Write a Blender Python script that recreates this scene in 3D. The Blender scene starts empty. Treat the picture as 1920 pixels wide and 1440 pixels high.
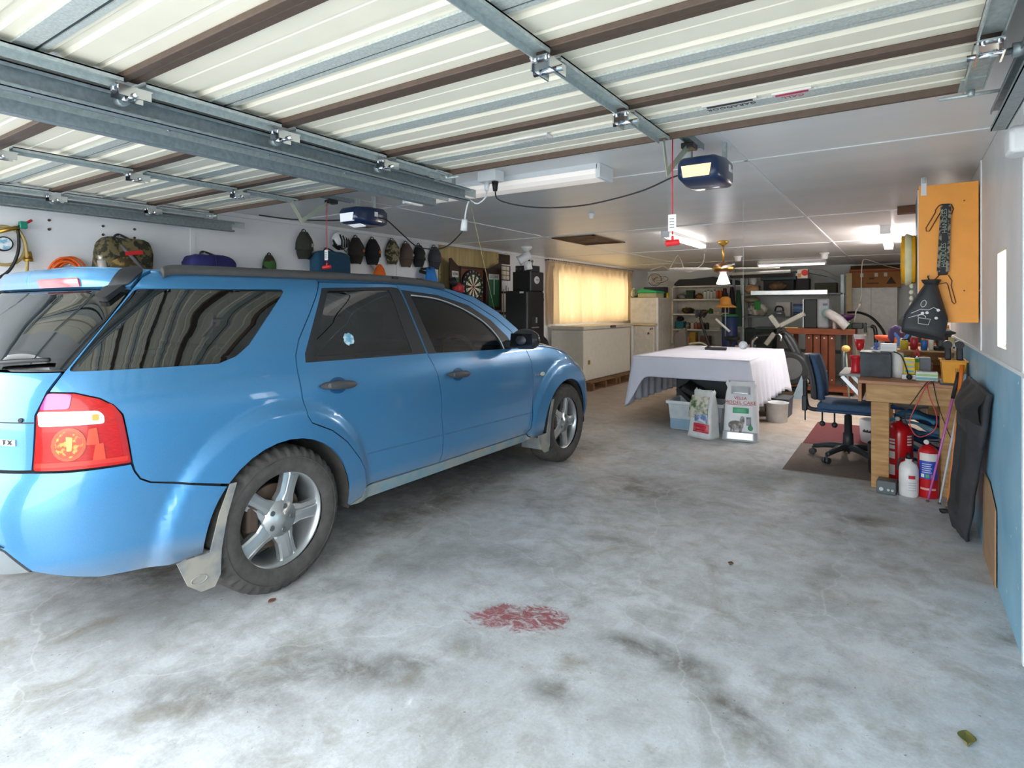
import bpy, bmesh, math, random
from mathutils import Vector, Matrix, noise, geometry
random.seed(7)
SC = bpy.context.scene
COL = SC.collection
PI = math.pi

# ---------------------------------------------------------------- camera
CAMH = 1.38
YAW = math.atan(730 / 1097)
cd = bpy.data.cameras.new('camera')
cd.sensor_width = 36.0
cd.lens = 1097 / 1920 * 36
cd.shift_y = -143 / 1920
cd.clip_start = 0.02
cam = bpy.data.objects.new('camera', cd)
cam.location = (0, 0, CAMH)
cam.rotation_euler = (PI / 2, 0, YAW)
COL.objects.link(cam)
SC.camera = cam

# ---------------------------------------------------------------- sky, exposure
w = bpy.data.worlds.new('sky'); SC.world = w; w.use_nodes = True
nt = w.node_tree
bg = nt.nodes['Background']
bg.inputs[0].default_value = (0.93, 0.97, 1.0, 1)
bg.inputs[1].default_value = 3.4
SC.view_settings.view_transform = 'Standard'
SC.view_settings.look = 'None'
SC.view_settings.gamma = 1
SC.view_settings.use_curve_mapping = False
SC.view_settings.exposure = 1.15

# ---------------------------------------------------------------- measuring help: photo pixel -> point on a known plane
_f = (-math.sin(YAW), math.cos(YAW)); _r = (math.cos(YAW), math.sin(YAW))
def at(px, py, X=None, Y=None, Z=None):
    u = (px - 960) / 1097; v = (577 - py) / 1097
    d = (_f[0] + u * _r[0], _f[1] + u * _r[1], v)
    t = X / d[0] if X is not None else Y / d[1] if Y is not None else (Z - CAMH) / d[2]
    return Vector((d[0] * t, d[1] * t, CAMH + d[2] * t))

# ---------------------------------------------------------------- materials
MATS = {}
def lin(c):
    if isinstance(c, str):
        c = [int(c[i:i + 2], 16) / 255 for i in (0, 2, 4)]
    return tuple((x / 12.92 if x <= .04045 else ((x + .055) / 1.055) ** 2.4) for x in c)
def M(col, rough=.6, metal=0, var=.12, scale=12, bump=0, coat=0, trans=0, emit=0, col2=None, stretch=None, spec=.5, thr=None, alpha=None):
    key = (col, rough, metal, var, scale, bump, coat, trans, emit, col2, stretch, spec, thr)
    if key in MATS: return MATS[key]
    m = bpy.data.materials.new('mat_' + str(col)); m.use_nodes = True
    n = m.node_tree.nodes; l = m.node_tree.links
    p = n['Principled BSDF']
    c = lin(col)
    tc = n.new('ShaderNodeTexCoord'); mp = n.new('ShaderNodeMapping')
    l.new(tc.outputs['Object'], mp.inputs[0])
    if stretch: mp.inputs['Scale'].default_value = stretch
    nz = n.new('ShaderNodeTexNoise'); nz.inputs['Scale'].default_value = scale; nz.inputs['Detail'].default_value = 5
    l.new(mp.outputs[0], nz.inputs['Vector'])
    rp = n.new('ShaderNodeValToRGB')
    if col2:
        c2 = lin(col2)
        a, b = thr if thr else (.42, .58)
        rp.color_ramp.elements[0].position = a; rp.color_ramp.elements[1].position = b
        rp.color_ramp.elements[0].color = (*c, 1); rp.color_ramp.elements[1].color = (*c2, 1)
    else:
        rp.color_ramp.elements[0].position = .3; rp.color_ramp.elements[1].position = .7
        rp.color_ramp.elements[0].color = (*[x * (1 - var) for x in c], 1)
        rp.color_ramp.elements[1].color = (*[min(1, x * (1 + var * .6)) for x in c], 1)
    l.new(nz.outputs['Fac'], rp.inputs[0])
    l.new(rp.outputs[0], p.inputs['Base Color'])
    p.inputs['Roughness'].default_value = rough; p.inputs['Metallic'].default_value = metal
    p.inputs['Coat Weight'].default_value = coat; p.inputs['Coat Roughness'].default_value = .05
    p.inputs['Specular IOR Level'].default_value = spec
    p.inputs['Transmission Weight'].default_value = trans
    if emit:
        p.inputs['Emission Color'].default_value = (*c, 1); p.inputs['Emission Strength'].default_value = emit
    if bump:
        bn = n.new('ShaderNodeBump'); bn.inputs['Strength'].default_value = bump; bn.inputs['Distance'].default_value = .01
        l.new(nz.outputs['Fac'], bn.inputs['Height']); l.new(bn.outputs[0], p.inputs['Normal'])
    MATS[key] = m
    return m

# ---------------------------------------------------------------- geometry collector
class G:
    def __init__(s): s.v = []; s.f = []; s.m = []; s.mi = 0; s.sm = []
    def add(s, vs, fs, smooth=False):
        o = len(s.v); s.v += [Vector(v) for v in vs]
        for f in fs:
            s.f.append([i + o for i in f]); s.m.append(s.mi); s.sm.append(smooth)
        return s
    def mat(s, i): s.mi = i; return s
    def box(s, x0, x1, y0, y1, z0, z1, rz=0, piv=None):
        vs = [Vector((x, y, z)) for z in (z0, z1) for x, y in ((x0, y0), (x1, y0), (x1, y1), (x0, y1))]
        if rz:
            c = Vector(piv) if piv else Vector(((x0 + x1) / 2, (y0 + y1) / 2, 0))
            R = Matrix.Rotation(rz, 3, 'Z'); vs = [R @ (v - c) + c for v in vs]
        return s.add(vs, [(3, 2, 1, 0), (4, 5, 6, 7), (0, 1, 5, 4), (1, 2, 6, 5), (2, 3, 7, 6), (3, 0, 4, 7)])
    def obox(s, c, size, rot):           # oriented box, rot = Matrix 3x3 or euler tuple
        if not isinstance(rot, Matrix):
            from mathutils import Euler
            rot = Euler(rot).to_matrix()
        a, b, d = [q / 2 for q in size]
        vs = [Vector(c) + rot @ Vector((x, y, z)) for z in (-d, d) for x, y in ((-a, -b), (a, -b), (a, b), (-a, b))]
        return s.add(vs, [(3, 2, 1, 0), (4, 5, 6, 7), (0, 1, 5, 4), (1, 2, 6, 5), (2, 3, 7, 6), (3, 0, 4, 7)])
    def bar(s, p, q, wd, th, up=(0, 0, 1)):     # box beam from p to q
        p = Vector(p); q = Vector(q); d = (q - p).normalized(); up = Vector(up)
        if abs(d.dot(up)) > .98: up = Vector((0, 1, 0))
        r = d.cross(up).normalized(); u = r.cross(d)
        vs = [e + r * a * wd / 2 + u * b * th / 2 for e in (p, q) for a, b in ((-1, -1), (1, -1), (1, 1), (-1, 1))]
        return s.add(vs, [(3, 2, 1, 0), (4, 5, 6, 7), (0, 1, 5, 4), (1, 2, 6, 5), (2, 3, 7, 6), (3, 0, 4, 7)])
    def cyl(s, p, q, r, r2=None, seg=16, cap=True):
        p = Vector(p); q = Vector(q); r2 = r if r2 is None else r2
        d = (q - p).normalized(); a = d.orthogonal().normalized(); b = d.cross(a)
        n = seg
        vs = [e + (a * math.cos(2 * PI * i / n) + b * math.sin(2 * PI * i / n)) * rr for e, rr in ((p, r), (q, r2)) for i in range(n)]
        s.add(vs, [(i, (i + 1) % n, n + (i + 1) % n, n + i) for i in range(n)], True)
        if cap:
            s.add(vs[:n], [tuple(range(n - 1, -1, -1))]); s.add(vs[n:], [tuple(range(n))])
        return s
    def tube(s, pts, r, seg=8, closed=False, cap=True):
        pts = [Vector(p) for p in pts]; n = len(pts); rings = []
        prev = None
        for i, p in enumerate(pts):
            if closed: d = pts[(i + 1) % n] - pts[i - 1]
            else: d = pts[min(i + 1, n - 1)] - pts[max(i - 1, 0)]
            d = d.normalized() if d.length > 1e-9 else Vector((0, 0, 1))
            if prev is None: a = d.orthogonal().normalized()
            else:
                a = prev - d * prev.dot(d)
                a = a.normalized() if a.length > 1e-6 else d.orthogonal().normalized()
            prev = a; b = d.cross(a)
            rr = r[i] if isinstance(r, (list, tuple)) else r
            rings += [p + (a * math.cos(2 * PI * k / seg) + b * math.sin(2 * PI * k / seg)) * rr for k in range(seg)]
        fs = []
        for i in range(n if closed else n - 1):
            j = (i + 1) % n
            fs += [(i * seg + k, i * seg + (k + 1) % seg, j * seg + (k + 1) % seg, j * seg + k) for k in range(seg)]
        if cap and not closed:
            fs.append(tuple(range(seg - 1, -1, -1))); fs.append(tuple((n - 1) * seg + k for k in range(seg)))
        return s.add(rings, fs, True)
    def lathe(s, prof, c=(0, 0, 0), axis='Z', seg=24, ang=2 * PI, sc=(1, 1)):
        vs = []; n = len(prof); c = Vector(c)
        for i in range(seg):
            t = ang * i / seg
            for r, h in prof:
                x, y = r * math.cos(t) * sc[0], r * math.sin(t) * sc[1]
                v = Vector((x, y, h)) if axis == 'Z' else Vector((h, x, y)) if axis == 'X' else Vector((y, h, x))
                vs.append(c + v)
        fs = []
        for i in range(seg):
            j = (i + 1) % seg
            for k in range(n - 1): fs.append((i * n + k, j * n + k, j * n + k + 1, i * n + k + 1))
        return s.add(vs, fs, True)
    def prism(s, poly, d, org=(0, 0, 0), ex=(1, 0, 0), ey=(0, 0, 1), ed=(0, 1, 0), smooth=False):
        # poly in (ex,ey), extruded by d along ed
        org = Vector(org); ex = Vector(ex); ey = Vector(ey); ed = Vector(ed); n = len(poly)
        vs = [org + ex * a + ey * b for a, b in poly]; vs += [v + ed * d for v in vs]
        s.add(vs, [tuple(range(n - 1, -1, -1)), tuple(range(n, 2 * n))])
        return s.add(vs, [(i, (i + 1) % n, n + (i + 1) % n, n + i) for i in range(n)], smooth)
    def grid(s, fn, nu, nv, smooth=True, wrapu=False):
        vs = [Vector(fn(i / nu, j / nv)) for i in range(nu if wrapu else nu + 1) for j in range(nv + 1)]
        m = nv + 1; N = nu if wrapu else nu + 1; fs = []
        for i in range(nu):
            k = (i + 1) % N
            fs += [(i * m + j, k * m + j, k * m + j + 1, i * m + j + 1) for j in range(nv)]
        return s.add(vs, fs, smooth)
    def ball(s, c, r, seg=14, rings=9, sc=(1, 1, 1), nz=0, nsc=3, seed=0, flat=None):
        c = Vector(c)
        def fn(u, v):
            th = PI * v; ph = 2 * PI * u
            d = Vector((math.sin(th) * math.cos(ph), math.sin(th) * math.sin(ph), math.cos(th)))
            k = 1 + (nz * noise.noise(d * nsc + Vector((seed, seed * 1.7, 3.1))) if nz else 0)
            p = Vector((d.x * r * sc[0] * k, d.y * r * sc[1] * k, d.z * r * sc[2] * k))
            if flat is not None and p.z < flat: p.z = flat
            return c + p
        return s.grid(fn, seg, rings, True, True)

def shift_to(me, loc):
    me.transform(Matrix.Translation(-Vector(loc)))
def obj(name, g, mat, parent=None, bev=0, flat=False, loc=None, segs=2, solid=0, sub=0, weld=True):
    me = bpy.data.meshes.new(name)
    me.from_pydata([tuple(v) for v in g.v], [], g.f)
    mats = mat if isinstance(mat, (list, tuple)) else [mat]
    for m in mats: me.materials.append(m)
    for p, mi, sm in zip(me.polygons, g.m, g.sm):
        p.material_index = min(mi, len(mats) - 1); p.use_smooth = sm and not flat
    bm = bmesh.new(); bm.from_mesh(me)
    if weld: bmesh.ops.remove_doubles(bm, verts=bm.verts, dist=1e-5)
    bmesh.ops.recalc_face_normals(bm, faces=bm.faces)
    bm.to_mesh(me); bm.free()
    o = bpy.data.objects.new(name, me); COL.objects.link(o)
    if parent is not None:
        L = Vector(parent['_w']) if '_w' in parent else Vector(parent.location)
        o['_w'] = tuple(L)
        shift_to(me, L); o.parent = parent
    else:
        if loc is None:
            xs = [v.co for v in me.vertices]
            loc = ((min(v.x for v in xs) + max(v.x for v in xs)) / 2, (min(v.y for v in xs) + max(v.y for v in xs)) / 2, min(v.z for v in xs))
        shift_to(me, loc); o.location = loc; o['_w'] = tuple(loc)
    if solid:
        k = o.modifiers.new('thick', 'SOLIDIFY'); k.thickness = solid; k.offset = 0
    if sub:
        k = o.modifiers.new('sub', 'SUBSURF'); k.levels = sub; k.render_levels = sub
    if bev:
        k = o.modifiers.new('bevel', 'BEVEL'); k.width = bev; k.segments = segs; k.limit_method = 'ANGLE'; k.angle_limit = .7
        k.harden_normals = False
        for p in me.polygons: p.use_smooth = True
        try: me.set_sharp_from_angle(angle=.6)
        except Exception: pass
    return o
def tag(o, label, cat, group=None):
    o['label'] = label; o['category'] = cat
    if group: o['group'] = group
    return o
def struct(o): o['kind'] = 'structure'; return o
def thing(name, label, cat, loc=(0, 0, 0), group=None):
    o = bpy.data.objects.new(name, None); COL.objects.link(o); o.location = loc
    o.empty_display_size = .1; o['_w'] = tuple(loc)
    return tag(o, label, cat, group)
def dup(root, loc, rz=None, label=None, group=None, scale=None):
    def cp(o, par):
        c = o.copy(); COL.objects.link(c); c.parent = par
        for ch in o.children: cp(ch, c)
        return c
    r = cp(root, root.parent); r.location = loc
    if rz is not None: r.rotation_euler = (0, 0, rz)
    if scale is not None: r.scale = scale if isinstance(scale, (tuple, list)) else (scale,) * 3
    if label: r['label'] = label
    if group: r['group'] = group
    return r
def text(name, s, size, mat, org, ex, ey, parent=None, ext=.0006, align='CENTER'):
    cu = bpy.data.curves.new(name, 'FONT'); cu.body = s; cu.size = size; cu.extrude = ext
    cu.align_x = align; cu.align_y = 'CENTER'; cu.resolution_u = 2
    t = bpy.data.objects.new(name, cu); COL.objects.link(t)
    dg = bpy.context.evaluated_depsgraph_get()
    me = bpy.data.meshes.new_from_object(t.evaluated_get(dg))
    bpy.data.objects.remove(t)
    ex = Vector(ex).normalized(); ey = Vector(ey).normalized(); ez = ex.cross(ey)
    mt = Matrix(((ex.x, ey.x, ez.x, org[0]), (ex.y, ey.y, ez.y, org[1]), (ex.z, ey.z, ez.z, org[2]), (0, 0, 0, 1)))
    me.transform(mt)
    me.materials.clear(); me.materials.append(mat)
    o = bpy.data.objects.new(name, me); COL.objects.link(o)
    if parent is not None:
        shift_to(me, parent['_w']); o.parent = parent; o['_w'] = parent['_w']
    return o
def rpoly(x0, x1, y0, y1, r, n=4):      # rounded rectangle outline
    out = []
    for cx, cy, a in ((x1 - r, y0 + r, -PI / 2), (x1 - r, y1 - r, 0), (x0 + r, y1 - r, PI / 2), (x0 + r, y0 + r, PI)):
        out += [(cx + r * math.cos(a + PI / 2 * i / n), cy + r * math.sin(a + PI / 2 * i / n)) for i in range(n + 1)]
    return out
def arc(c, r, a0, a1, n, ex=(1, 0, 0), ey=(0, 0, 1)):
    c = Vector(c); ex = Vector(ex); ey = Vector(ey)
    return [c + ex * r * math.cos(a0 + (a1 - a0) * i / n) + ey * r * math.sin(a0 + (a1 - a0) * i / n) for i in range(n + 1)]
def smooth_path(pts, n=6):
    pts = [Vector(p) for p in pts]; out = []
    for i in range(len(pts) - 1):
        p0 = pts[max(i - 1, 0)]; p1 = pts[i]; p2 = pts[i + 1]; p3 = pts[min(i + 2, len(pts) - 1)]
        for k in range(n):
            t = k / n
            out.append(.5 * ((2 * p1) + (p2 - p0) * t + (2 * p0 - 5 * p1 + 4 * p2 - p3) * t * t + (3 * p1 - p0 - 3 * p2 + p3) * t ** 3))
    return out + [pts[-1]]

# shared materials
WHITE = M('e9ebec', .5, var=.04); GALV = M('b3bdbc', .4, .35, var=.18, scale=60)
GALVD = M('8d999d', .42, .35, var=.2, scale=50); BLACK = M('17181a', .5, var=.2); DKGREY = M('3a3c3f', .6)
BRASS = M('b08b3e', .35, .9); CHROME = M('d8dadc', .15, 1, var=.03); REDP = M('cf1f22', .4); RUBBER = M('2e2d2d', .85, var=.25, scale=40, bump=.2)
# ================================================================ the room
XL, XR, YB, ZC = -5.1, .395, 13.6, 2.25
# ---- concrete floor material
def floor_mat():
    m = bpy.data.materials.new('concrete'); m.use_nodes = True
    n = m.node_tree.nodes; l = m.node_tree.links; p = n['Principled BSDF']
    tc = n.new('ShaderNodeTexCoord')
    def nz(scale, detail=6, rough=.6, dist=0, stretch=None):
        x = n.new('ShaderNodeTexNoise'); x.inputs['Scale'].default_value = scale; x.inputs['Detail'].default_value = detail
        x.inputs['Roughness'].default_value = rough; x.inputs['Distortion'].default_value = dist
        if stretch:
            mp = n.new('ShaderNodeMapping'); mp.inputs['Scale'].default_value = stretch
            l.new(tc.outputs['Object'], mp.inputs[0]); l.new(mp.outputs[0], x.inputs['Vector'])
        else: l.new(tc.outputs['Object'], x.inputs['Vector'])
        return x.outputs['Fac']
    def ramp(fac, a, b, ca=(0, 0, 0), cb=(1, 1, 1)):
        r = n.new('ShaderNodeValToRGB'); r.color_ramp.elements[0].position = a; r.color_ramp.elements[1].position = b
        r.color_ramp.elements[0].color = (*ca, 1); r.color_ramp.elements[1].color = (*cb, 1); l.new(fac, r.inputs[0]); return r.outputs[0]
    def mix(fac, a, b, k=None):
        x = n.new('ShaderNodeMix'); x.data_type = 'RGBA'
        l.new(fac, x.inputs[0])
        for s, v in ((6, a), (7, b)):
            if isinstance(v, tuple): x.inputs[s].default_value = (*v, 1)
            else: l.new(v, x.inputs[s])
        return x.outputs[2]
    def mul(a, b):
        x = n.new('ShaderNodeMath'); x.operation = 'MULTIPLY'
        for i, v in enumerate((a, b)):
            if isinstance(v, float): x.inputs[i].default_value = v
            else: l.new(v, x.inputs[i])
        return x.outputs[0]
    def add(a, b):
        x = n.new('ShaderNodeMath'); x.operation = 'ADD'; x.use_clamp = True
        l.new(a, x.inputs[0]); l.new(b, x.inputs[1]); return x.outputs[0]
    def spot(x, y, rx, ry, rz=0, soft=.6):          # 1 inside an ellipse on the floor, 0 outside
        mp = n.new('ShaderNodeMapping'); mp.vector_type = 'TEXTURE'
        mp.inputs['Location'].default_value = (x, y, 0); mp.inputs['Scale'].default_value = (rx, ry, 1); mp.inputs['Rotation'].default_value = (0, 0, rz)
        l.new(tc.outputs['Object'], mp.inputs[0])
        g = n.new('ShaderNodeTexGradient'); g.gradient_type = 'SPHERICAL'; l.new(mp.outputs[0], g.inputs[0])
        return ramp(g.outputs[1], 0, soft)
    base = mix(ramp(nz(.9, 8, .65, .2), .35, .65), lin('b9bec1'), lin('d6dadd'))
    base = mix(ramp(nz(7, 6, .7, .3), .42, .7), base, lin('a9abaa'))
    base = mix(mul(ramp(nz(2.1, 9, .72, .35, (1, .6, 1)), .52, .70), .55), base, lin('8c8a82'))
    base = mix(mul(ramp(nz(4.5, 10, .8, .5), .60, .70), .6), base, lin('eef0f1'))
    base = mix(mul(ramp(nz(4.2, 7, .65, .6), .54, .68), .55), base, lin('918b79'))
    # old oil and tyre stains where they lie, and dark areas under the car
    st = None
    for (x, y, rx, ry, rz, k) in FLOOR_MARKS:
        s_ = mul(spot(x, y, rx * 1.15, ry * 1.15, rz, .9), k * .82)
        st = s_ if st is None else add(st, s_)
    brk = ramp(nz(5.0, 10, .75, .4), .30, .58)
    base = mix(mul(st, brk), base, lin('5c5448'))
    gr = ramp(nz(85, 4, .7), .35, .65, (.86, .86, .86), (1, 1, 1))
    mg = n.new('ShaderNodeMix'); mg.data_type = 'RGBA'; mg.blend_type = 'MULTIPLY'; mg.inputs[0].default_value = 1; l.new(base, mg.inputs[6]); l.new(gr, mg.inputs[7]); base = mg.outputs[2]
    # warm bare cement further in, beyond the old slab joint
    sx = n.new('ShaderNodeSeparateXYZ'); l.new(tc.outputs['Object'], sx.inputs[0])
    mr = n.new('ShaderNodeMapRange'); mr.inputs[1].default_value = 6.2; mr.inputs[2].default_value = 7.4; l.new(sx.outputs[1], mr.inputs[0])
    base = mix(mul(mr.outputs[0], .75), base, mix(ramp(nz(6, 7), .35, .65), lin('b7a08a'), lin('cdbba6')))
    # spilt red paint, worn to flakes
    red = mul(ramp(mul(add(mul(spot(RED[0], RED[1], RED[2], RED[3], RED[4], .9), .75), mul(nz(5, 6, .75, 1.0), 1.0)), .5), .44, .50), ramp(nz(16, 9, .8, 1.2, (1, 1.6, 1)), .40, .53))
    base = mix(mul(red, .9), base, lin('90474b'))
    # hairline cracks
    vo = n.new('ShaderNodeTexVoronoi'); vo.feature = 'DISTANCE_TO_EDGE'; vo.inputs['Scale'].default_value = .55
    dn = n.new('ShaderNodeTexNoise'); dn.inputs['Scale'].default_value = 3; dn.inputs['Detail'].default_value = 6; l.new(tc.outputs['Object'], dn.inputs['Vector'])
    va = n.new('ShaderNodeVectorMath'); va.operation = 'MULTIPLY_ADD'; l.new(dn.outputs['Color'], va.inputs[0]); va.inputs[1].default_value = (.35, .35, 0); l.new(tc.outputs['Object'], va.inputs[2])
    l.new(va.outputs[0], vo.inputs['Vector'])
    base = mix(mul(ramp(vo.outputs['Distance'], .0, .0035, (1, 1, 1), (0, 0, 0)), .22), base, lin('eceeee'))
    # small dark specks
    base = mix(mul(ramp(nz(60, 3, .5), .70, .73), .7), base, lin('5d5c5a'))
    l.new(base, p.inputs['Base Color'])
    rg = ramp(nz(1.6, 6), .3, .7, (.34, .34, .34), (.6, .6, .6)); l.new(rg, p.inputs['Roughness'])
    p.inputs['Specular IOR Level'].default_value = .45
    b = n.new('ShaderNodeBump'); b.inputs['Strength'].default_value = .12; b.inputs['Distance'].default_value = .004
    l.new(nz(45, 8, .7), b.inputs['Height']); l.new(b.outputs[0], p.inputs['Normal'])
    return m
def fl(px, py): return at(px, py, Z=0)
FLOOR_MARKS = []
for (px, py, rx, ry, rz, k) in [(690, 1260, .36, .13, .5, .75), (1240, 930, .75, .55, .2, .7), (1180, 905, .4, .3, 0, .5), (1620, 975, .17, .12, .2, 1.0), (1400, 890, .55, .3, .3, .55),
        (1210, 1225, .30, .12, .2, .6), (1050, 1290, .13, .07, .1, .6), (1560, 1290, .1, .07, .4, .55), (1880, 1195, .14, .09, .9, .9), (980, 1050, .55, .2, .4, .5),
        (330, 1310, .5, .16, .6, .5), (620, 1100, .3, .16, .4, .45), (1290, 780, .8, .4, .2, .4), (1100, 840, .35, .9, 0, .6), (300, 1075, .5, .2, .6, .6),
        (830, 940, .25, .9, 0, .75), (1560, 1000, .35, .25, 0, .35), (1420, 1340, .25, .12, .4, .35), (880, 1210, .2, .1, 0, .4), (1180, 1205, .16, .09, .3, .7), (1290, 1250, .2, .09, -.5, .7), (1360, 1320, .2, .09, -.6, .65), (1430, 1390, .2, .09, -.6, .6), (560, 1240, .4, .16, .6, .6), (440, 1300, .4, .2, .5, .45), (780, 1240, .12, .06, .4, .7), (1030, 1300, .12, .07, .2, .6), (1150, 1010, .25, .12, .3, .6), (1000, 940, .4, .3, .2, .6), (760, 1060, .3, .15, .4, .45), (1570, 1080, .35, .14, .4, .5), (1540, 1140, .4, .14, .4, .3)]:
    q = fl(px, py); FLOOR_MARKS.append((q.x, q.y, rx, ry, rz, k))
FLOOR_MARKS += [(-3.4, 2.6, 1.0, 2.2, 0, .8), (-3.4, 4.6, 1.0, 1.3, 0, .7)]  # two broad darker areas of floor beneath the car
q = fl(972, 1158); RED = (q.x, q.y, .42, .22, .55)
q0 = -.15
g = G().box(XL - .2, XR + .2, q0, YB + .2, -.12, 0)
struct(obj('floor', g, floor_mat(), loc=(0, 0, 0)))
g = G().box(-14, 10, -14, q0, -.16, -.012)
struct(obj('floor_driveway', g, M('b9bbba', .8, var=.15, scale=2), loc=(0, 0, 0)))

# ---- ceiling: painted sheets with cover strips over the joints
CEILM = M('e4e4e3', .33, var=.05, scale=2.5, stretch=(.35, 1.6, 1), bump=.10)
cl = struct(obj('ceiling', G().box(XL - .2, XR + .2, -.05, YB + .2, ZC + .012, ZC + .12), M('c9c9c7', .8), loc=(0, 0, ZC)))
xs = [XL, -3.64, -.76, XR]; ys = [-.05, 1.1, 3.64, 6.2, 8.78, 11.3, YB]
HX0, HX1, HY0, HY1 = -3.62, -3.04, 6.33, 7.27
for i in range(3):
    for j in range(6):
        if i == 1 and j == 3:     # the sheet with the attic hatch
            a0, a1, b0, b1 = xs[1] + .002, xs[2] - .002, ys[3] + .002, ys[4] - .002
            g = G().box(a0, HX0, b0, b1, ZC, ZC + .01).box(HX1, a1, b0, b1, ZC, ZC + .01).box(HX0, HX1, b0, HY0, ZC, ZC + .01).box(HX0, HX1, HY1, b1, ZC, ZC + .01)
        else:
            g = G().box(xs[i] + .002, xs[i + 1] - .002, ys[j] + .002, ys[j + 1] - .002, ZC, ZC + .01)
        obj('ceiling_sheet', g, CEILM, cl)
for x in xs[1:3]: obj('joint_strip', G().box(x - .012, x + .012, 0, YB, ZC - .005, ZC), WHITE, cl)
for y in ys[1:-1]: obj('joint_strip', G().box(XL, XR, y - .012, y + .012, ZC - .005, ZC), WHITE, cl)
g = G()
for a in ((HX0, HX0 + .035, HY0, HY1), (HX1 - .035, HX1, HY0, HY1), (HX0, HX1, HY0, HY0 + .035), (HX0, HX1, HY1 - .035, HY1)): g.box(*a, ZC - .012, ZC + .014)
h = thing('ceiling_hatch', 'open dark timber-framed access hatch in the ceiling', 'hatch', (HX0 + .3, HY0 + .45, ZC))
obj('frame', g, M('6b4a30', .7, scale=20), h)
obj('cover_board', G().box(HX0 + .03, HX1 - .03, HY0 + .03, HY1 - .03, ZC + .006, ZC + .0105), M('7d5836', .7, col2='54402c', scale=6), h)

# ---- walls
WALLW = M('e6e8ea', .55, var=.05, scale=3)
def two_tone():
    m = bpy.data.materials.new('two_tone_paint'); m.use_nodes = True
    n = m.node_tree.nodes; l = m.node_tree.links; p = n['Principled BSDF']
    tc = n.new('ShaderNodeTexCoord'); sx = n.new('ShaderNodeSeparateXYZ'); l.new(tc.outputs['Object'], sx.inputs[0])
    nz = n.new('ShaderNodeTexNoise'); nz.inputs['Scale'].default_value = 3; nz.inputs['Detail'].default_value = 8; l.new(tc.outputs['Object'], nz.inputs['Vector'])
    def rp(f, a, b, ca, cb):
        r = n.new('ShaderNodeValToRGB'); r.color_ramp.elements[0].position = a; r.color_ramp.elements[1].position = b
        r.color_ramp.elements[0].color = (*ca, 1); r.color_ramp.elements[1].color = (*cb, 1); l.new(f, r.inputs[0]); return r.outputs[0]
    blue = rp(nz.outputs['Fac'], .3, .75, lin('6fb0d2'), lin('9ccfe6')); wht = rp(nz.outputs['Fac'], .3, .7, lin('dadcdd'), lin('eceeef'))
    gt = n.new('ShaderNodeMath'); gt.operation = 'GREATER_THAN'; gt.inputs[1].default_value = 1.117; l.new(sx.outputs[2], gt.inputs[0])
    mx = n.new('ShaderNodeMix'); mx.data_type = 'RGBA'; l.new(gt.outputs[0], mx.inputs[0]); l.new(blue, mx.inputs[6]); l.new(wht, mx.inputs[7])
    # chipped paint flecks
    n2 = n.new('ShaderNodeTexNoise'); n2.inputs['Scale'].default_value = 22; n2.inputs['Detail'].default_value = 2; l.new(tc.outputs['Object'], n2.inputs['Vector'])
    ch = rp(n2.outputs['Fac'], .72, .74, (0, 0, 0), (1, 1, 1))
    m3 = n.new('ShaderNodeMix'); m3.data_type = 'RGBA'; l.new(ch, m3.inputs[0]); l.new(mx.outputs[2], m3.inputs[6]); m3.inputs[7].default_value = (.85, .88, .9, 1)
    l.new(m3.outputs[2], p.inputs['Base Color']); p.inputs['Roughness'].default_value = .38
    return m
# right wall with a small window opening
WY0, WY1, WZ0, WZ1 = 3.43, 3.74, 1.19, 1.66
g = G().box(XR, XR + .16, q0, WY0, 0, ZC).box(XR, XR + .16, WY1, YB, 0, ZC).box(XR, XR + .16, WY0, WY1, 0, WZ0).box(XR, XR + .16, WY0, WY1, WZ1, ZC)
wr = struct(obj('wall_right', g, two_tone(), loc=(XR, 0, 0)))
for y in (2.98, 4.42, 6.9): obj('joint_strip', G().box(XR - .006, XR, y - .016, y + .016, 0 if y > 4.5 else 1.117 if y > 4 else 0, ZC), WHITE, wr)
obj('dado_strip', G().box(XR - .008, XR, q0, YB, 1.112, 1.128), WHITE, wr)
CREAM = M('f4ecd8', .5, var=.04)
wn = struct(obj('window_1', G().box(XR + .03, XR + .16, WY0, WY1, WZ0 - .012, WZ0 + .012).box(XR + .0, XR + .16, WY1 - .015, WY1, WZ0, WZ1).box(XR, XR + .16, WY0, WY0 + .015, WZ0, WZ1).box(XR, XR + .16, WY0, WY1, WZ1 - .015, WZ1), CREAM, loc=(XR + .1, WY0, WZ0)))
GLASS = bpy.data.materials.new('pane_glass'); GLASS.use_nodes = True
_n = GLASS.node_tree.nodes; _n.clear()
_o = _n.new('ShaderNodeOutputMaterial'); _t = _n.new('ShaderNodeBsdfTransparent'); _g = _n.new('ShaderNodeBsdfGlossy'); _x = _n.new('ShaderNodeMixShader')
_g.inputs['Roughness'].default_value = .02; _x.inputs[0].default_value = .06
for a, b in ((_t.outputs[0], _x.inputs[1]), (_g.outputs[0], _x.inputs[2]), (_x.outputs[0], _o.inputs[0])): GLASS.node_tree.links.new(a, b)
obj('pane', G().box(XR + .13, XR + .134, WY0, WY1, WZ0, WZ1), GLASS, wn)
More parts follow.
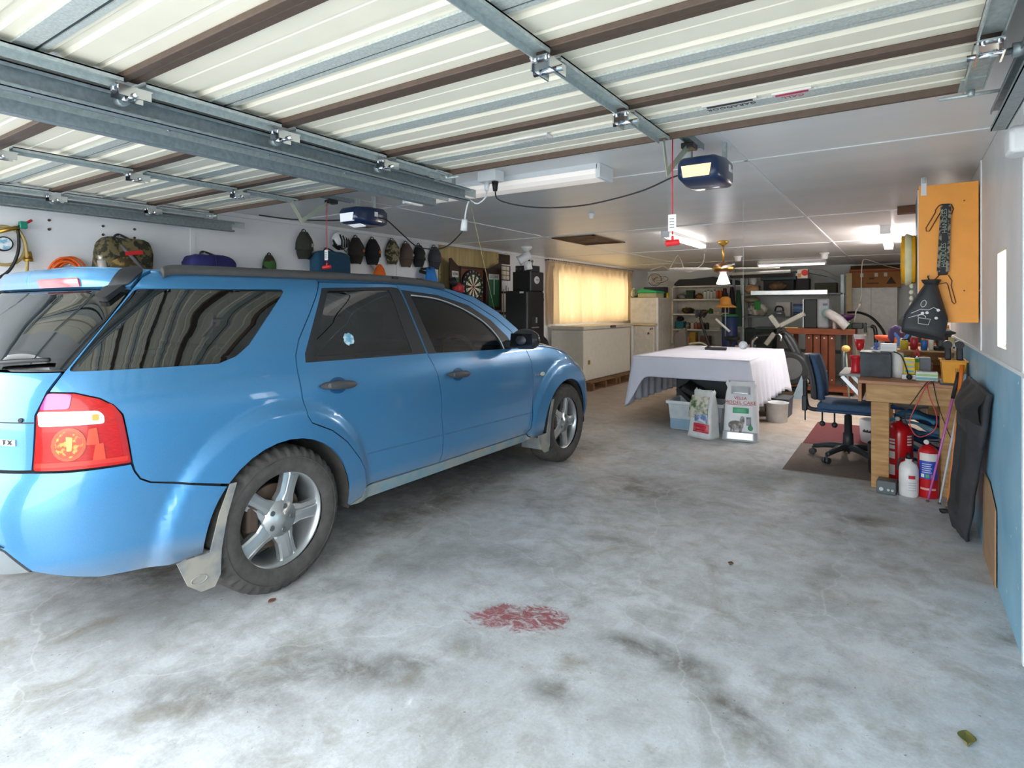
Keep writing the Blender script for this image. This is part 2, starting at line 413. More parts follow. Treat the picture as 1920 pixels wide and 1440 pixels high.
# left wall with the wide curtained window
CY0, CY1, CZ0, CZ1 = 8.95, 12.2, 1.12, 2.02
g = G().box(XL - .12, XL, q0, CY0, 0, ZC).box(XL - .12, XL, CY1, YB, 0, ZC).box(XL - .12, XL, CY0, CY1, 0, CZ0).box(XL - .12, XL, CY0, CY1, CZ1, ZC)
wl = struct(obj('wall_left', g, WALLW, loc=(XL, 0, 0)))
for y in (2.68, 5.15, 7.55): obj('joint_strip', G().box(XL, XL + .006, y - .02, y + .02, 0, ZC), WHITE, wl)
g = G()
for y in (CY0, 10.0, 11.1, CY1 - .04): g.box(XL - .1, XL - .04, y, y + .04, CZ0, CZ1)
g.box(XL - .1, XL - .04, CY0, CY1, CZ0, CZ0 + .04).box(XL - .1, XL - .04, CY0, CY1, CZ1 - .04, CZ1)
wn2 = struct(obj('window_2', g, WHITE, loc=(XL - .06, CY0, CZ0)))
for a, b in ((CY0, 10.0), (10.04, 11.1), (11.14, CY1)): obj('pane', G().box(XL - .075, XL - .071, a + .02, b, CZ0, CZ1), GLASS, wn2)
struct(obj('wall_back', G().box(XL - .12, XR + .16, YB, YB + .12, 0, ZC), M('e2e3e0', .6, var=.05, scale=3), loc=(0, YB, 0)))
# front: header beam and piers around the two open doorways
g = G().box(XL - .12, XL + .16, q0 - .12, q0, 0, ZC + .3).box(-2.66, -2.24, q0 - .12, q0, 0, ZC + .3).box(XR - .12, XR + .16, q0 - .12, q0, 0, ZC + .3).box(XL + .16, -2.66, q0 - .12, q0, 2.12, ZC + .3).box(-2.24, XR - .12, q0 - .12, q0, 2.12, ZC + .3)
struct(obj('wall_front', g, WHITE, loc=(-2.4, q0, 0)))
# timber cornice strips
struct(obj('trim_1', G().box(XL, XL + .03, 0, 8.6, ZC - .035, ZC), WHITE, loc=(XL, 0, ZC)))
struct(obj('trim_2', G().box(XL, XR, YB - .03, YB, ZC - .03, ZC), WHITE, loc=(XL, YB, ZC)))
# ================================================================ overhead garage doors, tracks, openers
DZ = 2.165
DOORM = M('f2ead6', .36, var=.04, scale=5); BROWN = M('5b4a3f', .55, var=.15, scale=40)
def door_profile(w):
    # underside outline across one section: (along, rise)
    out = [(0, 0), (.035, 0)]
    for c, hw, up in ((.115, .006, .002), (.215, .02, .010), (.385, .02, .010), (.495, .012, .005)):
        k = w / .585
        out += [(k * (c - hw), 0), (k * (c - hw * .45), up), (k * (c + hw * .45), up), (k * (c + hw), 0)]
    return out + [(w - .035, 0), (w, 0)]
def garage_door(name, label, x0, x1, joints, xs, stile_dir):
    d = thing(name, label, 'garage door', ((x0 + x1) / 2, 1.5, DZ))
    for k in range(len(joints) - 1):
        y0, y1 = joints[k], joints[k + 1]
        pf = door_profile(y1 - y0)
        g = G()
        n = len(pf)
        vs = [(x, y0 + a, DZ + b) for x in (x0, x1) for a, b in pf]
        g.add(vs, [(i, i + 1, n + i + 1, n + i) for i in range(n - 1)])
        pn = obj('door_section', g, DOORM, d, solid=.003)
        # folded brown edges at the joint, galvanised stiffener along the middle
        if k > 0:
            b = G().box(x0, x1, y0 - .034, y0 - .002, DZ - .022, DZ - .002).box(x0, x1, y0 + .002, y0 + .034, DZ - .018, DZ - .002)
            obj('joint_edge', b, BROWN, d, bev=.003)
        if k == len(joints) - 2: obj('joint_edge', G().box(x0, x1, y1 - .012, y1 + .006, DZ - .03, DZ + .012), BROWN, d, bev=.003)
        ym = (y0 + y1) / 2 + .02
        b = G().box(x0, x1, ym - .042, ym + .010, DZ - .010, DZ - .002).box(x0, x1, ym + .010, ym + .022, DZ - .004, DZ - .002).box(x0, x1, ym + .022, ym + .038, DZ - .008, DZ - .002)
        obj('stiffener', b, M('c6cbc6', .42, .15, var=.2, scale=120), pn); obj('slit', G().box(x0, x1, ym + .012, ym + .020, DZ - .006, DZ - .0035), M('3a4248', .7), pn)
        for x in (x0 + .03, xs, x1 - .03):
            e = .03 if x != xs else .026
            b = G().box(x - e, x + e, y0 + .035, y1 - .035, DZ - .028, DZ - .023).box(x - e, x - e + .004, y0 + .035, y1 - .035, DZ - .05, DZ - .023).box(x + e - .004, x + e, y0 + .035, y1 - .035, DZ - .04, DZ - .023)
            obj('stile', b, GALV, d)
            if k > 0:
                b = G().box(x - .03, x + .03, y0 - .06, y0 + .055, DZ - .055, DZ - .05).box(x - .032, x - .027, y0 - .05, y0 + .05, DZ - .085, DZ - .05).box(x + .027, x + .032, y0 - .05, y0 + .05, DZ - .085, DZ - .05)
                b.cyl((x - .05, y0, DZ - .075), (x + .05, y0, DZ - .075), .009, seg=10)
                for sx, sy in ((-.018, -.045), (.018, -.045), (-.018, .045), (.018, .045)): b.cyl((x + sx, y0 + sy, DZ - .062), (x + sx, y0 + sy, DZ - .05), .006, seg=6)
                hg = obj('hinge', b, CHROME, d)
                if x != xs:
                    s_ = -1 if x < xs else 1
                    obj('roller', G().cyl((x + s_ * .05, y0, DZ - .075), (x + s_ * .085, y0, DZ - .075), .02, seg=14).cyl((x, y0, DZ - .075), (x + s_ * .09, y0, DZ - .075), .005, seg=8), GALVD, d)
    return d
JR = [.34, .93, 1.52, 2.11, 2.58]; JL = [.36, .96, 1.55, 2.15, 2.60]
dR = garage_door('garage_door', 'raised cream ribbed garage door above the empty bay', -2.19, .235, JR, -.88, 1)
dL = garage_door('garage_door', 'raised cream ribbed garage door above the parked blue car', -4.675, -2.57, JL, -3.52, 1)
# maker's stickers on the underside of the open bay's door
LBL = M('e8e4e0', .5)
for (ax, ay, w_, t1, c1) in ((-.545, 2.33, .2, 'GARADOOR', '3a2c28'), (-.33, 2.34, .13, 'CALL', 'c03a58'), (-1.42, 2.30, .2, 'PANEL LIFT', 'c9c4b8')):
    s_ = obj('sticker', G().box(ax - w_ / 2, ax + w_ / 2, ay - .035, ay + .035, DZ - .0095, DZ - .002), LBL, dR)
    text('lettering', t1, .032, M(c1, .6), (ax, ay + .012, DZ - .0105), (-1, 0, 0), (0, 1, 0), s_)
    obj('stripe', G().box(ax - w_ * .42, ax + w_ * .42, ay - .028, ay - .010, DZ - .0105, DZ - .0095), M(c1, .6), s_)
# door bottom brackets (far ends)
for X, par in ((.20, dR), (-2.15, dR), (-2.61, dL), (-4.635, dL)):
    yy = (JR if par is dR else JL)[-1]
    obj('corner_bracket', G().box(X - .035, X + .035, yy - .14, yy - .01, DZ - .034, DZ - .028).cyl((X - .09, yy - .02, DZ - .05), (X + .09, yy - .02, DZ - .05), .006, seg=8).cyl((X, yy - .02, DZ - .055), (X, yy - .02, DZ - .03), .012, seg=8), GALV, par)

def track(label, X, z, y0, y1, side, group='door tracks', drop=.0, hang=()):
    t = thing('door_track', label, 'track', (X, (y0 + y1) / 2, z), group)
    s = side
    g = G().box(X - .003, X + .003, y0, y1, z - .038, z + .038)
    for zz in (z - .038, z + .035): g.box(min(X, X + s * .045), max(X, X + s * .045), y0, y1, zz, zz + .003)
    g.box(min(X + s * .042, X + s * .045), max(X + s * .042, X + s * .045), y0, y1, z - .038, z - .024).box(min(X + s * .042, X + s * .045), max(X + s * .042, X + s * .045), y0, y1, z + .024, z + .038)
    obj('channel', g, GALVD, t)
    a = G().box(X - s * .003, X - s * .007, y0, y1 + .12, z + .005, z + .055).box(min(X - s * .003, X - s * .04), max(X - s * .003, X - s * .04), y0, y1 + .12, z + .052, z + .055)
    obj('angle_stiffener', a, GALV, t)
    b = G()
    yy = y0 + .25
    while yy < y1:
        obj('bolt', G().cyl((X, yy, z + .03), (X - s * .016, yy, z + .03), .008, seg=6), CHROME, t); yy += .45
    for yy in hang:
        obj('hanger', G().box(X - s * .007 - .002, X - s * .007 + .002, yy - .015, yy + .015, z + .02, ZC).box(X - .03, X + .03, yy - .015, yy + .015, ZC - .004, ZC), GALV, t)
    return t
track('galvanised track beside the wall on the open bay', .315, 2.06, .05, 2.74, -1, hang=(2.6,))
track('galvanised track in the middle carrying the open bay door', -2.287, 2.085, .05, 2.90, 1, hang=(2.8,))
track('galvanised track in the middle carrying the car bay door', -2.475, 2.070, .05, 2.84, -1, hang=(2.75,))
track('galvanised track along the wall of hung caps', -4.77, 2.065, .05, 2.84, 1, hang=(2.7,))

# ---- openers
NAVY = M('1e2f52', .3, coat=.4); 
def lamp_mat(name, c, s):
    m = bpy.data.materials.new(name); m.use_nodes = True; p = m.node_tree.nodes['Principled BSDF']
    p.inputs['Base Color'].default_value = (*lin(c), 1); p.inputs['Emission Color'].default_value = (*lin(c), 1); p.inputs['Emission Strength'].default_value = s
    p.inputs['Roughness'].default_value = .4
    return m
def opener(label, X, y0, lens_c, lens_s, rail_y, low=True):
    o = thing('door_opener', label, 'door opener', (X, y0 + .2, 2.02), 'garage door openers')
    def ring(y, wx, z0, z1, r):
        return [(X + a, y, b) for a, b in rpoly(-wx, wx, z0, z1, r, 4)]
    st = [(0.0, .09, 2.05, 2.135, .03), (.02, .105, 2.03, 2.15, .035), (.16, .115, 2.02, 2.165, .035), (.28, .11, 2.025, 2.165, .03), (.33, .09, 2.04, 2.15, .03)]
    rings = [ring(y0 + a, b, c, d_, e) for a, b, c, d_, e in st]; n = len(rings[0])
    g = G(); g.add([v for r in rings for v in r], [(i * n + k, i * n + (k + 1) % n, (i + 1) * n + (k + 1) % n, (i + 1) * n + k) for i in range(len(rings) - 1) for k in range(n)] + [tuple(range(n)), tuple((len(rings) - 1) * n + k for k in range(n))], True)
    obj('housing', g, NAVY, o)
    L = lamp_mat('opener_lens', lens_c, lens_s)
    g = G().add([(X - .07, y0 - .004, 2.045), (X + .06, y0 - .004, 2.045), (X + .07, y0 - .002, 2.104), (X - .08, y0 - .002, 2.104)], [(0, 1, 2, 3)])
    if low: g.add([(X - .085, y0 + .004, 2.046), (X + .07, y0 + .004, 2.046), (X + .06, y0 + .13, 2.014), (X - .07, y0 + .13, 2.014)], [(0, 1, 2, 3)])
    obj('lamp_lens', g, L, o, solid=.006)
    s_ = obj('label_plate', G().box(X + .1145, X + .117, y0 + .17, y0 + .205, 2.09, 2.125), WHITE, o)
    text('lettering', 'B&D', .026, WHITE, (X + .1155, y0 + .235, 2.10), (0, 1, 0), (0, 0, 1), s_)
    [obj('mount_strap', G().box(X + e - .01, X + e + .01, y0 + .17, y0 + .2, 2.15, ZC), GALV, o) for e in (-.09, .09)]
    g = G().box(X - .022, X + .022, -.1, y0 + .05, 2.198, 2.201).box(X - .022, X - .019, -.1, y0 + .05, 2.186, 2.215).box(X + .019, X + .022, -.1, y0 + .05, 2.186, 2.215)
    obj('drive_rail', g, GALVD, o)
    # bent arm between the door and the trolley
    yb = rail_y
    ga = G().bar((X - .01, yb - .05, 2.115), (X - .03, yb + .06, 1.985), .028, .004, (1, 0, 0)); ga.bar((X - .03, yb + .045, 1.99), (X + .0, yb + .28, 2.165), .03, .004, (1, 0, 0))
    for k in range(7):
        t = .15 + k * .11; q = Vector((X - .03, yb + .045, 1.99)).lerp(Vector((X, yb + .28, 2.165)), t); ga.cyl(q + Vector((-.004, 0, 0)), q + Vector((.004, 0, 0)), .006, seg=8)
    obj('door_arm', ga, M('a9b5a6', .4, .7), o)
    obj('trolley', G().box(X - .03, X + .03, yb + .25, yb + .33, 2.15, 2.178), BLACK, o, bev=.005)
    return o
oR = opener('navy garage door opener with glowing lamp above the empty bay', -.86, 2.98, 'ffd49a', .5, 2.56, False)
oL = opener('navy garage door opener with pale lenses above the car', -3.52, 3.02, 'dfe4ea', .25, 2.58)
def pull(label, X, Y, zt, zb):
    c = thing('release_cord', label, 'pull cord', (X, Y, zb), 'emergency release cords')
    obj('cord', G().cyl((X, Y, zb + .03), (X, Y, zt), .0028, seg=6), M('d81f3c', .6), c)
    obj('handle', G().cyl((X - .028, Y - .012, zb + .015), (X + .028, Y + .012, zb + .022), .014, seg=12).cyl((X, Y, zb + .02), (X, Y, zb + .05), .007, seg=8), M('e3262d', .4), c, bev=.003)
    t_ = obj('tag', G().box(X - .018, X + .018, Y - .006, Y - .004, zb + .07, zb + .145), WHITE, c)
    for k in range(4): obj('print_line', G().box(X - .012, X + .010, Y - .0065, Y - .006, zb + .085 + k * .013, zb + .089 + k * .013), M('8a8a8a', .7), t_)
pull('red release cord with tag hanging above the empty bay', -.86, 2.60, 2.15, 1.655)
pull('red release cord with tag hanging above the car roof', -3.52, 2.83, 2.15, 1.66)

# ---- ceiling electrics
def batten(label, x0, x1, y0, y1, lit, group=None, h=.07):
    L = thing('batten_light', label, 'ceiling light', ((x0 + x1) / 2, (y0 + y1) / 2, ZC - h), group)
    lx = (x1 - x0) > (y1 - y0)
    g = G()
    g.box(x0 + .02 * lx, x1 - .02 * lx, y0 + .02 * (not lx), y1 - .02 * (not lx), ZC - .035, ZC)
    obj('base', g, WHITE, L)
    m = lamp_mat('diffuser', 'fff6ee', lit) if lit else M('f2f3f4', .35, var=.02)
    g = G()
    prof = [(-.5, 0), (-.48, -.6), (-.3, -.95), (0, -1), (.3, -.95), (.48, -.6), (.5, 0)]
    wd = (y1 - y0) if lx else (x1 - x0); hh = h - .03
    vs = []
    for e in (0, 1):
        for a, b in prof:
            if lx: vs.append((x0 + .03 + e * (x1 - x0 - .06), (y0 + y1) / 2 + a * wd, ZC - .03 + b * hh))
            else: vs.append(((x0 + x1) / 2 + a * wd, y0 + .03 + e * (y1 - y0 - .06), ZC - .03 + b * hh))
    n = len(prof); g.add(vs, [(i, i + 1, n + i + 1, n + i) for i in range(n - 1)] + [tuple(range(n)), tuple(range(n, 2 * n))])
    obj('diffuser', g, m, L)
    for e in (0, 1):
        if lx: b = (x0 if not e else x1 - .03, x0 + .03 if not e else x1, y0, y1)
        else: b = (x0, x1, y0 if not e else y1 - .03, y0 + .03 if not e else y1)
        obj('end_cap', G().box(*b, ZC - h - .003, ZC), WHITE, L, bev=.006)
    return L
batten('wide white batten light running above the door tracks', -3.12, -1.5, 3.2, 3.4, .12, h=.085)
batten('slim batten light over the draped table, parallel to the walls', -2.27, -2.17, 6.45, 7.95, 7.0, h=.075)
batten('bright lit batten light near the orange panel', -.19, -.09, 7.3, 9.3, 34.0, h=.09)
# batten at the back, over the shelves
batten('cream batten light in front of the back shelves', -2.35, -1.15, 12.2, 12.32, 1.2, h=.07)
def sensor(name, label, cat, x, y, r=.045, h=.05):
    t = thing(name, label, cat, (x, y, ZC - h))
    obj('base', G().lathe([(0, ZC), (r, ZC), (r, ZC - .012), (r * .9, ZC - .02)], (x, y, 0), seg=20), WHITE, t)
    obj('cap', G().lathe([(r * .75, ZC - .018), (r * .7, ZC - h * .8), (r * .5, ZC - h), (0, ZC - h)], (x, y, 0), seg=20), WHITE, t)
q = at(1109, 400, Z=ZC); sensor('ceiling_sensor', 'small white round sensor alone on the ceiling', 'sensor', q.x, q.y, .028, .05)
q = at(1546, 480, Z=2.2); sensor('ceiling_sensor', 'small white pull-cord base above the timber bench', 'sensor', q.x, q.y, .07, .1)
q = at(1384, 486, Z=2.2); sensor('ceiling_sensor', 'small white ceiling base behind the fan', 'sensor', q.x, q.y, .07, .09)
# twin security spotlight
q = at(987, 462, Z=ZC); X, Y = q.x, q.y
t = thing('spotlight', 'white swivel ceiling spotlight near the black cabinets', 'spotlight', (X, Y, ZC - .25))
obj('base', G().lathe([(0, ZC), (.08, ZC), (.08, ZC - .03), (.05, ZC - .05), (.03, ZC - .08), (0, ZC - .08)], (X, Y, 0)), WHITE, t)
obj('head', G().cyl((X - .09, Y - .05, ZC - .2), (X + .05, Y + .03, ZC - .11), .065, .055, 18), WHITE, t, bev=.006)
obj('rim', G().cyl((X - .1, Y - .056, ZC - .206), (X - .085, Y - .047, ZC - .196), .07, .07, 18), M('c8cbcc', .4), t)
obj('lower_head', G().cyl((X + .01, Y, ZC - .22), (X + .03, Y + .01, ZC - .33), .05, .06, 16).cyl((X + .01, Y, ZC - .09), (X + .01, Y, ZC - .22), .012), WHITE, t)
# ceiling fan with light
q = at(1356, 452, Z=ZC); X, Y = q.x, q.y
t = thing('ceiling_fan', 'brass ceiling fan with pale blades and hanging light', 'ceiling fan', (X, Y, ZC - .55))
obj('canopy', G().lathe([(0, ZC), (.07, ZC), (.06, ZC - .03), (.02, ZC - .06)], (X, Y, 0), seg=20), BRASS, t)
obj('rod', G().cyl((X, Y, ZC - .05), (X, Y, ZC - .3), .012), BRASS, t)
zf = ZC - .36
obj('motor', G().lathe([(0, zf + .09), (.04, zf + .08), (.11, zf + .05), (.13, zf), (.11, zf - .04), (.05, zf - .06), (0, zf - .06)], (X, Y, 0)), M('5b3a22', .35, .5), t)
obj('trim_ring', G().lathe([(.132, zf + .015), (.136, zf), (.132, zf - .015)], (X, Y, 0)), BRASS, t)
for k in range(4):
    a = .35 + k * PI / 2; R = Matrix.Rotation(a, 3, 'Z')
    b = G(); pl = [(.14, -.025), (.22, -.05), (.62, -.065), (.68, -.03), (.68, .03), (.62, .065), (.22, .05), (.14, .025)]
    vs = [Vector((X, Y, zf)) + R @ Vector((p_[0], p_[1], p_[1] * .15 + dz)) for dz in (0, .008) for p_ in pl]
    n = 8; b.add(vs, [tuple(range(n - 1, -1, -1)), tuple(range(n, 2 * n))] + [(i, (i + 1) % n, n + (i + 1) % n, n + i) for i in range(n)])
    obj('blade', b, M('d9d2c6', .45), t)
obj('lamp_shade', G().lathe([(.03, zf - .05), (.05, zf - .1), (.085, zf - .2), (.08, zf - .2), (.045, zf - .1)], (X, Y, 0)), M('e8e6ea', .25, emit=6.0), t)
# junction box, plugs, cords
X, Y = -2.18, 3.03
t = thing('power_outlet', 'white ceiling power outlet with plugs beside the door tracks', 'outlet', (X, Y, ZC - .08))
obj('box', G().box(X - .07, X + .07, Y - .05, Y + .05, ZC - .07, ZC), WHITE, t, bev=.006)
obj('plug', G().cyl((X - .03, Y, ZC - .07), (X - .03, Y, ZC - .12), .02, .014), WHITE, t)
obj('plug', G().cyl((X + .035, Y, ZC - .07), (X + .035, Y, ZC - .13), .022, .014), BLACK, t)
tag(obj('electric_cable', G().tube(smooth_path([(X + .035, Y, ZC - .12), (X + .06, Y + .02, ZC - .19), (X + .3, Y + .06, ZC - .25), (X + .62, Y + .08, ZC - .265), (X + .95, Y + .1, ZC - .22), (X + 1.15, Y + .1, ZC - .16), (X + 1.212, Y + .1, 2.09)]), .0045, 6), BLACK), 'black cord sagging from ceiling outlet to glowing opener', 'cord')
tag(obj('extension_lead', G().tube(smooth_path([(X - .03, Y, ZC - .11), (X - .02, Y - .03, ZC - .17), (X - .09, Y - .02, ZC - .2), (X - .17, Y + .0, ZC - .17), (X - .2, Y, ZC - .24), (X - .21, Y, ZC - .31)]), .005, 6).cyl((X - .21, Y, ZC - .29), (X - .225, Y + .01, ZC - .36), .018, .024), WHITE), 'white plug and lead dangling below the ceiling outlet', 'lead')
tag(obj('electric_cable', G().tube(smooth_path([(X - .225, Y + .01, ZC - .355), (X - .36, Y + .03, ZC - .44), (X - .52, Y + .08, ZC - .46), (X - .72, Y + .1, ZC - .43), (X - .9, Y + .14, ZC - .33), (X - 1.1, Y + .17, ZC - .2), (-3.40, Y + .2, 2.08)]), .0045, 6), BLACK), 'black wavy cord from dangling plug to opener over the car', 'cord')
tag(obj('electric_cable', G().tube(smooth_path([(-3.632, 3.22, 2.1), (-3.9, 3.2, 2.10), (-4.3, 3.1, 2.13), (-4.62, 3.0, 2.18)]), .006, 6), BLACK), 'black cord from car opener towards the cap wall', 'cord')
# parking guide ball
bl = thing('hanging_ball', 'white ball on a string hanging above the draped table', 'ball', (-1.07, 5.0, 1.05))
obj('ball', G().ball((-1.07, 5.0, 1.075), .034, 20, 14), M('f0f0f2', .5), bl)
obj('string', G().cyl((-1.07, 5.0, 1.1), (-1.07, 5.0, ZC), .0016, seg=5), WHITE, bl)
p0 = at(880, 372, Z=ZC)
tag(obj('string', G().cyl(p0, at(928, 585, X=p0.x + .0), .002, seg=5), M('cfc08a', .7)), 'pale string hanging slantwise in front of the dartboard', 'string')
# white motion sensor on the wall under the track end
tag(obj('motion_sensor', G().box(.33, XR, 2.80, 2.93, 1.95, 2.05), WHITE, bev=.015), 'white plastic cover at the end of the wall track', 'cover')
# timber block on ceiling by the orange panel
tag(obj('timber_block', G().box(-.03, .2, 6.0, 6.12, ZC - .06, ZC - .005), M('6e4630', .7, scale=20)), 'brown timber block fixed to ceiling beside orange panel', 'timber block')
# ================================================================ blue wagon: body surface as a function of (position along the side, height)
CXC = -3.43; RH = (1.755, .335); FH = (4.640, .335); TR = .352
def _interp(tab, z):
    if z <= tab[0][0]: return tab[0][1]
    for i in range(len(tab) - 1):
        if z <= tab[i + 1][0]:
            x0, y0 = tab[i]; x1, y1 = tab[i + 1]
            m = lambda k: 0 if k <= 0 or k >= len(tab) - 1 else (tab[k + 1][1] - tab[k - 1][1]) / (tab[k + 1][0] - tab[k - 1][0])
            h = x1 - x0; t = (z - x0) / h
            return (2 * t**3 - 3 * t**2 + 1) * y0 + (t**3 - 2 * t**2 + t) * h * m(i) + (-2 * t**3 + 3 * t**2) * y1 + (t**3 - t**2) * h * m(i + 1)
    return tab[-1][1]
W_T = [(.20, .84), (.30, .872), (.40, .895), (.55, .906), (.70, .912), (.85, .915), (.95, .910), (1.03, .893), (1.09, .872), (1.30, .800), (1.46, .742), (1.52, .705), (1.56, .655), (1.60, .56)]
R_T = [(.20, .95), (.30, .76), (.40, .665), (.50, .63), (.62, .625), (.72, .655), (.78, .685), (.95, .69), (1.08, .715), (1.16, .765), (1.30, .88), (1.46, 1.045), (1.50, 1.04), (1.56, 1.08), (1.60, 1.25)]
F_T = [(.20, 5.30), (.30, 5.42), (.45, 5.50), (.65, 5.50), (.85, 5.42), (1.0, 5.25), (1.1, 5.0)]
HOOD_T = [(4.2, 1.06), (4.45, 1.03), (4.75, .965), (5.05, .875), (5.25, .80), (5.5, .66)]
Y0C, Y1C, NR, NF = 1.5, 4.2, 4.0, 4.6
_cc = {}
def _corner(z, rear):
    k = (round(z, 4), rear)
    if k in _cc: return _cc[k]
    w = _interp(W_T, z); L = (Y0C - _interp(R_T, z)) if rear else (_interp(F_T, z) - Y1C); e = 2 / (NR if rear else NF)
    tab = []; s = 0; px = py = None; N = 90
    for i in range(N + 1):
        t = math.pi / 2 * i / N
        x = w * math.cos(t) ** e if i < N else 0.; y = L * math.sin(t) ** e if i else 0.
        if i: s += math.hypot(x - px, y - py)
        px, py = x, y; tab.append((s, x, y))
    _cc[k] = tab; return tab
def car_xy(q, z):
    """half-width x and position y for a point q along the unrolled side at height z"""
    if Y0C <= q <= Y1C: x, y = _interp(W_T, z), q
    else:
        rear = q < Y0C; s = (Y0C - q) if rear else (q - Y1C)
        zz = z
        if not rear:
            zt = _interp(HOOD_T, min(q, 5.5)); k = max(0., min(1., (z - .55) / max(.05, zt - .55))); zz = z + (1.06 - zt) * k * k
        tab = _corner(zz, rear); x, y = tab[-1][1], tab[-1][2]
        lo, hi = 0, len(tab) - 1
        if s < tab[-1][0]:
            while hi - lo > 1:
                mid = (lo + hi) // 2
                if tab[mid][0] <= s: lo = mid
                else: hi = mid
            a, b = tab[lo], tab[hi]; t = (s - a[0]) / max(1e-9, b[0] - a[0]); x = a[1] + (b[1] - a[1]) * t; y = a[2] + (b[2] - a[2]) * t
        y = Y0C - y if rear else Y1C + y
    for hy, hz in (RH, FH):
        d = math.hypot(y - hy, z - hz)
        if z > .15 and d < .62 and x > .6:
            t = max(0., min(1., (.60 - d) / .075)); x += .022 * t * t * (3 - 2 * t) + .024 * max(0., min(1., (.585 - d) / .18))
    return x, y
def car_pt(q, z, off=0., sgn=1):
    x, y = car_xy(q, z)
    e = 2e-3
    xa, ya = car_xy(q + e, z); xb, yb = car_xy(q - e, z); xc, yc = car_xy(q, z + e); xd, yd = car_xy(q, z - e)
    du = ((xa - xb), (ya - yb), 0.); dv = ((xc - xd), (yc - yd), 2 * e)
    nx = du[1] * dv[2] - du[2] * dv[1]; ny = du[2] * dv[0] - du[0] * dv[2]; nz = du[0] * dv[1] - du[1] * dv[0]
    l = math.sqrt(nx * nx + ny * ny + nz * nz) or 1.; nx, ny, nz = nx / l, ny / l, nz / l
    return ((CXC + sgn * (x + nx * off), y + ny * off, z + nz * off), (sgn * nx, ny, nz))
def paint():
    m = bpy.data.materials.new('blue_car_paint'); m.use_nodes = True
    n = m.node_tree.nodes; l = m.node_tree.links; p = n['Principled BSDF']
    tc = n.new('ShaderNodeTexCoord'); sx = n.new('ShaderNodeSeparateXYZ'); l.new(tc.outputs['Object'], sx.inputs[0])
    nz = n.new('ShaderNodeTexNoise'); nz.inputs['Scale'].default_value = 420; nz.inputs['Detail'].default_value = 1; l.new(tc.outputs['Object'], nz.inputs['Vector'])
    r = n.new('ShaderNodeValToRGB'); r.color_ramp.elements[0].color = (*lin('3c7cae'), 1); r.color_ramp.elements[1].color = (*lin('5295c6'), 1); l.new(nz.outputs['Fac'], r.inputs[0])
    # road dust thrown up along the lower body
    dz = n.new('ShaderNodeTexNoise'); dz.inputs['Scale'].default_value = 9; dz.inputs['Detail'].default_value = 7; l.new(tc.outputs['Object'], dz.inputs['Vector'])
    mr = n.new('ShaderNodeMapRange'); mr.inputs[1].default_value = .44; mr.inputs[2].default_value = .28; l.new(sx.outputs[2], mr.inputs[0])
    mu = n.new('ShaderNodeMath'); mu.operation = 'MULTIPLY'; l.new(mr.outputs[0], mu.inputs[0]); l.new(dz.outputs['Fac'], mu.inputs[1])
    mx = n.new('ShaderNodeMix'); mx.data_type = 'RGBA'; l.new(mu.outputs[0], mx.inputs[0]); l.new(r.outputs[0], mx.inputs[6]); mx.inputs[7].default_value = (*lin('b4aa98'), 1)
    l.new(mx.outputs[2], p.inputs['Base Color'])
    p.inputs['Metallic'].default_value = .45; p.inputs['Roughness'].default_value = .36; p.inputs['Coat Weight'].default_value = .9; p.inputs['Coat Roughness'].default_value = .04
    return m
PAINT = paint()
def tinted(name, t, fac=.10):
    m = bpy.data.materials.new(name); m.use_nodes = True; n = m.node_tree.nodes; l = m.node_tree.links; n.clear()
    o = n.new('ShaderNodeOutputMaterial'); a = n.new('ShaderNodeBsdfTransparent'); g_ = n.new('ShaderNodeBsdfGlossy'); x = n.new('ShaderNodeMixShader')
    a.inputs[0].default_value = (*t, 1); g_.inputs['Roughness'].default_value = .015
    f = n.new('ShaderNodeFresnel'); f.inputs[0].default_value = 1.6
    nz = n.new('ShaderNodeTexNoise'); nz.inputs['Scale'].default_value = 1.5; bp_ = n.new('ShaderNodeBump'); bp_.inputs['Strength'].default_value = .02; l.new(nz.outputs[0], bp_.inputs['Height']); l.new(bp_.outputs[0], g_.inputs['Normal'])
    ad = n.new('ShaderNodeMath'); ad.operation = 'ADD'; ad.inputs[1].default_value = fac; l.new(f.outputs[0], ad.inputs[0])
    l.new(ad.outputs[0], x.inputs[0]); l.new(a.outputs[0], x.inputs[1]); l.new(g_.outputs[0], x.inputs[2]); l.new(x.outputs[0], o.inputs[0])
    return m
TINT = tinted('privacy_glass', (.055, .06, .06), .10); TINTF = tinted('front_glass', (.5, .52, .52), .02)
TRIMB = M('26282b', .45, var=.1); INNER = M('101113', .8)

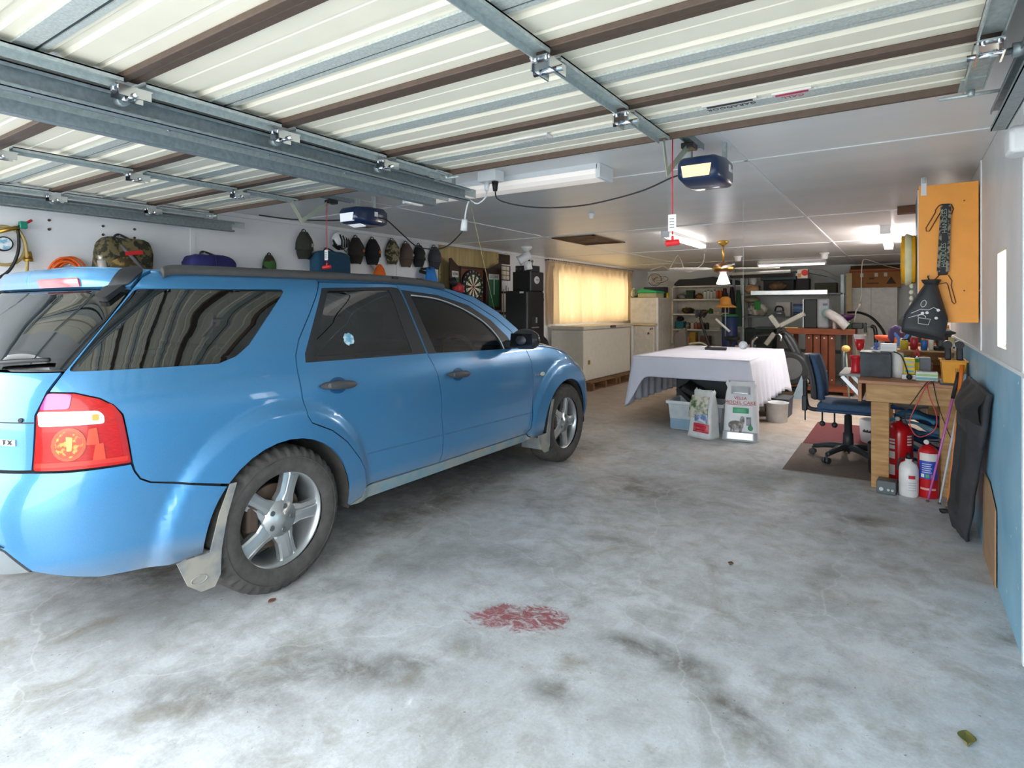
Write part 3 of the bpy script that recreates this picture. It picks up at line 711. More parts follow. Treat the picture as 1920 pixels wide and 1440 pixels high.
def rc(poly, r=.02, n=3):
    out = []; N = len(poly)
    for i in range(N):
        a = Vector(poly[i - 1]); b = Vector(poly[i]); c = Vector(poly[(i + 1) % N])
        d1 = a - b; d2 = c - b; k1 = min(r, d1.length * .45); k2 = min(r, d2.length * .45)
        ang = d1.angle(d2, 3.14)
        if ang > 2.7: out.append(tuple(b)); continue
        p = b + d1.normalized() * k1; q = b + d2.normalized() * k2
        for j in range(n + 1):
            t = j / n; out.append(tuple((1 - t) ** 2 * p + 2 * t * (1 - t) * b + t * t * q))
    return out
def inset(poly, d):
    N = len(poly); A = sum(poly[i - 1][0] * poly[i][1] - poly[i][0] * poly[i - 1][1] for i in range(N)); s = 1 if A > 0 else -1
    out = []
    for i in range(N):
        a = Vector(poly[i - 1]); b = Vector(poly[i]); c = Vector(poly[(i + 1) % N])
        e1 = (b - a); e2 = (c - b)
        if e1.length < 1e-7 or e2.length < 1e-7: out.append(tuple(b)); continue
        e1.normalize(); e2.normalize()
        n1 = Vector((-e1.y, e1.x)) * s; n2 = Vector((-e2.y, e2.x)) * s
        m = (n1 + n2); k = max(.35, 1 + n1.dot(n2)); out.append(tuple(b + m * (d / k)))
    return out
def panel(name, outer, mat, parent, holes=(), off=0., edge=.014, gap=.003, step=.025, mirror=True, bulge=None):
    outer = inset(outer, gap) if gap else list(outer)
    loops = [[Vector((a, b, 0)) for a, b in outer]] + [[Vector((a, b, 0)) for a, b in h] for h in holes]
    flat = [v for lp in loops for v in lp]
    tris = geometry.tessellate_polygon(loops)
    bm = bmesh.new(); vs = [bm.verts.new(v) for v in flat]
    for t in tris:
        try: bm.faces.new([vs[i] for i in t])
        except ValueError: pass
    q0_, q1_ = min(v.x for v in flat), max(v.x for v in flat); z0, z1 = min(v.y for v in flat), max(v.y for v in flat)
    def cuts(a, b, ax):
        k = math.floor(a / step) + 1
        while k * step < b:
            bmesh.ops.bisect_plane(bm, geom=bm.verts[:] + bm.edges[:] + bm.faces[:], plane_co=(k * step, 0, 0) if ax == 0 else (0, k * step, 0), plane_no=(1, 0, 0) if ax == 0 else (0, 1, 0)); k += 1
    cuts(q0_, q1_, 0); cuts(z0, z1, 1)
    bmesh.ops.remove_doubles(bm, verts=bm.verts, dist=1e-5)
    bm.verts.ensure_lookup_table()
    V = []; Nn = []; idx = {}
    for v in bm.verts:
        o_ = off + (bulge(v.co.x, v.co.y) if bulge else 0)
        p, nn = car_pt(v.co.x, v.co.y, o_); idx[v] = len(V); V.append(p); Nn.append(nn)
    F = []
    for f in bm.faces:
        ids = [idx[v] for v in f.verts]
        if f.normal.z < 0: ids.reverse()
        F.append(ids)
    if edge:
        for e in bm.edges:
            if len(e.link_faces) == 1:
                a, b = e.verts
                f = e.link_faces[0]; ls = list(f.verts); i = ls.index(a)
                if ls[(i + 1) % len(ls)] is not b: a, b = b, a
                if f.normal.z < 0: a, b = b, a
                k = len(V)
                for v in (a, b):
                    V.append(V[idx[v]]); Nn.append((0, 0, 0))
                for v in (a, b):
                    p, nn = car_pt(v.co.x, v.co.y, off - edge); V.append(p); Nn.append((0, 0, 0))
                F.append([k, k + 2, k + 3, k + 1])
    bm.free()
    L = Vector(parent['_w'])
    me = bpy.data.meshes.new(name); me.from_pydata([tuple(Vector(v) - L) for v in V], [], F); me.materials.append(mat)
    for p in me.polygons: p.use_smooth = True
    me.normals_split_custom_set_from_vertices(Nn)
    o = bpy.data.objects.new(name, me); COL.objects.link(o); o.parent = parent; o['_w'] = tuple(L)
    if mirror:
        c = o.copy(); COL.objects.link(c); c.parent = parent; c.scale = (-1, 1, 1); c['_w'] = tuple(L)
    return o
CAR = thing('station_wagon', 'metallic blue station wagon parked with its tail to the doorway', 'car', (CXC, 3.0, 0))
def arcp(h, r, a0, a1, n=14): return [(h[0] + r * math.cos(math.radians(a0 + (a1 - a0) * i / n)), h[1] + r * math.sin(math.radians(a0 + (a1 - a0) * i / n))) for i in range(n + 1)]
RA = (1.765, .335); FA = (4.635, .345)
taillight = [(.838, 1.062), (.92, 1.056), (.995, 1.03), (1.036, 1.0), (1.063, .962), (1.075, .885), (1.093, .767), (.898, .769), (.78, .776), (.793, .98)]
rdoor_rear = [(2.136, 1.524), (2.08, 1.44), (2.011, 1.343), (1.912, 1.214), (1.875, 1.135), (1.865, 1.056), (1.872, .94), (1.882, .835), (1.905, .797), (2.034, .736), (2.134, .658), (2.232, .543), (2.276, .472), (2.29, .37)]
mid = [(2.748, 1.533), (2.854, 1.069), (2.908, .952), (2.943, .80), (2.952, .657), (2.974, .531), (2.973, .414), (2.95, .358)]
fd_front = [(4.010, 1.062), (4.072, .93), (4.097, .767), (4.093, .504), (4.075, .39), (4.034, .354)]
fd_top = [(2.748, 1.533), (3.0, 1.526), (3.173, 1.509), (3.463, 1.42), (3.726, 1.297), (3.876, 1.197), (4.010, 1.062)]
qglass = [(1.185, 1.462), (1.885, 1.476), (1.885, 1.462), (1.632, 1.202), (1.558, 1.154), (1.468, 1.127), (.907, 1.135), (1.062, 1.32)]
# quarter panel
qp = [(1.102, .733), (1.093, .767), (1.075, .885), (1.063, .962), (1.036, 1.0), (.995, 1.03), (.92, 1.056), (.838, 1.062), (.896, 1.135), (1.062, 1.33), (1.173, 1.462), (1.219, 1.512), (1.27, 1.540), (1.7, 1.546), (2.12, 1.550)] \
    + rdoor_rear + [(2.27, .32), (2.17, .30)] + arcp(RA, .402, 0, 139) + [(1.16, .675), (1.121, .699)]
QG = rc(qglass, .02)
panel('quarter_panel', qp, PAINT, CAR, [QG])
panel('side_window', QG, TINT, CAR, off=-.003, gap=.0015, edge=.006)
# cant rail above the doors, down the windscreen pillar
panel('roof_side', [(2.12, 1.532)] + [(a, b + .003) for a, b in fd_top] + [(4.14, 1.066), (3.97, 1.22), (3.78, 1.345), (3.52, 1.462), (3.22, 1.524), (2.9, 1.547), (2.12, 1.550)], PAINT, CAR, gap=.002)
# doors
rh = rc([(1.924, 1.096), (1.932, 1.142), (2.137, 1.491), (2.688, 1.513), (2.7485, 1.507), (2.845, 1.084)], .006)
rgl = rc([(1.992, 1.107), (1.985, 1.14), (2.17, 1.475), (2.660, 1.495), (2.722, 1.098)], .015)
rd = panel('rear_door', rdoor_rear + list(reversed(mid)), PAINT, CAR, [rh])
panel('window_frame', rh, TRIMB, CAR, [rgl], off=-.001, gap=.001)
panel('rear_door_window', rgl, TINT, CAR, off=-.006, gap=.001, edge=.004)
fh = rc([(2.7615, 1.497), (3.106, 1.469), (3.414, 1.40), (3.649, 1.286), (3.81, 1.155), (3.87, 1.058), (2.857, 1.081)], .006)
fgl = rc([(2.834, 1.457), (3.09, 1.435), (3.337, 1.368), (3.551, 1.267), (3.676, 1.151), (3.712, 1.060), (2.937, 1.085)], .015)
panel('front_door', mid + list(reversed(fd_front)) + list(reversed(fd_top))[1:-1], PAINT, CAR, [fh])
panel('window_frame', fh, TRIMB, CAR, [fgl], off=-.001, gap=.001)
panel('front_door_window', fgl, TINTF, CAR, off=-.006, gap=.001, edge=.004)
# chrome-grey weather strip over the front glass
pts = [car_pt(a, b, .002)[0] for a, b in [(2.84, 1.462), (3.09, 1.440), (3.337, 1.373), (3.551, 1.272), (3.68, 1.155), (3.717, 1.062)]]
obj('weather_strip', G().tube(smooth_path(pts, 5), .0045, 6), M('aeb6b8', .4), CAR)
# front fender, bumpers, sill
panel('front_fender', [(4.013, 1.062)] + fd_front[1:] + [(4.06, .33), (4.10, .31), (4.235, .31)] + arcp(FA, .398, 185, 25, 16) + [(5.03, .60), (5.03, .70), (5.08, .85), (4.75, .963), (4.45, 1.03), (4.2, 1.06)], PAINT, CAR)
panel('front_bumper', arcp(FA, .398, 24, -8, 5) + [(5.1, .24), (6.6, .22), (6.6, .60), (5.3, .64), (5.033, .69), (5.033, .60)], PAINT, CAR)
panel('headlight', rc([(5.04, .70), (5.3, .65), (5.75, .65), (5.75, .74), (5.25, .80), (5.09, .845)], .02), M('dfe6ea', .1, var=.03, coat=1), CAR, off=.002)
panel('grille', [(5.76, .61), (6.6, .61), (6.6, .79), (5.76, .75)], BLACK, CAR)
panel('sill', [(2.29, .366), (2.95, .354), (4.034, .350), (4.06, .328), (4.10, .306), (4.02, .285), (2.24, .285), (2.175, .298), (2.27, .318)], M('7795a0', .55, col2='a59d8d', scale=6, thr=(.35, .7)), CAR)
panel('rear_bumper', arcp(RA, .402, 140, 182, 8) + [(1.24, .31), (1.0, .335), (.883, .372), (.785, .41), (.70, .50), (.60, .56), (-.2, .56), (-.2, .778), (.78, .773), (.898, .766), (1.09, .764), (1.10, .733), (1.121, .698), (1.16, .674)], PAINT, CAR, bulge=lambda q, z: .018 * math.exp(-((z - .66) / .10) ** 2) * min(1, max(0, (1.15 - q) / .2)))
panel('bumper_step', [(.785, .41), (.70, .50), (.60, .555), (-.2, .555), (-.2, .40), (.60, .40)], M('8d9396', .4, .5), CAR, off=.004)
panel('bumper_mesh', [(.70, .515), (.60, .57), (.2, .57), (.2, .535), (.6, .535)], M('3b4248', .5, col2='14171a', scale=160), CAR, off=.008, gap=0)
# tailgate
panel('tailgate', [(-.2, .782), (.777, .779), (.789, .98), (.835, 1.064), (.893, 1.135), (-.2, 1.135)], PAINT, CAR)
panel('rear_window', rc([(.905, 1.14), (1.062, 1.325), (1.165, 1.458), (.3, 1.458), (.3, 1.14)], .01), TINT, CAR, off=-.002)
panel('spoiler', [(1.17, 1.462), (1.215, 1.512), (1.268, 1.540), (.3, 1.553), (.3, 1.462)], PAINT, CAR, off=.012, edge=.03)
panel('spoiler_trim', rc([(1.03, 1.405), (1.075, 1.40), (1.235, 1.525), (1.215, 1.545), (1.15, 1.53)], .012), TRIMB, CAR, off=.03, edge=.03)
panel('brake_light', rc([(.60, 1.47), (.80, 1.468), (.96, 1.472), (.96, 1.505), (.60, 1.505)], .008), M('c8464c', .25, coat=1), CAR, off=.018, mirror=False)
panel('tailgate_seam', [(.55, .955), (.787, .952), (.787, .957), (.55, .960)], BLACK, CAR, off=.001, edge=0, gap=0)
bd = panel('badge', rc([(.62, .872), (.722, .868), (.722, .896), (.62, .90)], .003), M('c9ced2', .2, .8), CAR, off=.004, edge=.005, mirror=False)
p, nn = car_pt(.688, .8835, .006); e1 = Vector(car_pt(.72, .883)[0]) - Vector(car_pt(.65, .885)[0])
text('badge_lettering', 'T X', .024, BLACK, p, e1, (0, 0, 1), bd, ext=.001)
# tail light cluster
RED = M('b80c08', .3, var=.3, scale=60, coat=.35, stretch=(1, 1, 4), spec=.3); 
tl = panel('tail_light', rc(taillight, .015), RED, CAR, off=.007, edge=.02, gap=.004)
def sub(name, poly, mat, off, r=.01): return panel(name, rc(poly, r), mat, tl, off=off, edge=.003, gap=0, step=.02, mirror=False)
sub('rim_band', [(1.02, 1.01), (1.036, .998), (1.058, .96), (1.069, .885), (1.085, .775), (1.066, .776), (1.05, .885), (1.04, .955)], M('a80a0e', .3, coat=.3), .0095, .004)
sub('reverse_lamp', [(.803, .993), (.985, .985), (1.002, .966), (1.002, .936), (.803, .940)], M('f1eeee', .15, var=.05, coat=1), .0105)
sub('amber_bulb', [(.965, .972), (.985, .972), (.985, .95), (.965, .95)], M('e09a3a', .3), .0125, .004)
sub('upper_lens', [(.838, 1.056), (.912, 1.05), (.898, .998), (.808, .999)], M('c23a8e', .15, var=.2, scale=20, coat=1), .0105)
sub('lower_band', [(.79, .79), (1.075, .782), (1.078, .80), (.79, .808)], M('c8260e', .3, coat=.3), .0105, .003)
cir = [(.893 + .052 * math.cos(t * PI / 10), .869 + .062 * math.sin(t * PI / 10)) for t in range(20)]
cin = [(.893 + .042 * math.cos(t * PI / 10), .869 + .051 * math.sin(t * PI / 10)) for t in range(20)]
panel('reflector_ring', cir, M('e04a1c', .3, coat=.2), tl, [cin], off=.0125, edge=.004, gap=0, step=.02, mirror=False)
sub('reflector_bowl', cin, M('c23a10', .3, col2='f09a3a', scale=55, thr=(.5, .6), coat=.2), .0115, .001)
sub('bulb', [(.885, .90), (.905, .895), (.902, .845), (.888, .845)], M('f7b060', .25), .014, .004)
for k, (a, b) in enumerate(((.965, .89), (.985, .83))): sub('facet', [(a - .012, b + .03), (a + .012, b + .034), (a + .02, b - .03), (a - .02, b - .028)], M('d8421a', .3, coat=.2), .0115, .004)
# inner shell behind the gaps, floor pan, roof, windscreen, bonnet
panel('inner_shell', [(.2, .42), (1.36, .40)] + list(reversed(arcp(RA, .43, 0, 175))) + [(2.2, .31), (4.19, .31)] + list(reversed(arcp(FA, .43, 0, 180))) + [(5.1, .30), (6.5, .30), (6.5, .62), (5.1, .80), (4.2, 1.03), (2.9, 1.055), (1.9, 1.07), (.2, 1.09)], INNER, CAR, off=-.014, edge=0, gap=0, step=.1)
redge = [(1.268, 1.538), (1.6, 1.545), (2.12, 1.550), (2.9, 1.547), (3.22, 1.524)]
def edge_pts(lst): return [Vector(car_pt(a, b, 0)[0]) for a, b in lst]
def loft(lst, crown, fwd, nv=16, pw=2):
    pr = smooth_path(edge_pts(lst), 6); g = G(); n = len(pr)
    def fn(u, v):
        p = pr[round(u * (n - 1))]; t = 2 * v - 1; hw = p.x - CXC
        k = 1 - abs(t) ** pw
        return (CXC + hw * t, p.y + fwd(u) * k, p.z + crown(u) * k)
    g.grid(fn, n - 1, nv); return g
obj('roof', loft(redge, lambda u: .035, lambda u: .16 * (u - .75) if u > .75 else -.10 * (1 - u / .3) if u < .3 else 0), PAINT, CAR, solid=.01)
scr = [(3.22, 1.524), (3.52, 1.462), (3.78, 1.345), (3.97, 1.22), (4.14, 1.066)]
obj('windscreen', loft(scr, lambda u: .035 * (1 - u), lambda u: .04 + .26 * u), TINTF, CAR)
obj('bonnet', loft([(4.142, 1.064), (4.2, 1.06), (4.45, 1.03), (4.75, .963), (5.08, .85), (5.3, .78)], lambda u: .05 + .02 * u, lambda u: .30 - .12 * u, pw=2.6), PAINT, CAR, solid=.008)
# panel line between fender and bonnet; roof rails
for s_ in (1, -1):
    pts = [car_pt(a, b, .010)[0] for a, b in [(1.30, 1.528), (1.36, 1.543), (1.6, 1.549), (2.1, 1.554), (2.6, 1.556), (2.9, 1.551), (3.12, 1.536), (3.2, 1.524)]]
    pts = [(p_[0] if s_ == 1 else 2 * CXC - p_[0], p_[1], p_[2]) for p_ in pts]
    pp = smooth_path(pts, 5); g = G()
    prof = [(-.022, -.022), (-.02, .014), (0, .024), (.018, .014), (.022, -.022)]
    n = len(prof); vs = [Vector(p_) + Vector((a * s_, 0, b)) for p_ in pp for a, b in prof]
    g.add(vs, [(i * n + k, i * n + (k + 1) % n, (i + 1) * n + (k + 1) % n, (i + 1) * n + k) for i in range(len(pp) - 1) for k in range(n)] + [tuple(range(n)), tuple((len(pp) - 1) * n + k for k in range(n))], True)
    rr = obj('roof_rail', g, M('4b4a4a', .5), CAR)
    for y in (2.72, 2.95): obj('rail_slot', G().box(CXC + s_ * .686 - .010, CXC + s_ * .686 + .010, y, y + .05, 1.566, 1.580), BLACK, rr)
g = G().box(CXC - .76, CXC + .76, 1.5, 5.1, .32, .38); obj('floor_pan', g, INNER, CAR)
obj('dashboard', G().box(CXC - .74, CXC + .74, 3.98, 4.4, .70, 1.04), M('2a2c2f', .7), CAR, bev=.06)
stw = [Vector((CXC + .36, 3.82, .98)) + Vector((.18 * math.cos(t * PI / 12), -.06 * math.sin(t * PI / 12), .17 * math.sin(t * PI / 12))) for t in range(24)]
obj('steering_wheel', G().tube(stw, .015, 8, closed=True), BLACK, CAR)
SEATM = M('35383c', .85, var=.2, scale=30)
def seat(x0, x1, y, h=1.13):
    s_ = obj('seat', G().box(x0, x1, y, y + .52, .42, .60), SEATM, CAR, bev=.05)
    obj('backrest', G().prism([(y - .22, h), (y - .10, h), (y + .10, .55), (y - .04, .52)], x1 - x0, (x0, 0, 0), (0, 1, 0), (0, 0, 1), (1, 0, 0)), SEATM, s_, bev=.045)
    xm = (x0 + x1) / 2
    for xx in ((xm,) if x1 - x0 < .7 else (x0 + .25, xm, x1 - .25)):
        obj('headrest', G().box(xx - .13, xx + .13, y - .27, y - .17, h + .04, h + .22).cyl((xx - .05, y - .2, h), (xx - .05, y - .2, h + .08), .008, seg=8).cyl((xx + .05, y - .2, h), (xx + .05, y - .2, h + .08), .008, seg=8), SEATM, s_, bev=.03)
seat(CXC + .10, CXC + .62, 3.10); seat(CXC - .62, CXC - .10, 3.10); seat(CXC - .62, CXC + .62, 2.12)
# handles, mirror, indicator, badges
def handle(q, z, hw):
    d = panel('handle_cup', [(q + hw * .50 * math.cos(t * PI / 8), z + .044 * math.sin(t * PI / 8)) for t in range(16)], M('1f5c8c', .3, .4, coat=.6), CAR, off=.0025, edge=.002, gap=0)
    def fn(u, v):
        t = 2 * u - 1; wz = .021 * (1 - abs(t) ** 3) ** .5 + .001; a = 2 * PI * v
        k = 1 - t * t
        p, nn = car_pt(q + hw * t, z + wz * math.cos(a) - .006 * t, .008 + .022 * k + .012 * math.sin(a)); return p
    h_ = obj('door_handle', G().grid(fn, 14, 10), M('47494c', .4), CAR)
    p, nn = car_pt(q - hw * .62, z + .003, .03); obj('keyhole', G().cyl(p, Vector(p) + Vector(nn) * .004, .011, seg=14), M('8d9194', .3, .8), h_)
handle(2.10, .963, .122); handle(3.118, .926, .122)
p, nn = car_pt(3.80, 1.10, 0); p = Vector(p)
mc = p + Vector((.17, -.02, .035))
mir = obj('mirror_housing', G().ball(mc, 1, 18, 12, (.125, .075, .085), flat=-.07), M('2b2c2f', .28, coat=.4), CAR)
obj('mirror_arm', G().prism([(-.05, -.03), (.06, -.03), (.05, .03), (-.04, .03)], .12, p + Vector((-.02, 0, -.005)), (0, 1, 0), (0, 0, 1), (1, 0, 0)), TRIMB, mir, bev=.012)
obj('mirror_glass', G().add([mc + Vector((-.1, -.066, -.055)), mc + Vector((.1, -.066, -.055)), mc + Vector((.1, -.066, .05)), mc + Vector((-.09, -.066, .05))], [(0, 1, 2, 3)]), M('3c4148', .12, .9), mir, solid=.004)
panel('side_indicator', [(4.241 + .035 * math.cos(t * PI / 8), .824 + .016 * math.sin(t * PI / 8)) for t in range(16)], M('e9e2c8', .2, coat=1), CAR, off=.005, edge=.006, gap=0, step=.02)
b2 = panel('fender_badge', [(4.13, .816), (4.19, .815), (4.19, .83), (4.13, .831)], M('c6ccd0', .2, .8), CAR, off=.003, gap=0, step=.02)
# bright spot of light in the rear door glass, painted as a pale patch
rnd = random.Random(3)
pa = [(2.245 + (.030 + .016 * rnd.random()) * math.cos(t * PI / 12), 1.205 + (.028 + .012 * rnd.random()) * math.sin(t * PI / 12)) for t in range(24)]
panel('glass_light_patch', pa, M('cfe6ee', .6, col2='6aa9c6', scale=30), CAR, off=-.0045, edge=0, gap=0, mirror=False, step=.02)
# door crease moulding
for a, b, za, zb in ((2.31, 2.965, .545, .535), (2.985, 4.085, .535, .515)): panel('rub_strip', [(a, za), (b, zb), (b, zb + .009), (a, za + .009)], M('3a7099', .5), CAR, off=.002, edge=.003, gap=0)
# rear wiper
pw_ = [car_pt(a, b, .02)[0] for a, b in [(.62, 1.155), (.75, 1.165), (.86, 1.17)]]
obj('wiper', G().tube(smooth_path(pw_, 4), .009, 6), BLACK, CAR)
p, nn = car_pt(.74, .965, .0); obj('tailgate_button', G().cyl(p, Vector(p) + Vector(nn) * .006, .008, seg=12), BLACK, CAR)

# ---- wheels
TYRE = M('4a4744', .85, var=.3, scale=25, bump=.25)
ALLOY = M('b9bdbe', .32, .75, var=.06)
def wheel(hy, hz, sgn, name):
    xo = CXC + sgn * .928; w = .235
    root = obj(name, _tyre(xo, hy, hz, sgn, w), TYRE, CAR)
    prof = [(.232, -.012), (.236, -.004), (.230, .0), (.222, -.006), (.212, -.05), (.205, -.17), (.22, -.20)]
    obj('rim', G().lathe([(r, h * sgn) for r, h in prof], (xo - sgn * .012, hy, hz), 'X', 60), ALLOY, root)
    xf = xo - sgn * .018
    for k in range(5):
        a = -.04 + k * 2 * PI / 5
        ca, sa = math.cos(a), math.sin(a)
        g = G(); st = [(.03, .05, -.010), (.085, .052, -.004), (.12, .041, -.004), (.17, .042, -.008), (.205, .046, -.011), (.222, .058, -.014)]
        rows = []
        for r, hw, dx in st:
            row = []
            for t, d in ((-1, -.045), (-1, -.014), (-.80, -.006), (-.10, 0), (.30, -.001), (.42, -.010), (.56, -.004), (1, -.012), (1, -.045)):
                yy = r * ca - t * hw * sa; zz = r * sa + t * hw * ca
                row.append((xf + sgn * (dx + d), hy + yy, hz + zz))
            rows.append(row)
        n = 9; g.add([v for r_ in rows for v in r_], [(i * n + j, i * n + j + 1, (i + 1) * n + j + 1, (i + 1) * n + j) for i in range(len(rows) - 1) for j in range(n - 1)])
        obj('spoke', g, ALLOY, root)
        b = a + PI / 5
        obj('lug_recess', G().cyl((xf - sgn * .012, hy + .060 * math.cos(a), hz + .060 * math.sin(a)), (xf + sgn * .0015, hy + .060 * math.cos(a), hz + .060 * math.sin(a)), .0125, seg=14), M('6f7476', .4, .7), root)
    obj('hub', G().lathe([(.0, .004 * sgn), (.03, .003 * sgn), (.034, -.003 * sgn), (.085, -.0045 * sgn), (.095, -.03 * sgn)], (xf, hy, hz), 'X', 30), ALLOY, root)
    obj('brake_disc', G().cyl((xo - sgn * .10, hy, hz), (xo - sgn * .125, hy, hz), .155, seg=40), M('6f5a4d', .6, .4, scale=20), root)
    obj('caliper', G().box(xo - sgn * .06 - .03, xo - sgn * .06 + .03, hy - .17, hy - .11, hz - .03, hz + .11), M('4c3d33', .7), root, bev=.015)
    return root
def _tyre(xo, hy, hz, sgn, w):
    prof = [(.226, .0, 0), (.240, .006, 0), (.262, .012, 0), (.285, .013, 0), (.31, .008, 0), (.330, -.004, 1), (.344, -.020, 1), (.351, -.045, 1), (.352, -.085, 2), (.352, -.118, 2), (.352, -.150, 2), (.351, -.19, 1), (.343, -.215, 1), (.325, -.232, 0), (.28, -.245, 0), (.226, -.235, 0)]
    N = 240; n = len(prof); vs = []
    for i in range(N):
        t = 2 * PI * i / N
        for j, (r, h, k) in enumerate(prof):
            cut = 0
            if k == 1: cut = .010 if (i + 2 * (j % 2)) % 6 < 2 else 0
            elif k == 2: cut = .008 if (i + 2 * j) % 5 == 0 else 0
            rr = r - cut
            z = hz + rr * math.sin(t)
            vs.append((xo + sgn * (h - (.004 if k == 1 and cut else 0)), hy + rr * math.cos(t), max(z, .0005) if z < .02 else z))
    fs = [(i * n + j, ((i + 1) % N) * n + j, ((i + 1) % N) * n + j + 1, i * n + j + 1) for i in range(N) for j in range(n - 1)]
    g = G().add(vs, fs, True)
    # raised ring on the sidewall
    g.lathe([(.298, .0125 * sgn), (.300, .0155 * sgn), (.303, .0125 * sgn)], (xo, hy, hz), 'X', 80)
    return g
for (hy, hz) in (RH, FH):
    for s_ in (1, -1): wheel(hy, TR - .002, s_, 'wheel')
# wheel arch liners, mudflaps
for (h, nm) in ((RA, 'r'), (FA, 'f')):
    for s_ in (1, -1):
        g = G(); pts = arcp(h, .425, -8, 188, 24)
        vs = [(CXC + s_ * x, y, z) for x in (.45, .80, .895) for y, z in pts]; n = len(pts)
        g.add(vs, [(i * n + j, i * n + j + 1, (i + 1) * n + j + 1, (i + 1) * n + j) for i in range(2) for j in range(n - 1)], True)
        g.add([(CXC + s_ * .45, y, z) for y, z in pts], [tuple(range(n))])
        obj('arch_liner', g, M('55524d', .9, var=.3, scale=12), CAR)
FLAP = M('74797d', .6, var=.2, scale=8, col2='98948a')
def flap(yb, s_, front):
    X1 = CXC + s_ * .952; X0 = CXC + s_ * .70
    prof = [(yb - .13, .33), (yb - .085, .22), (yb - .03, .175), (yb + .03, .175), (yb + .055, .22), (yb + .06, .33), (yb + .085, .46), (yb + .13, .60), (yb + .10, .60), (yb + .05, .48), (yb + .01, .33)]
    g = G().prism([(a, b) for a, b in prof], .008, (X1, 0, 0), (0, 1, 0), (0, 0, 1), (s_, 0, 0))
    g.box(min(X0, X1), max(X0, X1), yb + .02, yb + .032, .18, .32)
    f_ = obj('mudflap', g, FLAP, CAR)
    if s_ == 1:
        el = [Vector((X1 + .010, yb - .04 + .034 * math.cos(t * PI / 10), .232 + .016 * math.sin(t * PI / 10))) for t in range(20)]
        obj('oval_emblem', G().tube(el, .003, 6, closed=True), M('9c9c98', .5), f_)
for s_ in (1, -1):
    flap(RA[0] - .40, s_, False); flap(FA[0] - .40, s_, True)
# ================================================================ things hung on the left wall
def lw(px, py, d=.03): return at(px, py, X=XL + d)
CAMO = M('6a6040', .85, col2='2c2b1e', scale=22, thr=(.45, .52)); CAMO2 = M('8b8163', .85, col2='3d3a2a', scale=26, thr=(.45, .52)); GCAMO = M('3d6a33', .85, col2='33261f', scale=16, thr=(.46, .52))
def cap(label, px, py0, py1, mc, mb, badge=None, seedv=0, name='cap', lean=0.):
    top = lw(px, py0, 0); bot = lw(px, py1, 0); hgt = top.z - bot.z; y = top.y; z0 = top.z; k = hgt / .30
    t = thing(name, label, 'cap', (XL, y, bot.z))
    hw = lambda s: k * (.032 + .058 * math.sin(min(1, s * 1.25) * PI / 2)) if s < .8 else k * .09
    def crown(u, v):                       # u down, v across
        a = PI * v; s = u
        d = k * .10 * (math.sin(a)) ** .8 * (.35 + .65 * math.sin(min(1, s * 1.1 + .1) * PI * .6))
        n_ = .004 * noise.noise(Vector((u * 6 + seedv, v * 6, seedv)))
        return (XL + .012 + d + n_, y - hw(s) * math.cos(a) + lean * s * .05, z0 - .03 * k - s * .185 * k)
    def brim(u, v):
        a = PI * v; s = u
        w_ = k * (.082 - .025 * s * s); d = k * .085 * math.sin(a) * (1 - .35 * s)
        return (XL + .016 + d, y - w_ * math.cos(a) + lean * .05, z0 - .03 * k - .18 * k - s * .09 * k)
    obj('crown', G().grid(crown, 12, 14), mc, t, solid=.004)
    obj('brim', G().grid(brim, 6, 14), mb, t, solid=.005)
    obj('strap', G().tube([(XL + .02, y - .03 * k, z0 - .04 * k), (XL + .022, y - .018 * k, z0 - .008 * k), (XL + .022, y, z0), (XL + .022, y + .018 * k, z0 - .008 * k), (XL + .02, y + .03 * k, z0 - .04 * k)], .005, 6), BLACK, t)
    obj('hook', G().cyl((XL, y, z0 - .012), (XL + .03, y, z0 - .008), .004, seg=6), GALV, t)
    if badge:
        p = crown(.72, .62); obj('badge', G().ball(p, .001, 10, 6, (6, 26, 20)), badge, t)
        pb = brim(.25, .62)
    return t
ORNG = M('d9731e', .7); 
cap('dark olive bush hat hanging highest beside the teal bag', 567, 430, 486, M('3b3d34', .9, scale=20), M('33352d', .9), M('b9b9b0', .7), 1, name='hanging_hat')
cap('dark brown cap with orange badge next to the white helmet', 664, 441, 495, M('35302a', .9), M('2e2a26', .9), M('9c5a2c', .7), 2, name='baseball_hat')
cap('black cap with large orange emblem on its front', 695, 444, 497, M('1e1d20', .9), M('1b1b1e', .9), ORNG, 3, name='baseball_hat')
cap('tan and olive camouflage cap hanging on the wall', 732, 446, 496, CAMO2, CAMO2, None, 4, name='baseball_hat')
cap('plain faded brown cap between camouflage cap and black cap', 758, 452, 501, M('5d5049', .9), M('57493f', .9), M('a08d7a', .8), 5, name='baseball_hat')
cap('black mesh cap with small pale emblem next to the grey cap', 782, 456, 501, M('1c1d1f', .7), M('18191b', .7), M('a8a48c', .7), 6, name='baseball_hat')
cap('charcoal grey cap with red line above the blue jacket', 811, 459, 505, M('44464c', .9), M('3b3c42', .9), M('b04048', .7), 7, name='baseball_hat')
cap('green and brown camouflage cap low on the wall', 502, 474, 516, GCAMO, GCAMO, None, 8, name='baseball_hat')
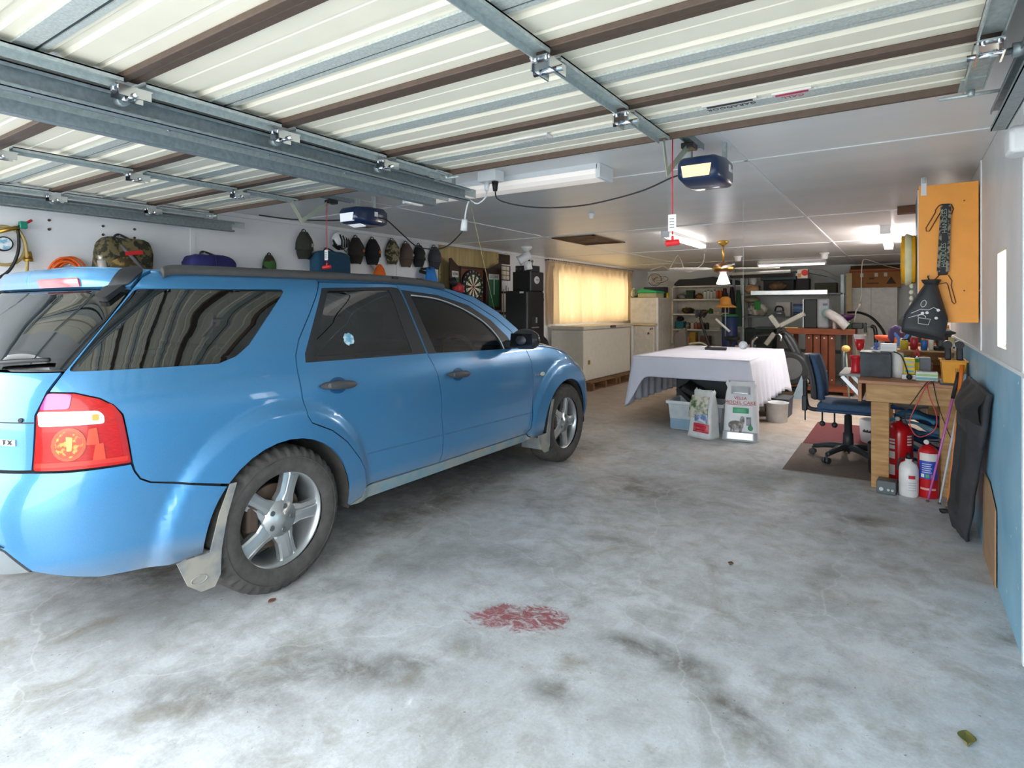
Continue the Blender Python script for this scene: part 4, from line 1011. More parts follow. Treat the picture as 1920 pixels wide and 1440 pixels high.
# bike helmet
c = lw(638, 452, .08)
t = thing('bike_helmet', 'white and black vented bike helmet above the teal bag', 'helmet', (XL, c.y, c.z - .12))
obj('shell', G().ball(c, 1, 18, 12, (.085, .10, .10), nz=.08, nsc=5), M('e8e8ea', .35, col2='1d1d20', scale=9, thr=(.52, .56)), t)
for k in range(4):
    a = -.05 + k * .033
    obj('vent', G().tube([c + Vector((.075 - abs(a) * .2, a - .01, .06 - k * .01)), c + Vector((.095 - abs(a) * .2, a, 0)), c + Vector((.07, a + .012, -.07))], .009, 6), BLACK, t)
obj('chin_strap', G().tube([c + Vector((.07, -.06, -.055)), c + Vector((.105, -.01, -.125)), c + Vector((.07, .06, -.055))], .005, 6), DKGREY, t)
obj('hook', G().cyl(c + Vector((-.11, 0, .1)), c + Vector((-.02, 0, .1)), .004, seg=6), GALV, t)
# bags on the wall
def bag(name, label, px0, px1, py0, py1, mat, dep=.14, cat='bag', wob=.08, seed=1, strap=None):
    a = lw(px0, (py0 + py1) / 2, dep / 2); b = lw(px1, (py0 + py1) / 2, dep / 2)
    y0, y1 = a.y, b.y; ym = (y0 + y1) / 2; z1 = lw((px0 + px1) / 2, py0, dep / 2).z; z0 = lw((px0 + px1) / 2, py1, dep / 2).z
    c_ = Vector((XL + dep / 2 + .004, ym, (z0 + z1) / 2)); t_ = thing(name, label, cat, (XL, ym, z0))
    def fn(u, v):
        th = PI * v; ph = 2 * PI * u; e = .45
        sg = lambda q, p_: math.copysign(abs(q) ** p_, q)
        d = Vector((sg(math.sin(th), e) * sg(math.cos(ph), e), sg(math.sin(th), e) * sg(math.sin(ph), e), sg(math.cos(th), .6)))
        k = 1 + wob * noise.noise(d * 2.3 + Vector((seed * 3.3, 0, 0)))
        return c_ + Vector((max(-dep / 2, d.x * dep / 2 * k), d.y * (y1 - y0) / 2 * k, d.z * (z1 - z0) / 2 * k))
    obj('body', G().grid(fn, 24, 14, True, True), mat, t_)
    obj('strap', G().tube(smooth_path([c_ + Vector((0, -(y1 - y0) * .2, (z1 - z0) * .44)), (XL + .02, ym - .02, z1 + .03), (XL + .02, ym + .02, z1 + .03), c_ + Vector((0, (y1 - y0) * .2, (z1 - z0) * .44))]), .009, 6), strap or BLACK, t_)
    obj('hook', G().cyl((XL, ym, z1 + .022), (XL + .04, ym, z1 + .025), .005, seg=6), GALV, t_)
    return t_, c_, y0, y1, z0, z1
t, c, y0, y1, z0, z1 = bag('backpack', 'camouflage backpack with red tab hung on the wall', 177, 282, 447, 545, CAMO, .2, 'backpack', .12, 2)
obj('pocket', G().ball(c + Vector((.07, -.02, -.05)), 1, 16, 10, (.07, .13, .12), nz=.08), M('8a7440', .85, col2='43371f', scale=24, thr=(.42, .55)), t)
obj('red_tab', G().bar(c + Vector((.125, -.04, .075)), c + Vector((.125, .08, .095)), .004, .03), REDP, t)
obj('shoulder_strap', G().tube(smooth_path([c + Vector((.05, -.08, z1 - c.z - .02)), c + Vector((.12, .02, .04)), c + Vector((.1, .16, -.12))]), .014, 8), M('57575a', .8), t)
obj('bottle', G().cyl(c + Vector((.06, -.17, .02)), c + Vector((.06, -.15, -.12)), .032, seg=14).cyl(c + Vector((.06, -.172, .02)), c + Vector((.06, -.175, .055)), .022, seg=12), M('cfc6c0', .3, .4), t)
t, c, y0, y1, z0, z1 = bag('travel_bag', 'navy blue holdall hanging behind the car roof', 347, 434, 478, 530, M('2b2c6b', .8, var=.3, scale=9, bump=.3), .22, 'bag', .1, 3)
obj('seam', G().tube([c + Vector((.02 * math.sin(i * .35) + .1, 0, (z1 - z0) * (.45 - .08 * i))) for i in range(9)], .006, 6), M('1d1e4a', .8), t)
t, c, y0, y1, z0, z1 = bag('tote_bag', 'teal blue fabric bag hung beneath the bike helmet', 585, 652, 471, 530, M('23506b', .85, var=.2, scale=10), .16, 'bag', .04, 4)
obj('flap', G().box(XL + .166, XL + .172, y0 + .05, y1 - .05, z0 + .1, z1 - .04), M('1e4660', .85), t)
# orange beanie, blue jacket on a bracket
c = lw(712, 512, .07)
t = thing('beanie', 'bright orange beanie on a wall hook', 'beanie', (XL, c.y, c.z - .12))
obj('body', G().lathe([(.0, .105), (.02, .10), (.06, .05), (.085, -.03), (.09, -.12), (.08, -.12)], c, seg=18, sc=(.7, 1)), M('f2701f', .85), t)
obj('hook', G().tube([(XL, c.y - .09, c.z + .09), (XL + .05, c.y - .09, c.z + .07), (XL + .06, c.y - .05, c.z - .0)], .005, 6), GALV, t)
c = lw(800, 508, .1)
t = thing('rain_jacket', 'bright blue rain jacket draped over a wall bracket', 'jacket', (XL, c.y, c.z - .38))
def fn(u, v):
    a = 2 * PI * u; w_ = (.05 + .075 * v) * (1 + .25 * math.sin(a * 4 + v * 3) * v)
    return (XL + .12 + .08 * math.cos(a) * (.5 + v), c.y + .05 + w_ * 1.35 * math.sin(a) + .04 * v, c.z + .02 - .40 * v)
obj('body', G().grid(fn, 32, 10, True, True), M('1f7fd0', .55), t, solid=.004)
obj('collar', G().ball((XL + .12, c.y + .05, c.z + .02), 1, 12, 8, (.05, .07, .035)), M('1a72bf', .55), t)
obj('wall_bracket', G().bar((XL, c.y + .01, c.z + .03), (XL + .16, c.y + .01, c.z + .03), .03, .03).bar((XL, c.y - .02, c.z + .0), (XL + .12, c.y - .02, c.z - .03), .02, .04), BLACK, t)
# welding hoses with gauge and valve
c = lw(22, 470, .05)
t = thing('gas_hose_set', 'tan gas hoses with round gauge and green valve hung on the wall', 'hoses', (XL, c.y, c.z - .35))
HOSE = M('a8925c', .6)
def loop(dy, dz, ry, rz, n=26, x=.05): return [Vector((XL + x, c.y + dy + ry * math.cos(2 * PI * i / n), c.z + dz + rz * math.sin(2 * PI * i / n))) for i in range(n)]
obj('hose', G().tube(loop(-.04, .03, .115, .13), .011, 8, True), HOSE, t)
obj('hose', G().tube(smooth_path([(XL + .06, c.y + .02, c.z + .17), (XL + .07, c.y + .07, c.z + .05), (XL + .07, c.y + .075, c.z - .15), (XL + .06, c.y + .03, c.z - .27), (XL + .06, c.y - .06, c.z - .30), (XL + .05, c.y - .13, c.z - .24)]), .010, 8), HOSE, t)
obj('hose', G().tube(smooth_path([(XL + .065, c.y + .03, c.z + .15), (XL + .07, c.y + .03, c.z), (XL + .065, c.y - .02, c.z - .14), (XL + .06, c.y - .12, c.z - .22)]), .010, 8), BLACK, t)
gc = lw(8, 457, .09)
obj('gauge_case', G().cyl(gc - Vector((.03, 0, 0)), gc, .05, seg=24), BLACK, t)
obj('gauge_face', G().cyl(gc, gc + Vector((.003, 0, 0)), .041, seg=24).bar(gc + Vector((.004, -.02, -.012)), gc + Vector((.004, .025, .014)), .003, .004), M('dfe6ea', .4, col2='7ea9c4', scale=30), t)
vc = lw(43, 422, .07)
obj('valve', G().box(vc.x - .02, vc.x + .02, vc.y - .022, vc.y + .022, vc.z - .025, vc.z + .025), M('17826a', .4), t, bev=.006)
obj('valve_tip', G().cyl(vc + Vector((0, .018, .016)), vc + Vector((0, .05, .04)), .009, seg=8), REDP, t)
obj('torch_body', G().cyl(vc + Vector((0, -.02, -.015)), vc + Vector((-.01, -.13, -.06)), .014, seg=10), BRASS, t)
bc = lw(53, 485, .06); obj('brass_coupling', G().cyl(bc + Vector((0, 0, .05)), bc - Vector((0, 0, .0)), .018, .026, 12).cyl(bc, bc - Vector((0, 0, .02)), .03, .03, 6), BRASS, t)
obj('hook', G().cyl((XL, c.y + .02, c.z + .17), (XL + .08, c.y + .02, c.z + .175), .006, seg=8), GALV, t)
# orange cord coil
c = lw(129, 523, .05)
t = thing('extension_cord_coil', 'coiled orange extension cord hung behind the car spoiler', 'cord coil', (XL, c.y, c.z - .18))
for k in range(6): obj('cord_loop', G().tube([Vector((XL + .03 + .012 * (k % 3), c.y + .02 * math.sin(k * 2.1) + (.085 + .006 * k) * math.cos(2 * PI * i / 24), c.z + .01 * math.cos(k * 1.7) + (.12 + .008 * k) * math.sin(2 * PI * i / 24))) for i in range(24)], .008, 6, True), M('e8641c', .5), t)
obj('hook', G().cyl((XL, c.y, c.z + .10), (XL + .08, c.y, c.z + .105), .005, seg=8), GALV, t)
# little screws left in the wall
for (px, py) in ((193, 424), (193, 440), (252, 430), (252, 446), (92, 413), (92, 430)):
    p = lw(px, py, 0); tag(obj('wall_plug', G().cyl(p, p + Vector((.006, 0, 0)), .010, seg=8), M('4a4038', .8)), 'tiny wall plug left in the bare wall above the backpack', 'wall plug', 'wall plugs')

# ================================================================ dartboard on its plywood backing
PLY = M('b9a673', .6, col2='a48f5c', scale=3, stretch=(1, 6, .5), thr=(.35, .65)); DBR = M('3a2419', .6, scale=15)
a = lw(824, 470, .02); b = lw(935, 480, .02); zt = 2.215; zb = 1.42; yA, yB = a.y, b.y
pw = thing('dartboard_backing', 'yellowish plywood sheet behind the dartboard cabinet', 'board', (XL, (yA + yB) / 2, zb))
obj('sheet', G().box(XL + .003, XL + .018, yA, yB, zb, zt), PLY, pw)
for y, z in ((yA + .02, zt - .15), (yA + .02, zb + .4), (yB - .02, zt - .1)): obj('screw', G().cyl((XL + .018, y, z), (XL + .021, y, z), .008, seg=8), DKGREY, pw)
dc = lw(889, 538, .08); R_ = .215
db = thing('dartboard_cabinet', 'open brown dartboard cabinet with green score panels', 'dartboard', (XL + .018, dc.y, dc.z - .33))
x0 = XL + .019
obj('backboard', G().box(x0, x0 + .012, dc.y - .29, dc.y + .29, dc.z - .33, dc.z + .27), M('6d3a22', .6, scale=8), db)
obj('frame', G().box(x0, x0 + .06, dc.y - .30, dc.y - .28, dc.z - .33, dc.z + .28).box(x0, x0 + .06, dc.y + .28, dc.y + .30, dc.z - .33, dc.z + .28).box(x0, x0 + .06, dc.y - .28, dc.y + .28, dc.z + .26, dc.z + .28).box(x0, x0 + .06, dc.y - .28, dc.y + .28, dc.z - .33, dc.z - .31), DBR, db)
for s_ in (-1, 1):
    ye = dc.y + s_ * .30; yo = dc.y + s_ * .60
    pl = [(0, -.33), (1, -.33), (1, .36), (.85, .37), (.6, .33), (.3, .29), (0, .27)]
    xa, xb = x0 + .03, x0 + .10
    g = G(); n = len(pl)
    vs = [(xa + (xb - xa) * u + dx, ye + (yo - ye) * u, dc.z + v) for dx in (0, .018) for u, v in pl]
    g.add(vs, [tuple(range(n)), tuple(range(n, 2 * n))] + [(i, (i + 1) % n, n + (i + 1) % n, n + i) for i in range(n)])
    dd = obj('cabinet_door', g, DBR, db)
    def dpt(u, v, o): return (xa + (xb - xa) * u + .018 + o, ye + (yo - ye) * u, dc.z + v)
    def slab(nm, u0, u1, v0, v1, m_, o):
        g = G(); vs = [dpt(u, v, oo) for oo in (0, o) for u, v in ((u0, v0), (u1, v0), (u1, v1), (u0, v1))]
        g.add(vs, [(0, 1, 2, 3), (4, 5, 6, 7), (0, 1, 5, 4), (1, 2, 6, 5), (2, 3, 7, 6), (3, 0, 4, 7)]); return obj(nm, g, m_, dd)
    slab('score_panel', .18, .82, -.28, .12, M('2d6b47', .6), .004)
    slab('score_header', .18, .82, .12, .2, M('cfd3cf', .6), .004)
    slab('score_line', .47, .53, -.1, .12, M('cfd3cf', .6), .006)
    p = dpt(.5, .16, .0055); text('lettering', 'SCORE', .05, BLACK, p, Vector((xb - xa, (yo - ye), 0)) * s_, (0, 0, 1), dd)
bx_ = x0 + .012
obj('board_rim', G().lathe([(.0, 0), (R_ + .03, 0), (R_ + .03, .03), (R_ + .012, .034), (R_ - .03, .034)], (bx_, dc.y, dc.z), 'X', 48), M('141415', .7), db)
for k in range(20):
    a0 = (k - .5) * PI / 10; g0 = G()
    def wedge(r0, r1): return [(bx_ + .0345, dc.y + r * math.cos(t_), dc.z + r * math.sin(t_)) for r, t_ in ((r0, a0), (r1, a0), (r1, a0 + PI / 20), (r1, a0 + PI / 10), (r0, a0 + PI / 10), (r0, a0 + PI / 20))]
    g0.add(wedge(.02, R_ - .04), [tuple(range(6))])
    obj('sector', g0, M('e9dfc8', .7) if k % 2 else M('1b1a19', .7), db, solid=.002)
    p = (bx_ + .036, dc.y + (R_ + .002) * math.cos(a0 + PI / 20), dc.z + (R_ + .002) * math.sin(a0 + PI / 20))
    nums = [6, 13, 4, 18, 1, 20, 5, 12, 9, 14, 11, 8, 16, 7, 19, 3, 17, 2, 15, 10]
    text('number', str(nums[k]), .036, M('e8e8e8', .5), p, (0, 1, 0), (0, 0, 1), db)
for r in (R_ - .075, R_ - .04): obj('wire_ring', G().tube(arc((bx_ + .0375, dc.y, dc.z), r, 0, 2 * PI, 40, (0, 1, 0), (0, 0, 1)), .004, 5), M('3f7a4e', .5), db)
obj('bullseye', G().cyl((bx_ + .035, dc.y, dc.z), (bx_ + .04, dc.y, dc.z), .02, seg=16), M('b02a2a', .5), db)
# red gloves hanging under the left score panel
c = lw(858, 541, .20)
t = thing('boxing_glove', 'red and black boxing glove hung before the green score panel', 'glove', (c.x, c.y, c.z - .1))
obj('fist', G().ball(c, 1, 16, 10, (.06, .075, .085)), M('b0202c', .45), t)
obj('thumb', G().ball(c + Vector((.02, .06, .0)), 1, 12, 8, (.035, .035, .06)), M('c22a36', .45), t)
obj('cuff', G().cyl(c + Vector((0, -.04, .05)), c + Vector((-.02, -.09, .12)), .045, .05, 14), BLACK, t)
# dark strip with framed charts beside the board
y0, y1 = yB + .01, lw(957, 490, .02).y
t = thing('wall_hanging', 'dark brown wall hanging with pale framed charts', 'wall hanging', (XL, (y0 + y1) / 2, 1.84))
obj('cloth', G().box(XL, XL + .012, y0, y1, 2.05, 2.2), M('3b2a20', .8), t)
obj('chart_frame', G().box(XL, XL + .02, y0, y1, 1.80, 2.03), DBR, t)
for i in range(3):
    for j in range(3):
        ww = (y1 - y0 - .04) / 3
        obj('chart_card', G().box(XL + .02, XL + .023, y0 + .015 + i * ww, y0 + .005 + (i + 1) * ww, 1.815 + j * .07, 1.875 + j * .07), M('d8d2bd', .7), t)
# pool cues in a wall rack
y0 = lw(934, 590, .05).y; y1 = lw(953, 590, .05).y
t = thing('cue_rack', 'black wall rack holding pool cues', 'rack', (XL, (y0 + y1) / 2, 1.25), None)
obj('clip_bar', G().box(XL, XL + .05, y0 - .03, y1 + .03, 1.275, 1.315), BLACK, t, bev=.006)
obj('clip_bar', G().box(XL, XL + .04, y0 + .014, y1 + .03, 1.60, 1.63), BLACK, t, bev=.006)
obj('base_shelf', G().box(XL, XL + .07, y0 - .03, y1 + .03, .38, .42), DBR, t)
for k in range(5):
    y = y0 + (y1 - y0) * k / 4
    cu = thing('pool_cue', ['pale maple pool cue with dark butt in the wall rack', 'reddish pool cue with dark butt in the wall rack'][k % 2], 'pool cue', (XL + .06, y, .42), 'cues in the rack')
    obj('shaft', G().cyl((XL + .062, y, 1.0), (XL + .056, y, 1.72 - .03 * (k % 3)), .011, .006, 8), M('c9a878' if k % 2 == 0 else '8c5a40', .4), cu)
    obj('butt', G().cyl((XL + .064, y, .42), (XL + .062, y, 1.0), .015, .011, 8), M('5a2f22' if k % 2 == 0 else '2b2b30', .4), cu)

# ================================================================ black lockers, gig bag, curtain, freezer
BLK = M('151617', .4, var=.15)
def faceplate(nm, y0, y1, z0, z1, X, m_, par, th=.006, bev=.0): return obj(nm, G().box(X, X + th, y0, y1, z0, z1), m_, par, bev=bev)
t = thing('black_locker', 'tall black steel locker with recessed dispenser panel', 'locker', (-4.56, 7.2, 0))
obj('body', G().box(-4.75, -4.4, 6.97, 7.45, 0, 1.62), BLK, t, bev=.01)
faceplate('door', 6.985, 7.435, .04, 1.60, -4.4, M('1a1b1c', .35), t, .018, .006)
faceplate('door_edge', 6.975, 6.983, .04, 1.60, -4.4, M('6b6d70', .4), t, .02)
obj('recess_panel', G().box(-4.385, -4.378, 7.10, 7.24, 1.12, 1.25), M('303235', .3), t); obj('display', G().box(-4.378, -4.374, 7.19, 7.235, 1.16, 1.24), M('8a8d90', .3), t)
obj('tray', G().box(-4.385, -4.362, 7.08, 7.26, 1.09, 1.105), M('9a9c9e', .35, .5), t)
obj('handle', G().cyl((-4.362, 7.16, .86), (-4.362, 7.16, 1.0), .009).cyl((-4.385, 7.16, .87), (-4.362, 7.16, .87), .006).cyl((-4.385, 7.16, .99), (-4.362, 7.16, .99), .006), CHROME, t)
obj('latch', G().box(-4.5, -4.44, 6.955, 6.97, 1.585, 1.61), M('d4d4d4', .4), t)
t = thing('speaker_cabinet', 'black box with oval badge standing on the locker', 'speaker', (-4.53, 7.27, 1.62))
obj('body', G().box(-4.70, -4.4, 7.08, 7.45, 1.621, 1.90), BLK, t, bev=.008)
obj('side_panel', G().box(-4.4, -4.392, 7.09, 7.44, 1.63, 1.89), M('1c1d1f', .6, scale=90, bump=.2), t)
obj('edge_trim', G().box(-4.402, -4.388, 7.075, 7.083, 1.622, 1.899), M('6f7073', .4), t)
b_ = obj('oval_badge', G().lathe([(0, .004), (.05, .003), (.055, -.002)], (-4.39, 7.25, 1.78), 'X', 28, sc=(1.35, 1)), M('c9cbcd', .4), t)
text('lettering', 'HSV', .04, BLACK, (-4.385, 7.25, 1.78), (0, 1, 0), (0, 0, 1), b_)
t = thing('amplifier', 'small black amplifier with knobs on top of the speaker box', 'amplifier', (-4.55, 7.25, 1.9))
obj('body', G().box(-4.68, -4.42, 7.12, 7.38, 1.901, 1.99), M('222324', .5), t, bev=.006)
for k in range(4): obj('knob', G().cyl((-4.65 + k * .065, 7.12, 1.945), (-4.65 + k * .065, 7.108, 1.945), .017, seg=14), M('55575a', .4), t)
obj('mic_stand', G().cyl((-4.5, 7.3, 1.99), (-4.5, 7.3, 2.05), .008).ball((-4.5, 7.3, 2.06), .02, 10, 6), M('9a9a94', .4), t)
# gig bag
t = thing('gig_bag', 'black padded guitar bag standing behind the locker', 'bag', (-4.75, 7.75, 0))
pl = [(-.16, .55), (-.2, .72), (-.17, .90), (-.12, 1.0), (-.13, 1.12), (-.16, 1.25), (-.13, 1.38), (-.05, 1.45), (-.045, 1.9), (-.07, 2.02), (-.03, 2.1), (.03, 2.1), (.07, 2.02), (.045, 1.9), (.05, 1.45), (.13, 1.38), (.16, 1.25), (.13, 1.12), (.12, 1.0), (.17, .90), (.2, .72), (.16, .55), (.05, .5), (-.05, .5)]
obj('body', G().prism(rc([(a * 1.15, b) for a, b in pl], .04), .11, (-4.72, 7.78, -.5), (.35, .93, 0), (0, 0, 1), (.93, -.35, 0)), M('1c1c1e', .85, scale=40, bump=.2), t, bev=.02)
obj('zip', G().tube([Vector((-4.66, 7.75, z)) for z in (.2, .5, .9, 1.3)], .006, 6), DKGREY, t)
t.location.z = 0
for ch in t.children:
    if ch.name.startswith('body'): ch.location.z = .5 - .5 + 0
tag(obj('bodyboard_bag', G().prism(rc([(-.04, .0), (.04, .0), (.075, .5), (.06, .85), (0, 1.02), (-.06, .85), (-.075, .5)], .03), .05, (XL + .003, 8.12, 1.16), (0, 1, 0), (0, 0, 1), (1, 0, 0)), M('56562c', .8, col2='1f2018', scale=12, thr=(.46, .54)), bev=.015), 'olive and yellow patterned board bag by the curtain edge', 'board bag')
tag(obj('umbrella', G().lathe([(.0, 2.2), (.012, 2.19), (.045, 1.75), (.05, 1.4), (.02, 1.2), (.0, 1.18)], (-4.97, 7.90, 0), seg=10), M('2a2e22', .8)), 'furled dark green umbrella hung beside the board bag', 'umbrella')

# curtain in the window
def curtain_mat():
    m = bpy.data.materials.new('curtain_cloth'); m.use_nodes = True; n = m.node_tree.nodes; l = m.node_tree.links; n.clear()
    o = n.new('ShaderNodeOutputMaterial'); d = n.new('ShaderNodeBsdfDiffuse'); tr = n.new('ShaderNodeBsdfTranslucent'); x = n.new('ShaderNodeMixShader')
    tc = n.new('ShaderNodeTexCoord'); nz = n.new('ShaderNodeTexNoise'); nz.inputs['Scale'].default_value = 60; l.new(tc.outputs['Object'], nz.inputs['Vector'])
    r = n.new('ShaderNodeValToRGB'); r.color_ramp.elements[0].color = (*lin('c9b39a'), 1); r.color_ramp.elements[1].color = (*lin('d8c4aa'), 1); l.new(nz.outputs['Fac'], r.inputs[0])
    l.new(r.outputs[0], d.inputs[0]); tr.inputs[0].default_value = (*lin('e6c48e'), 1); x.inputs[0].default_value = .36
    l.new(d.outputs[0], x.inputs[1]); l.new(tr.outputs[0], x.inputs[2]); l.new(x.outputs[0], o.inputs[0]); return m
t = thing('curtain', 'beige pleated curtain glowing with daylight above the chest freezer', 'curtain', (XL + .1, 10.5, 1.1))
Y0, Y1 = 8.68, 12.42
def fn(u, v):
    y = Y0 + (Y1 - Y0) * u; z = 2.19 - (2.19 - 1.10) * v
    n_ = noise.noise(Vector((u * 14, v * 1.2, 2)))
    amp = .018 + .03 * min(1, v * 3)
    f = math.sin(u * 2 * PI * 30 + 1.5 * n_) if v < .07 else math.sin(u * 2 * PI * 17 + 2.2 * n_)
    return (XL + .085 + amp * f + .012 * n_, y + .02 * n_, z)
obj('cloth', G().grid(fn, 260, 16), curtain_mat(), t)
obj('heading_tape', G().grid(lambda u, v: (XL + .085 + .02 * math.sin(u * 2 * PI * 60), Y0 + (Y1 - Y0) * u, 2.215 - .05 * v), 300, 2), M('cdb9a0', .8), t, solid=.004)
obj('rod', G().cyl((XL + .085, Y0 - .04, 2.205), (XL + .085, Y1 + .03, 2.205), .011, seg=10), M('54463a', .5), t)
for y in (Y0 + .02, 10.5, Y1 - .05): obj('rod_bracket', G().bar((XL, y, 2.205), (XL + .09, y, 2.205), .02, .02), M('54463a', .5), t)
# chest freezer on pallets
FRZ = M('d9d5c8', .4, var=.05)
t = thing('chest_freezer', 'long cream chest freezer standing on timber pallets', 'freezer', (-4.72, 9.77, .15))
obj('body', G().box(-5.02, -4.4, 8.76, 10.78, .15, 1.0), FRZ, t, bev=.012)
obj('lid', G().box(-5.03, -4.385, 8.75, 10.79, 1.005, 1.07), M('d3cdbd', .4), t, bev=.015)
obj('badge', G().box(-4.4, -4.394, 8.93, 9.0, .42, .49), M('b7a15a', .4, .5), t); obj('lid_handle', G().box(-4.39, -4.36, 9.8, 10.0, 1.02, 1.06), DKGREY, t, bev=.006)
WOODD = M('7c5a3c', .8, scale=6, stretch=(1, 5, 5), var=.3)
def pallet(x0, x1, y0, y1, label):
    p = thing('pallet', label, 'pallet', ((x0 + x1) / 2, (y0 + y1) / 2, 0), 'pallets under the freezer')
    for y in (y0 + .03, (y0 + y1) / 2, y1 - .08): obj('bearer', G().box(x0, x1, y, y + .06, .022, .125), WOODD, p)
    n = 5
    for k in range(n):
        xa = x0 + (x1 - x0) * k / n
        obj('deck_board', G().box(xa, xa + (x1 - x0) / n - .03, y0, y1, .127, .148), WOODD, p); obj('base_board', G().box(xa, xa + (x1 - x0) / n - .03, y0, y1, .0, .02), WOODD, p)
pallet(-5.04, -4.22, 8.72, 9.75, 'weathered timber pallet under the freezer end by the locker'); pallet(-5.04, -4.22, 9.80, 10.80, 'weathered timber pallet under the freezer end by the fridge')

# tall cabinet and bar fridge
CAB = M('d8d3c6', .45, var=.05)
t = thing('tall_cabinet', 'tall cream cabinet topped with plastic tubs', 'cabinet', (-4.2, 11.37, 0))
obj('body', G().box(-4.5, -3.94, 11.02, 11.75, 0, 1.58), CAB, t, bev=.008)
obj('front_panel', G().box(-4.49, -3.955, 11.008, 11.02, 1.1, 1.57), M('dedacd', .4), t); obj('corner_strip', G().box(-3.955, -3.925, 11.0, 11.03, 0, 1.58), WHITE, t)
obj('door', G().box(-3.94, -3.925, 11.05, 11.73, .05, 1.56), M('c3bdb1', .45), t)
t = thing('bar_fridge', 'low cream fridge with worktop in front of the tall cabinet', 'fridge', (-4.2, 10.92, 0))
obj('body', G().box(-4.36, -3.95, 10.86, 10.99, 0, 1.03), M('cfc9bc', .45), t, bev=.008)
obj('corner_post', G().box(-4.41, -4.36, 10.85, 10.99, 0, 1.03), WHITE, t)
obj('worktop', G().box(-4.48, -3.93, 10.83, 10.99, 1.035, 1.075), M('c8b896', .5), t, bev=.005)
obj('door', G().box(-4.35, -3.96, 10.848, 10.86, .05, 1.02), M('cbc5b9', .4), t)
for (dx, z) in ((0, .95), (.035, .96), (-.03, .87), (-.05, .86)): obj('magnet', G().box(-4.03 + dx, -4.01 + dx, 10.842, 10.848, z, z + .04), M('4c4640', .6), t)
# items on the cabinet
t = thing('storage_tub', 'clear storage tub with bright green lid on the tall cabinet', 'tub', (-4.15, 11.25, 1.58))
obj('tub', G().box(-4.36, -3.98, 11.06, 11.5, 1.582, 1.67), M('b9b78e', .35), t, bev=.012)
obj('lid', G().prism([(-4.38, 1.672), (-3.96, 1.672), (-3.98, 1.71), (-4.31, 1.76)], .47, (0, 11.04, 0), (1, 0, 0), (0, 0, 1), (0, 1, 0)), M('22b573', .4), t, bev=.01)
t = thing('plastic_bag', 'knotted translucent plastic bag beside the green lidded tub', 'bag', (-4.55, 11.2, 1.58))
obj('body', G().ball((-4.485, 11.28, 1.668), 1, 18, 12, (.095, .15, .08), nz=.25, nsc=3.5), M('b5b39c', .3, col2='8aa08a', scale=9), t)
obj('knot', G().ball((-4.52, 11.25, 1.76), .035, 10, 6, nz=.4), M('bdbba8', .3), t)
t = thing('cable_bundle', 'tangled bundle of pale cables on the tub with green lid', 'cables', (-4.1, 11.35, 1.76))
rnd = random.Random(5)
for k in range(9):
    ax = Vector((rnd.uniform(-.4, .4), rnd.uniform(-1, 1), rnd.uniform(.3, 1))).normalized(); ex = ax.orthogonal().normalized(); ey = ax.cross(ex); r = rnd.uniform(.10, .17)
    cc = Vector((-4.15 + rnd.uniform(-.05, .08), 11.55 + rnd.uniform(-.05, .05), 1.96 + rnd.uniform(-.03, .04)))
    obj('cable_loop', G().tube([cc + ex * r * math.cos(2 * PI * i / 22) + ey * r * math.sin(2 * PI * i / 22) * .8 for i in range(22)], .006, 5, True), M(['c9b9a0', '2a2a2c', 'b58a4c', 'd6d0c4'][k % 4], .5), t)
tag(obj('storage_crate', G().box(-4.42, -3.97, 11.535, 11.74, 1.582, 1.80), M('2c2e30', .6), bev=.01), 'dark crate under the cable bundle on the cabinet', 'crate')
tag(obj('yellow_box', G().box(-3.955, -3.928, 11.58, 11.66, 1.582, 1.68), M('d8b41e', .5), bev=.004), 'small yellow box at the cabinet edge', 'box')
# string of white cable hanging in swags
p = [at(1195, 502, Z=2.2), at(1230, 497, Z=2.22), at(1247, 503, Z=2.17), at(1268, 492, Z=2.24), at(1285, 508, Z=2.12), at(1300, 508, Z=2.12), at(1319, 491, Z=2.24)]
Yc = 9.5
p = [Vector((at(px, py, Y=Yc)[0], Yc + dy, at(px, py, Y=Yc)[2])) for px, py, dy in ((1197, 503, .6), (1232, 497, .3), (1247, 503, .2), (1268, 493, .1), (1284, 507, 0), (1300, 507, 0), (1318, 493, 0), (1320, 488, 0))]
for _i in (3, 7): p[_i].z = ZC - .006
tag(obj('swag_cable', G().tube(smooth_path(p), .006, 6), M('d8d2c0', .5)), 'white cable looping in swags beneath the ceiling', 'cable')
# ================================================================ draped table and what stands under it
CLOTH = M('dfe2f0', .8, var=.04, scale=5, bump=.05)
TX0, TX1, TY0, TY1, TZ = -2.70, -1.38, 6.72, 8.95, .80
t = thing('games_table', 'long table hidden under the pale cloth', 'table', ((TX0 + TX1) / 2, (TY0 + TY1) / 2, 0))
obj('top', G().box(TX0 + .02, TX1 - .02, TY0 + .02, TY1 - .02, .72, .793), M('5a4030', .6), t)
for x in (-2.385, -1.505):
    for y in (7.405, 8.30): obj('leg', G().box(x, x + .05, y, y + .05, 0, .72), M('4d3628', .6), t)
def perim(n=260):
    L = [(TX0, TY0), (TX1, TY0), (TX1, TY1), (TX0, TY1)]; segs = [((TX0, TY0), (TX1, TY0), (0, -1), .235), ((TX1, TY0), (TX1, TY1), (1, 0), .54), ((TX1, TY1), (TX0, TY1), (0, 1), .3), ((TX0, TY1), (TX0, TY0), (-1, 0), .57)]
    out = []
    for (a, b, nn, dr) in segs:
        ln = math.hypot(b[0] - a[0], b[1] - a[1]); m = max(8, int(ln / .03))
        for i in range(m):
            f = i / m; d0 = min(f, 1 - f) * ln
            out.append((a[0] + (b[0] - a[0]) * f, a[1] + (b[1] - a[1]) * f, nn, dr, d0, f))
    return out
PP = perim(); NP = len(PP)
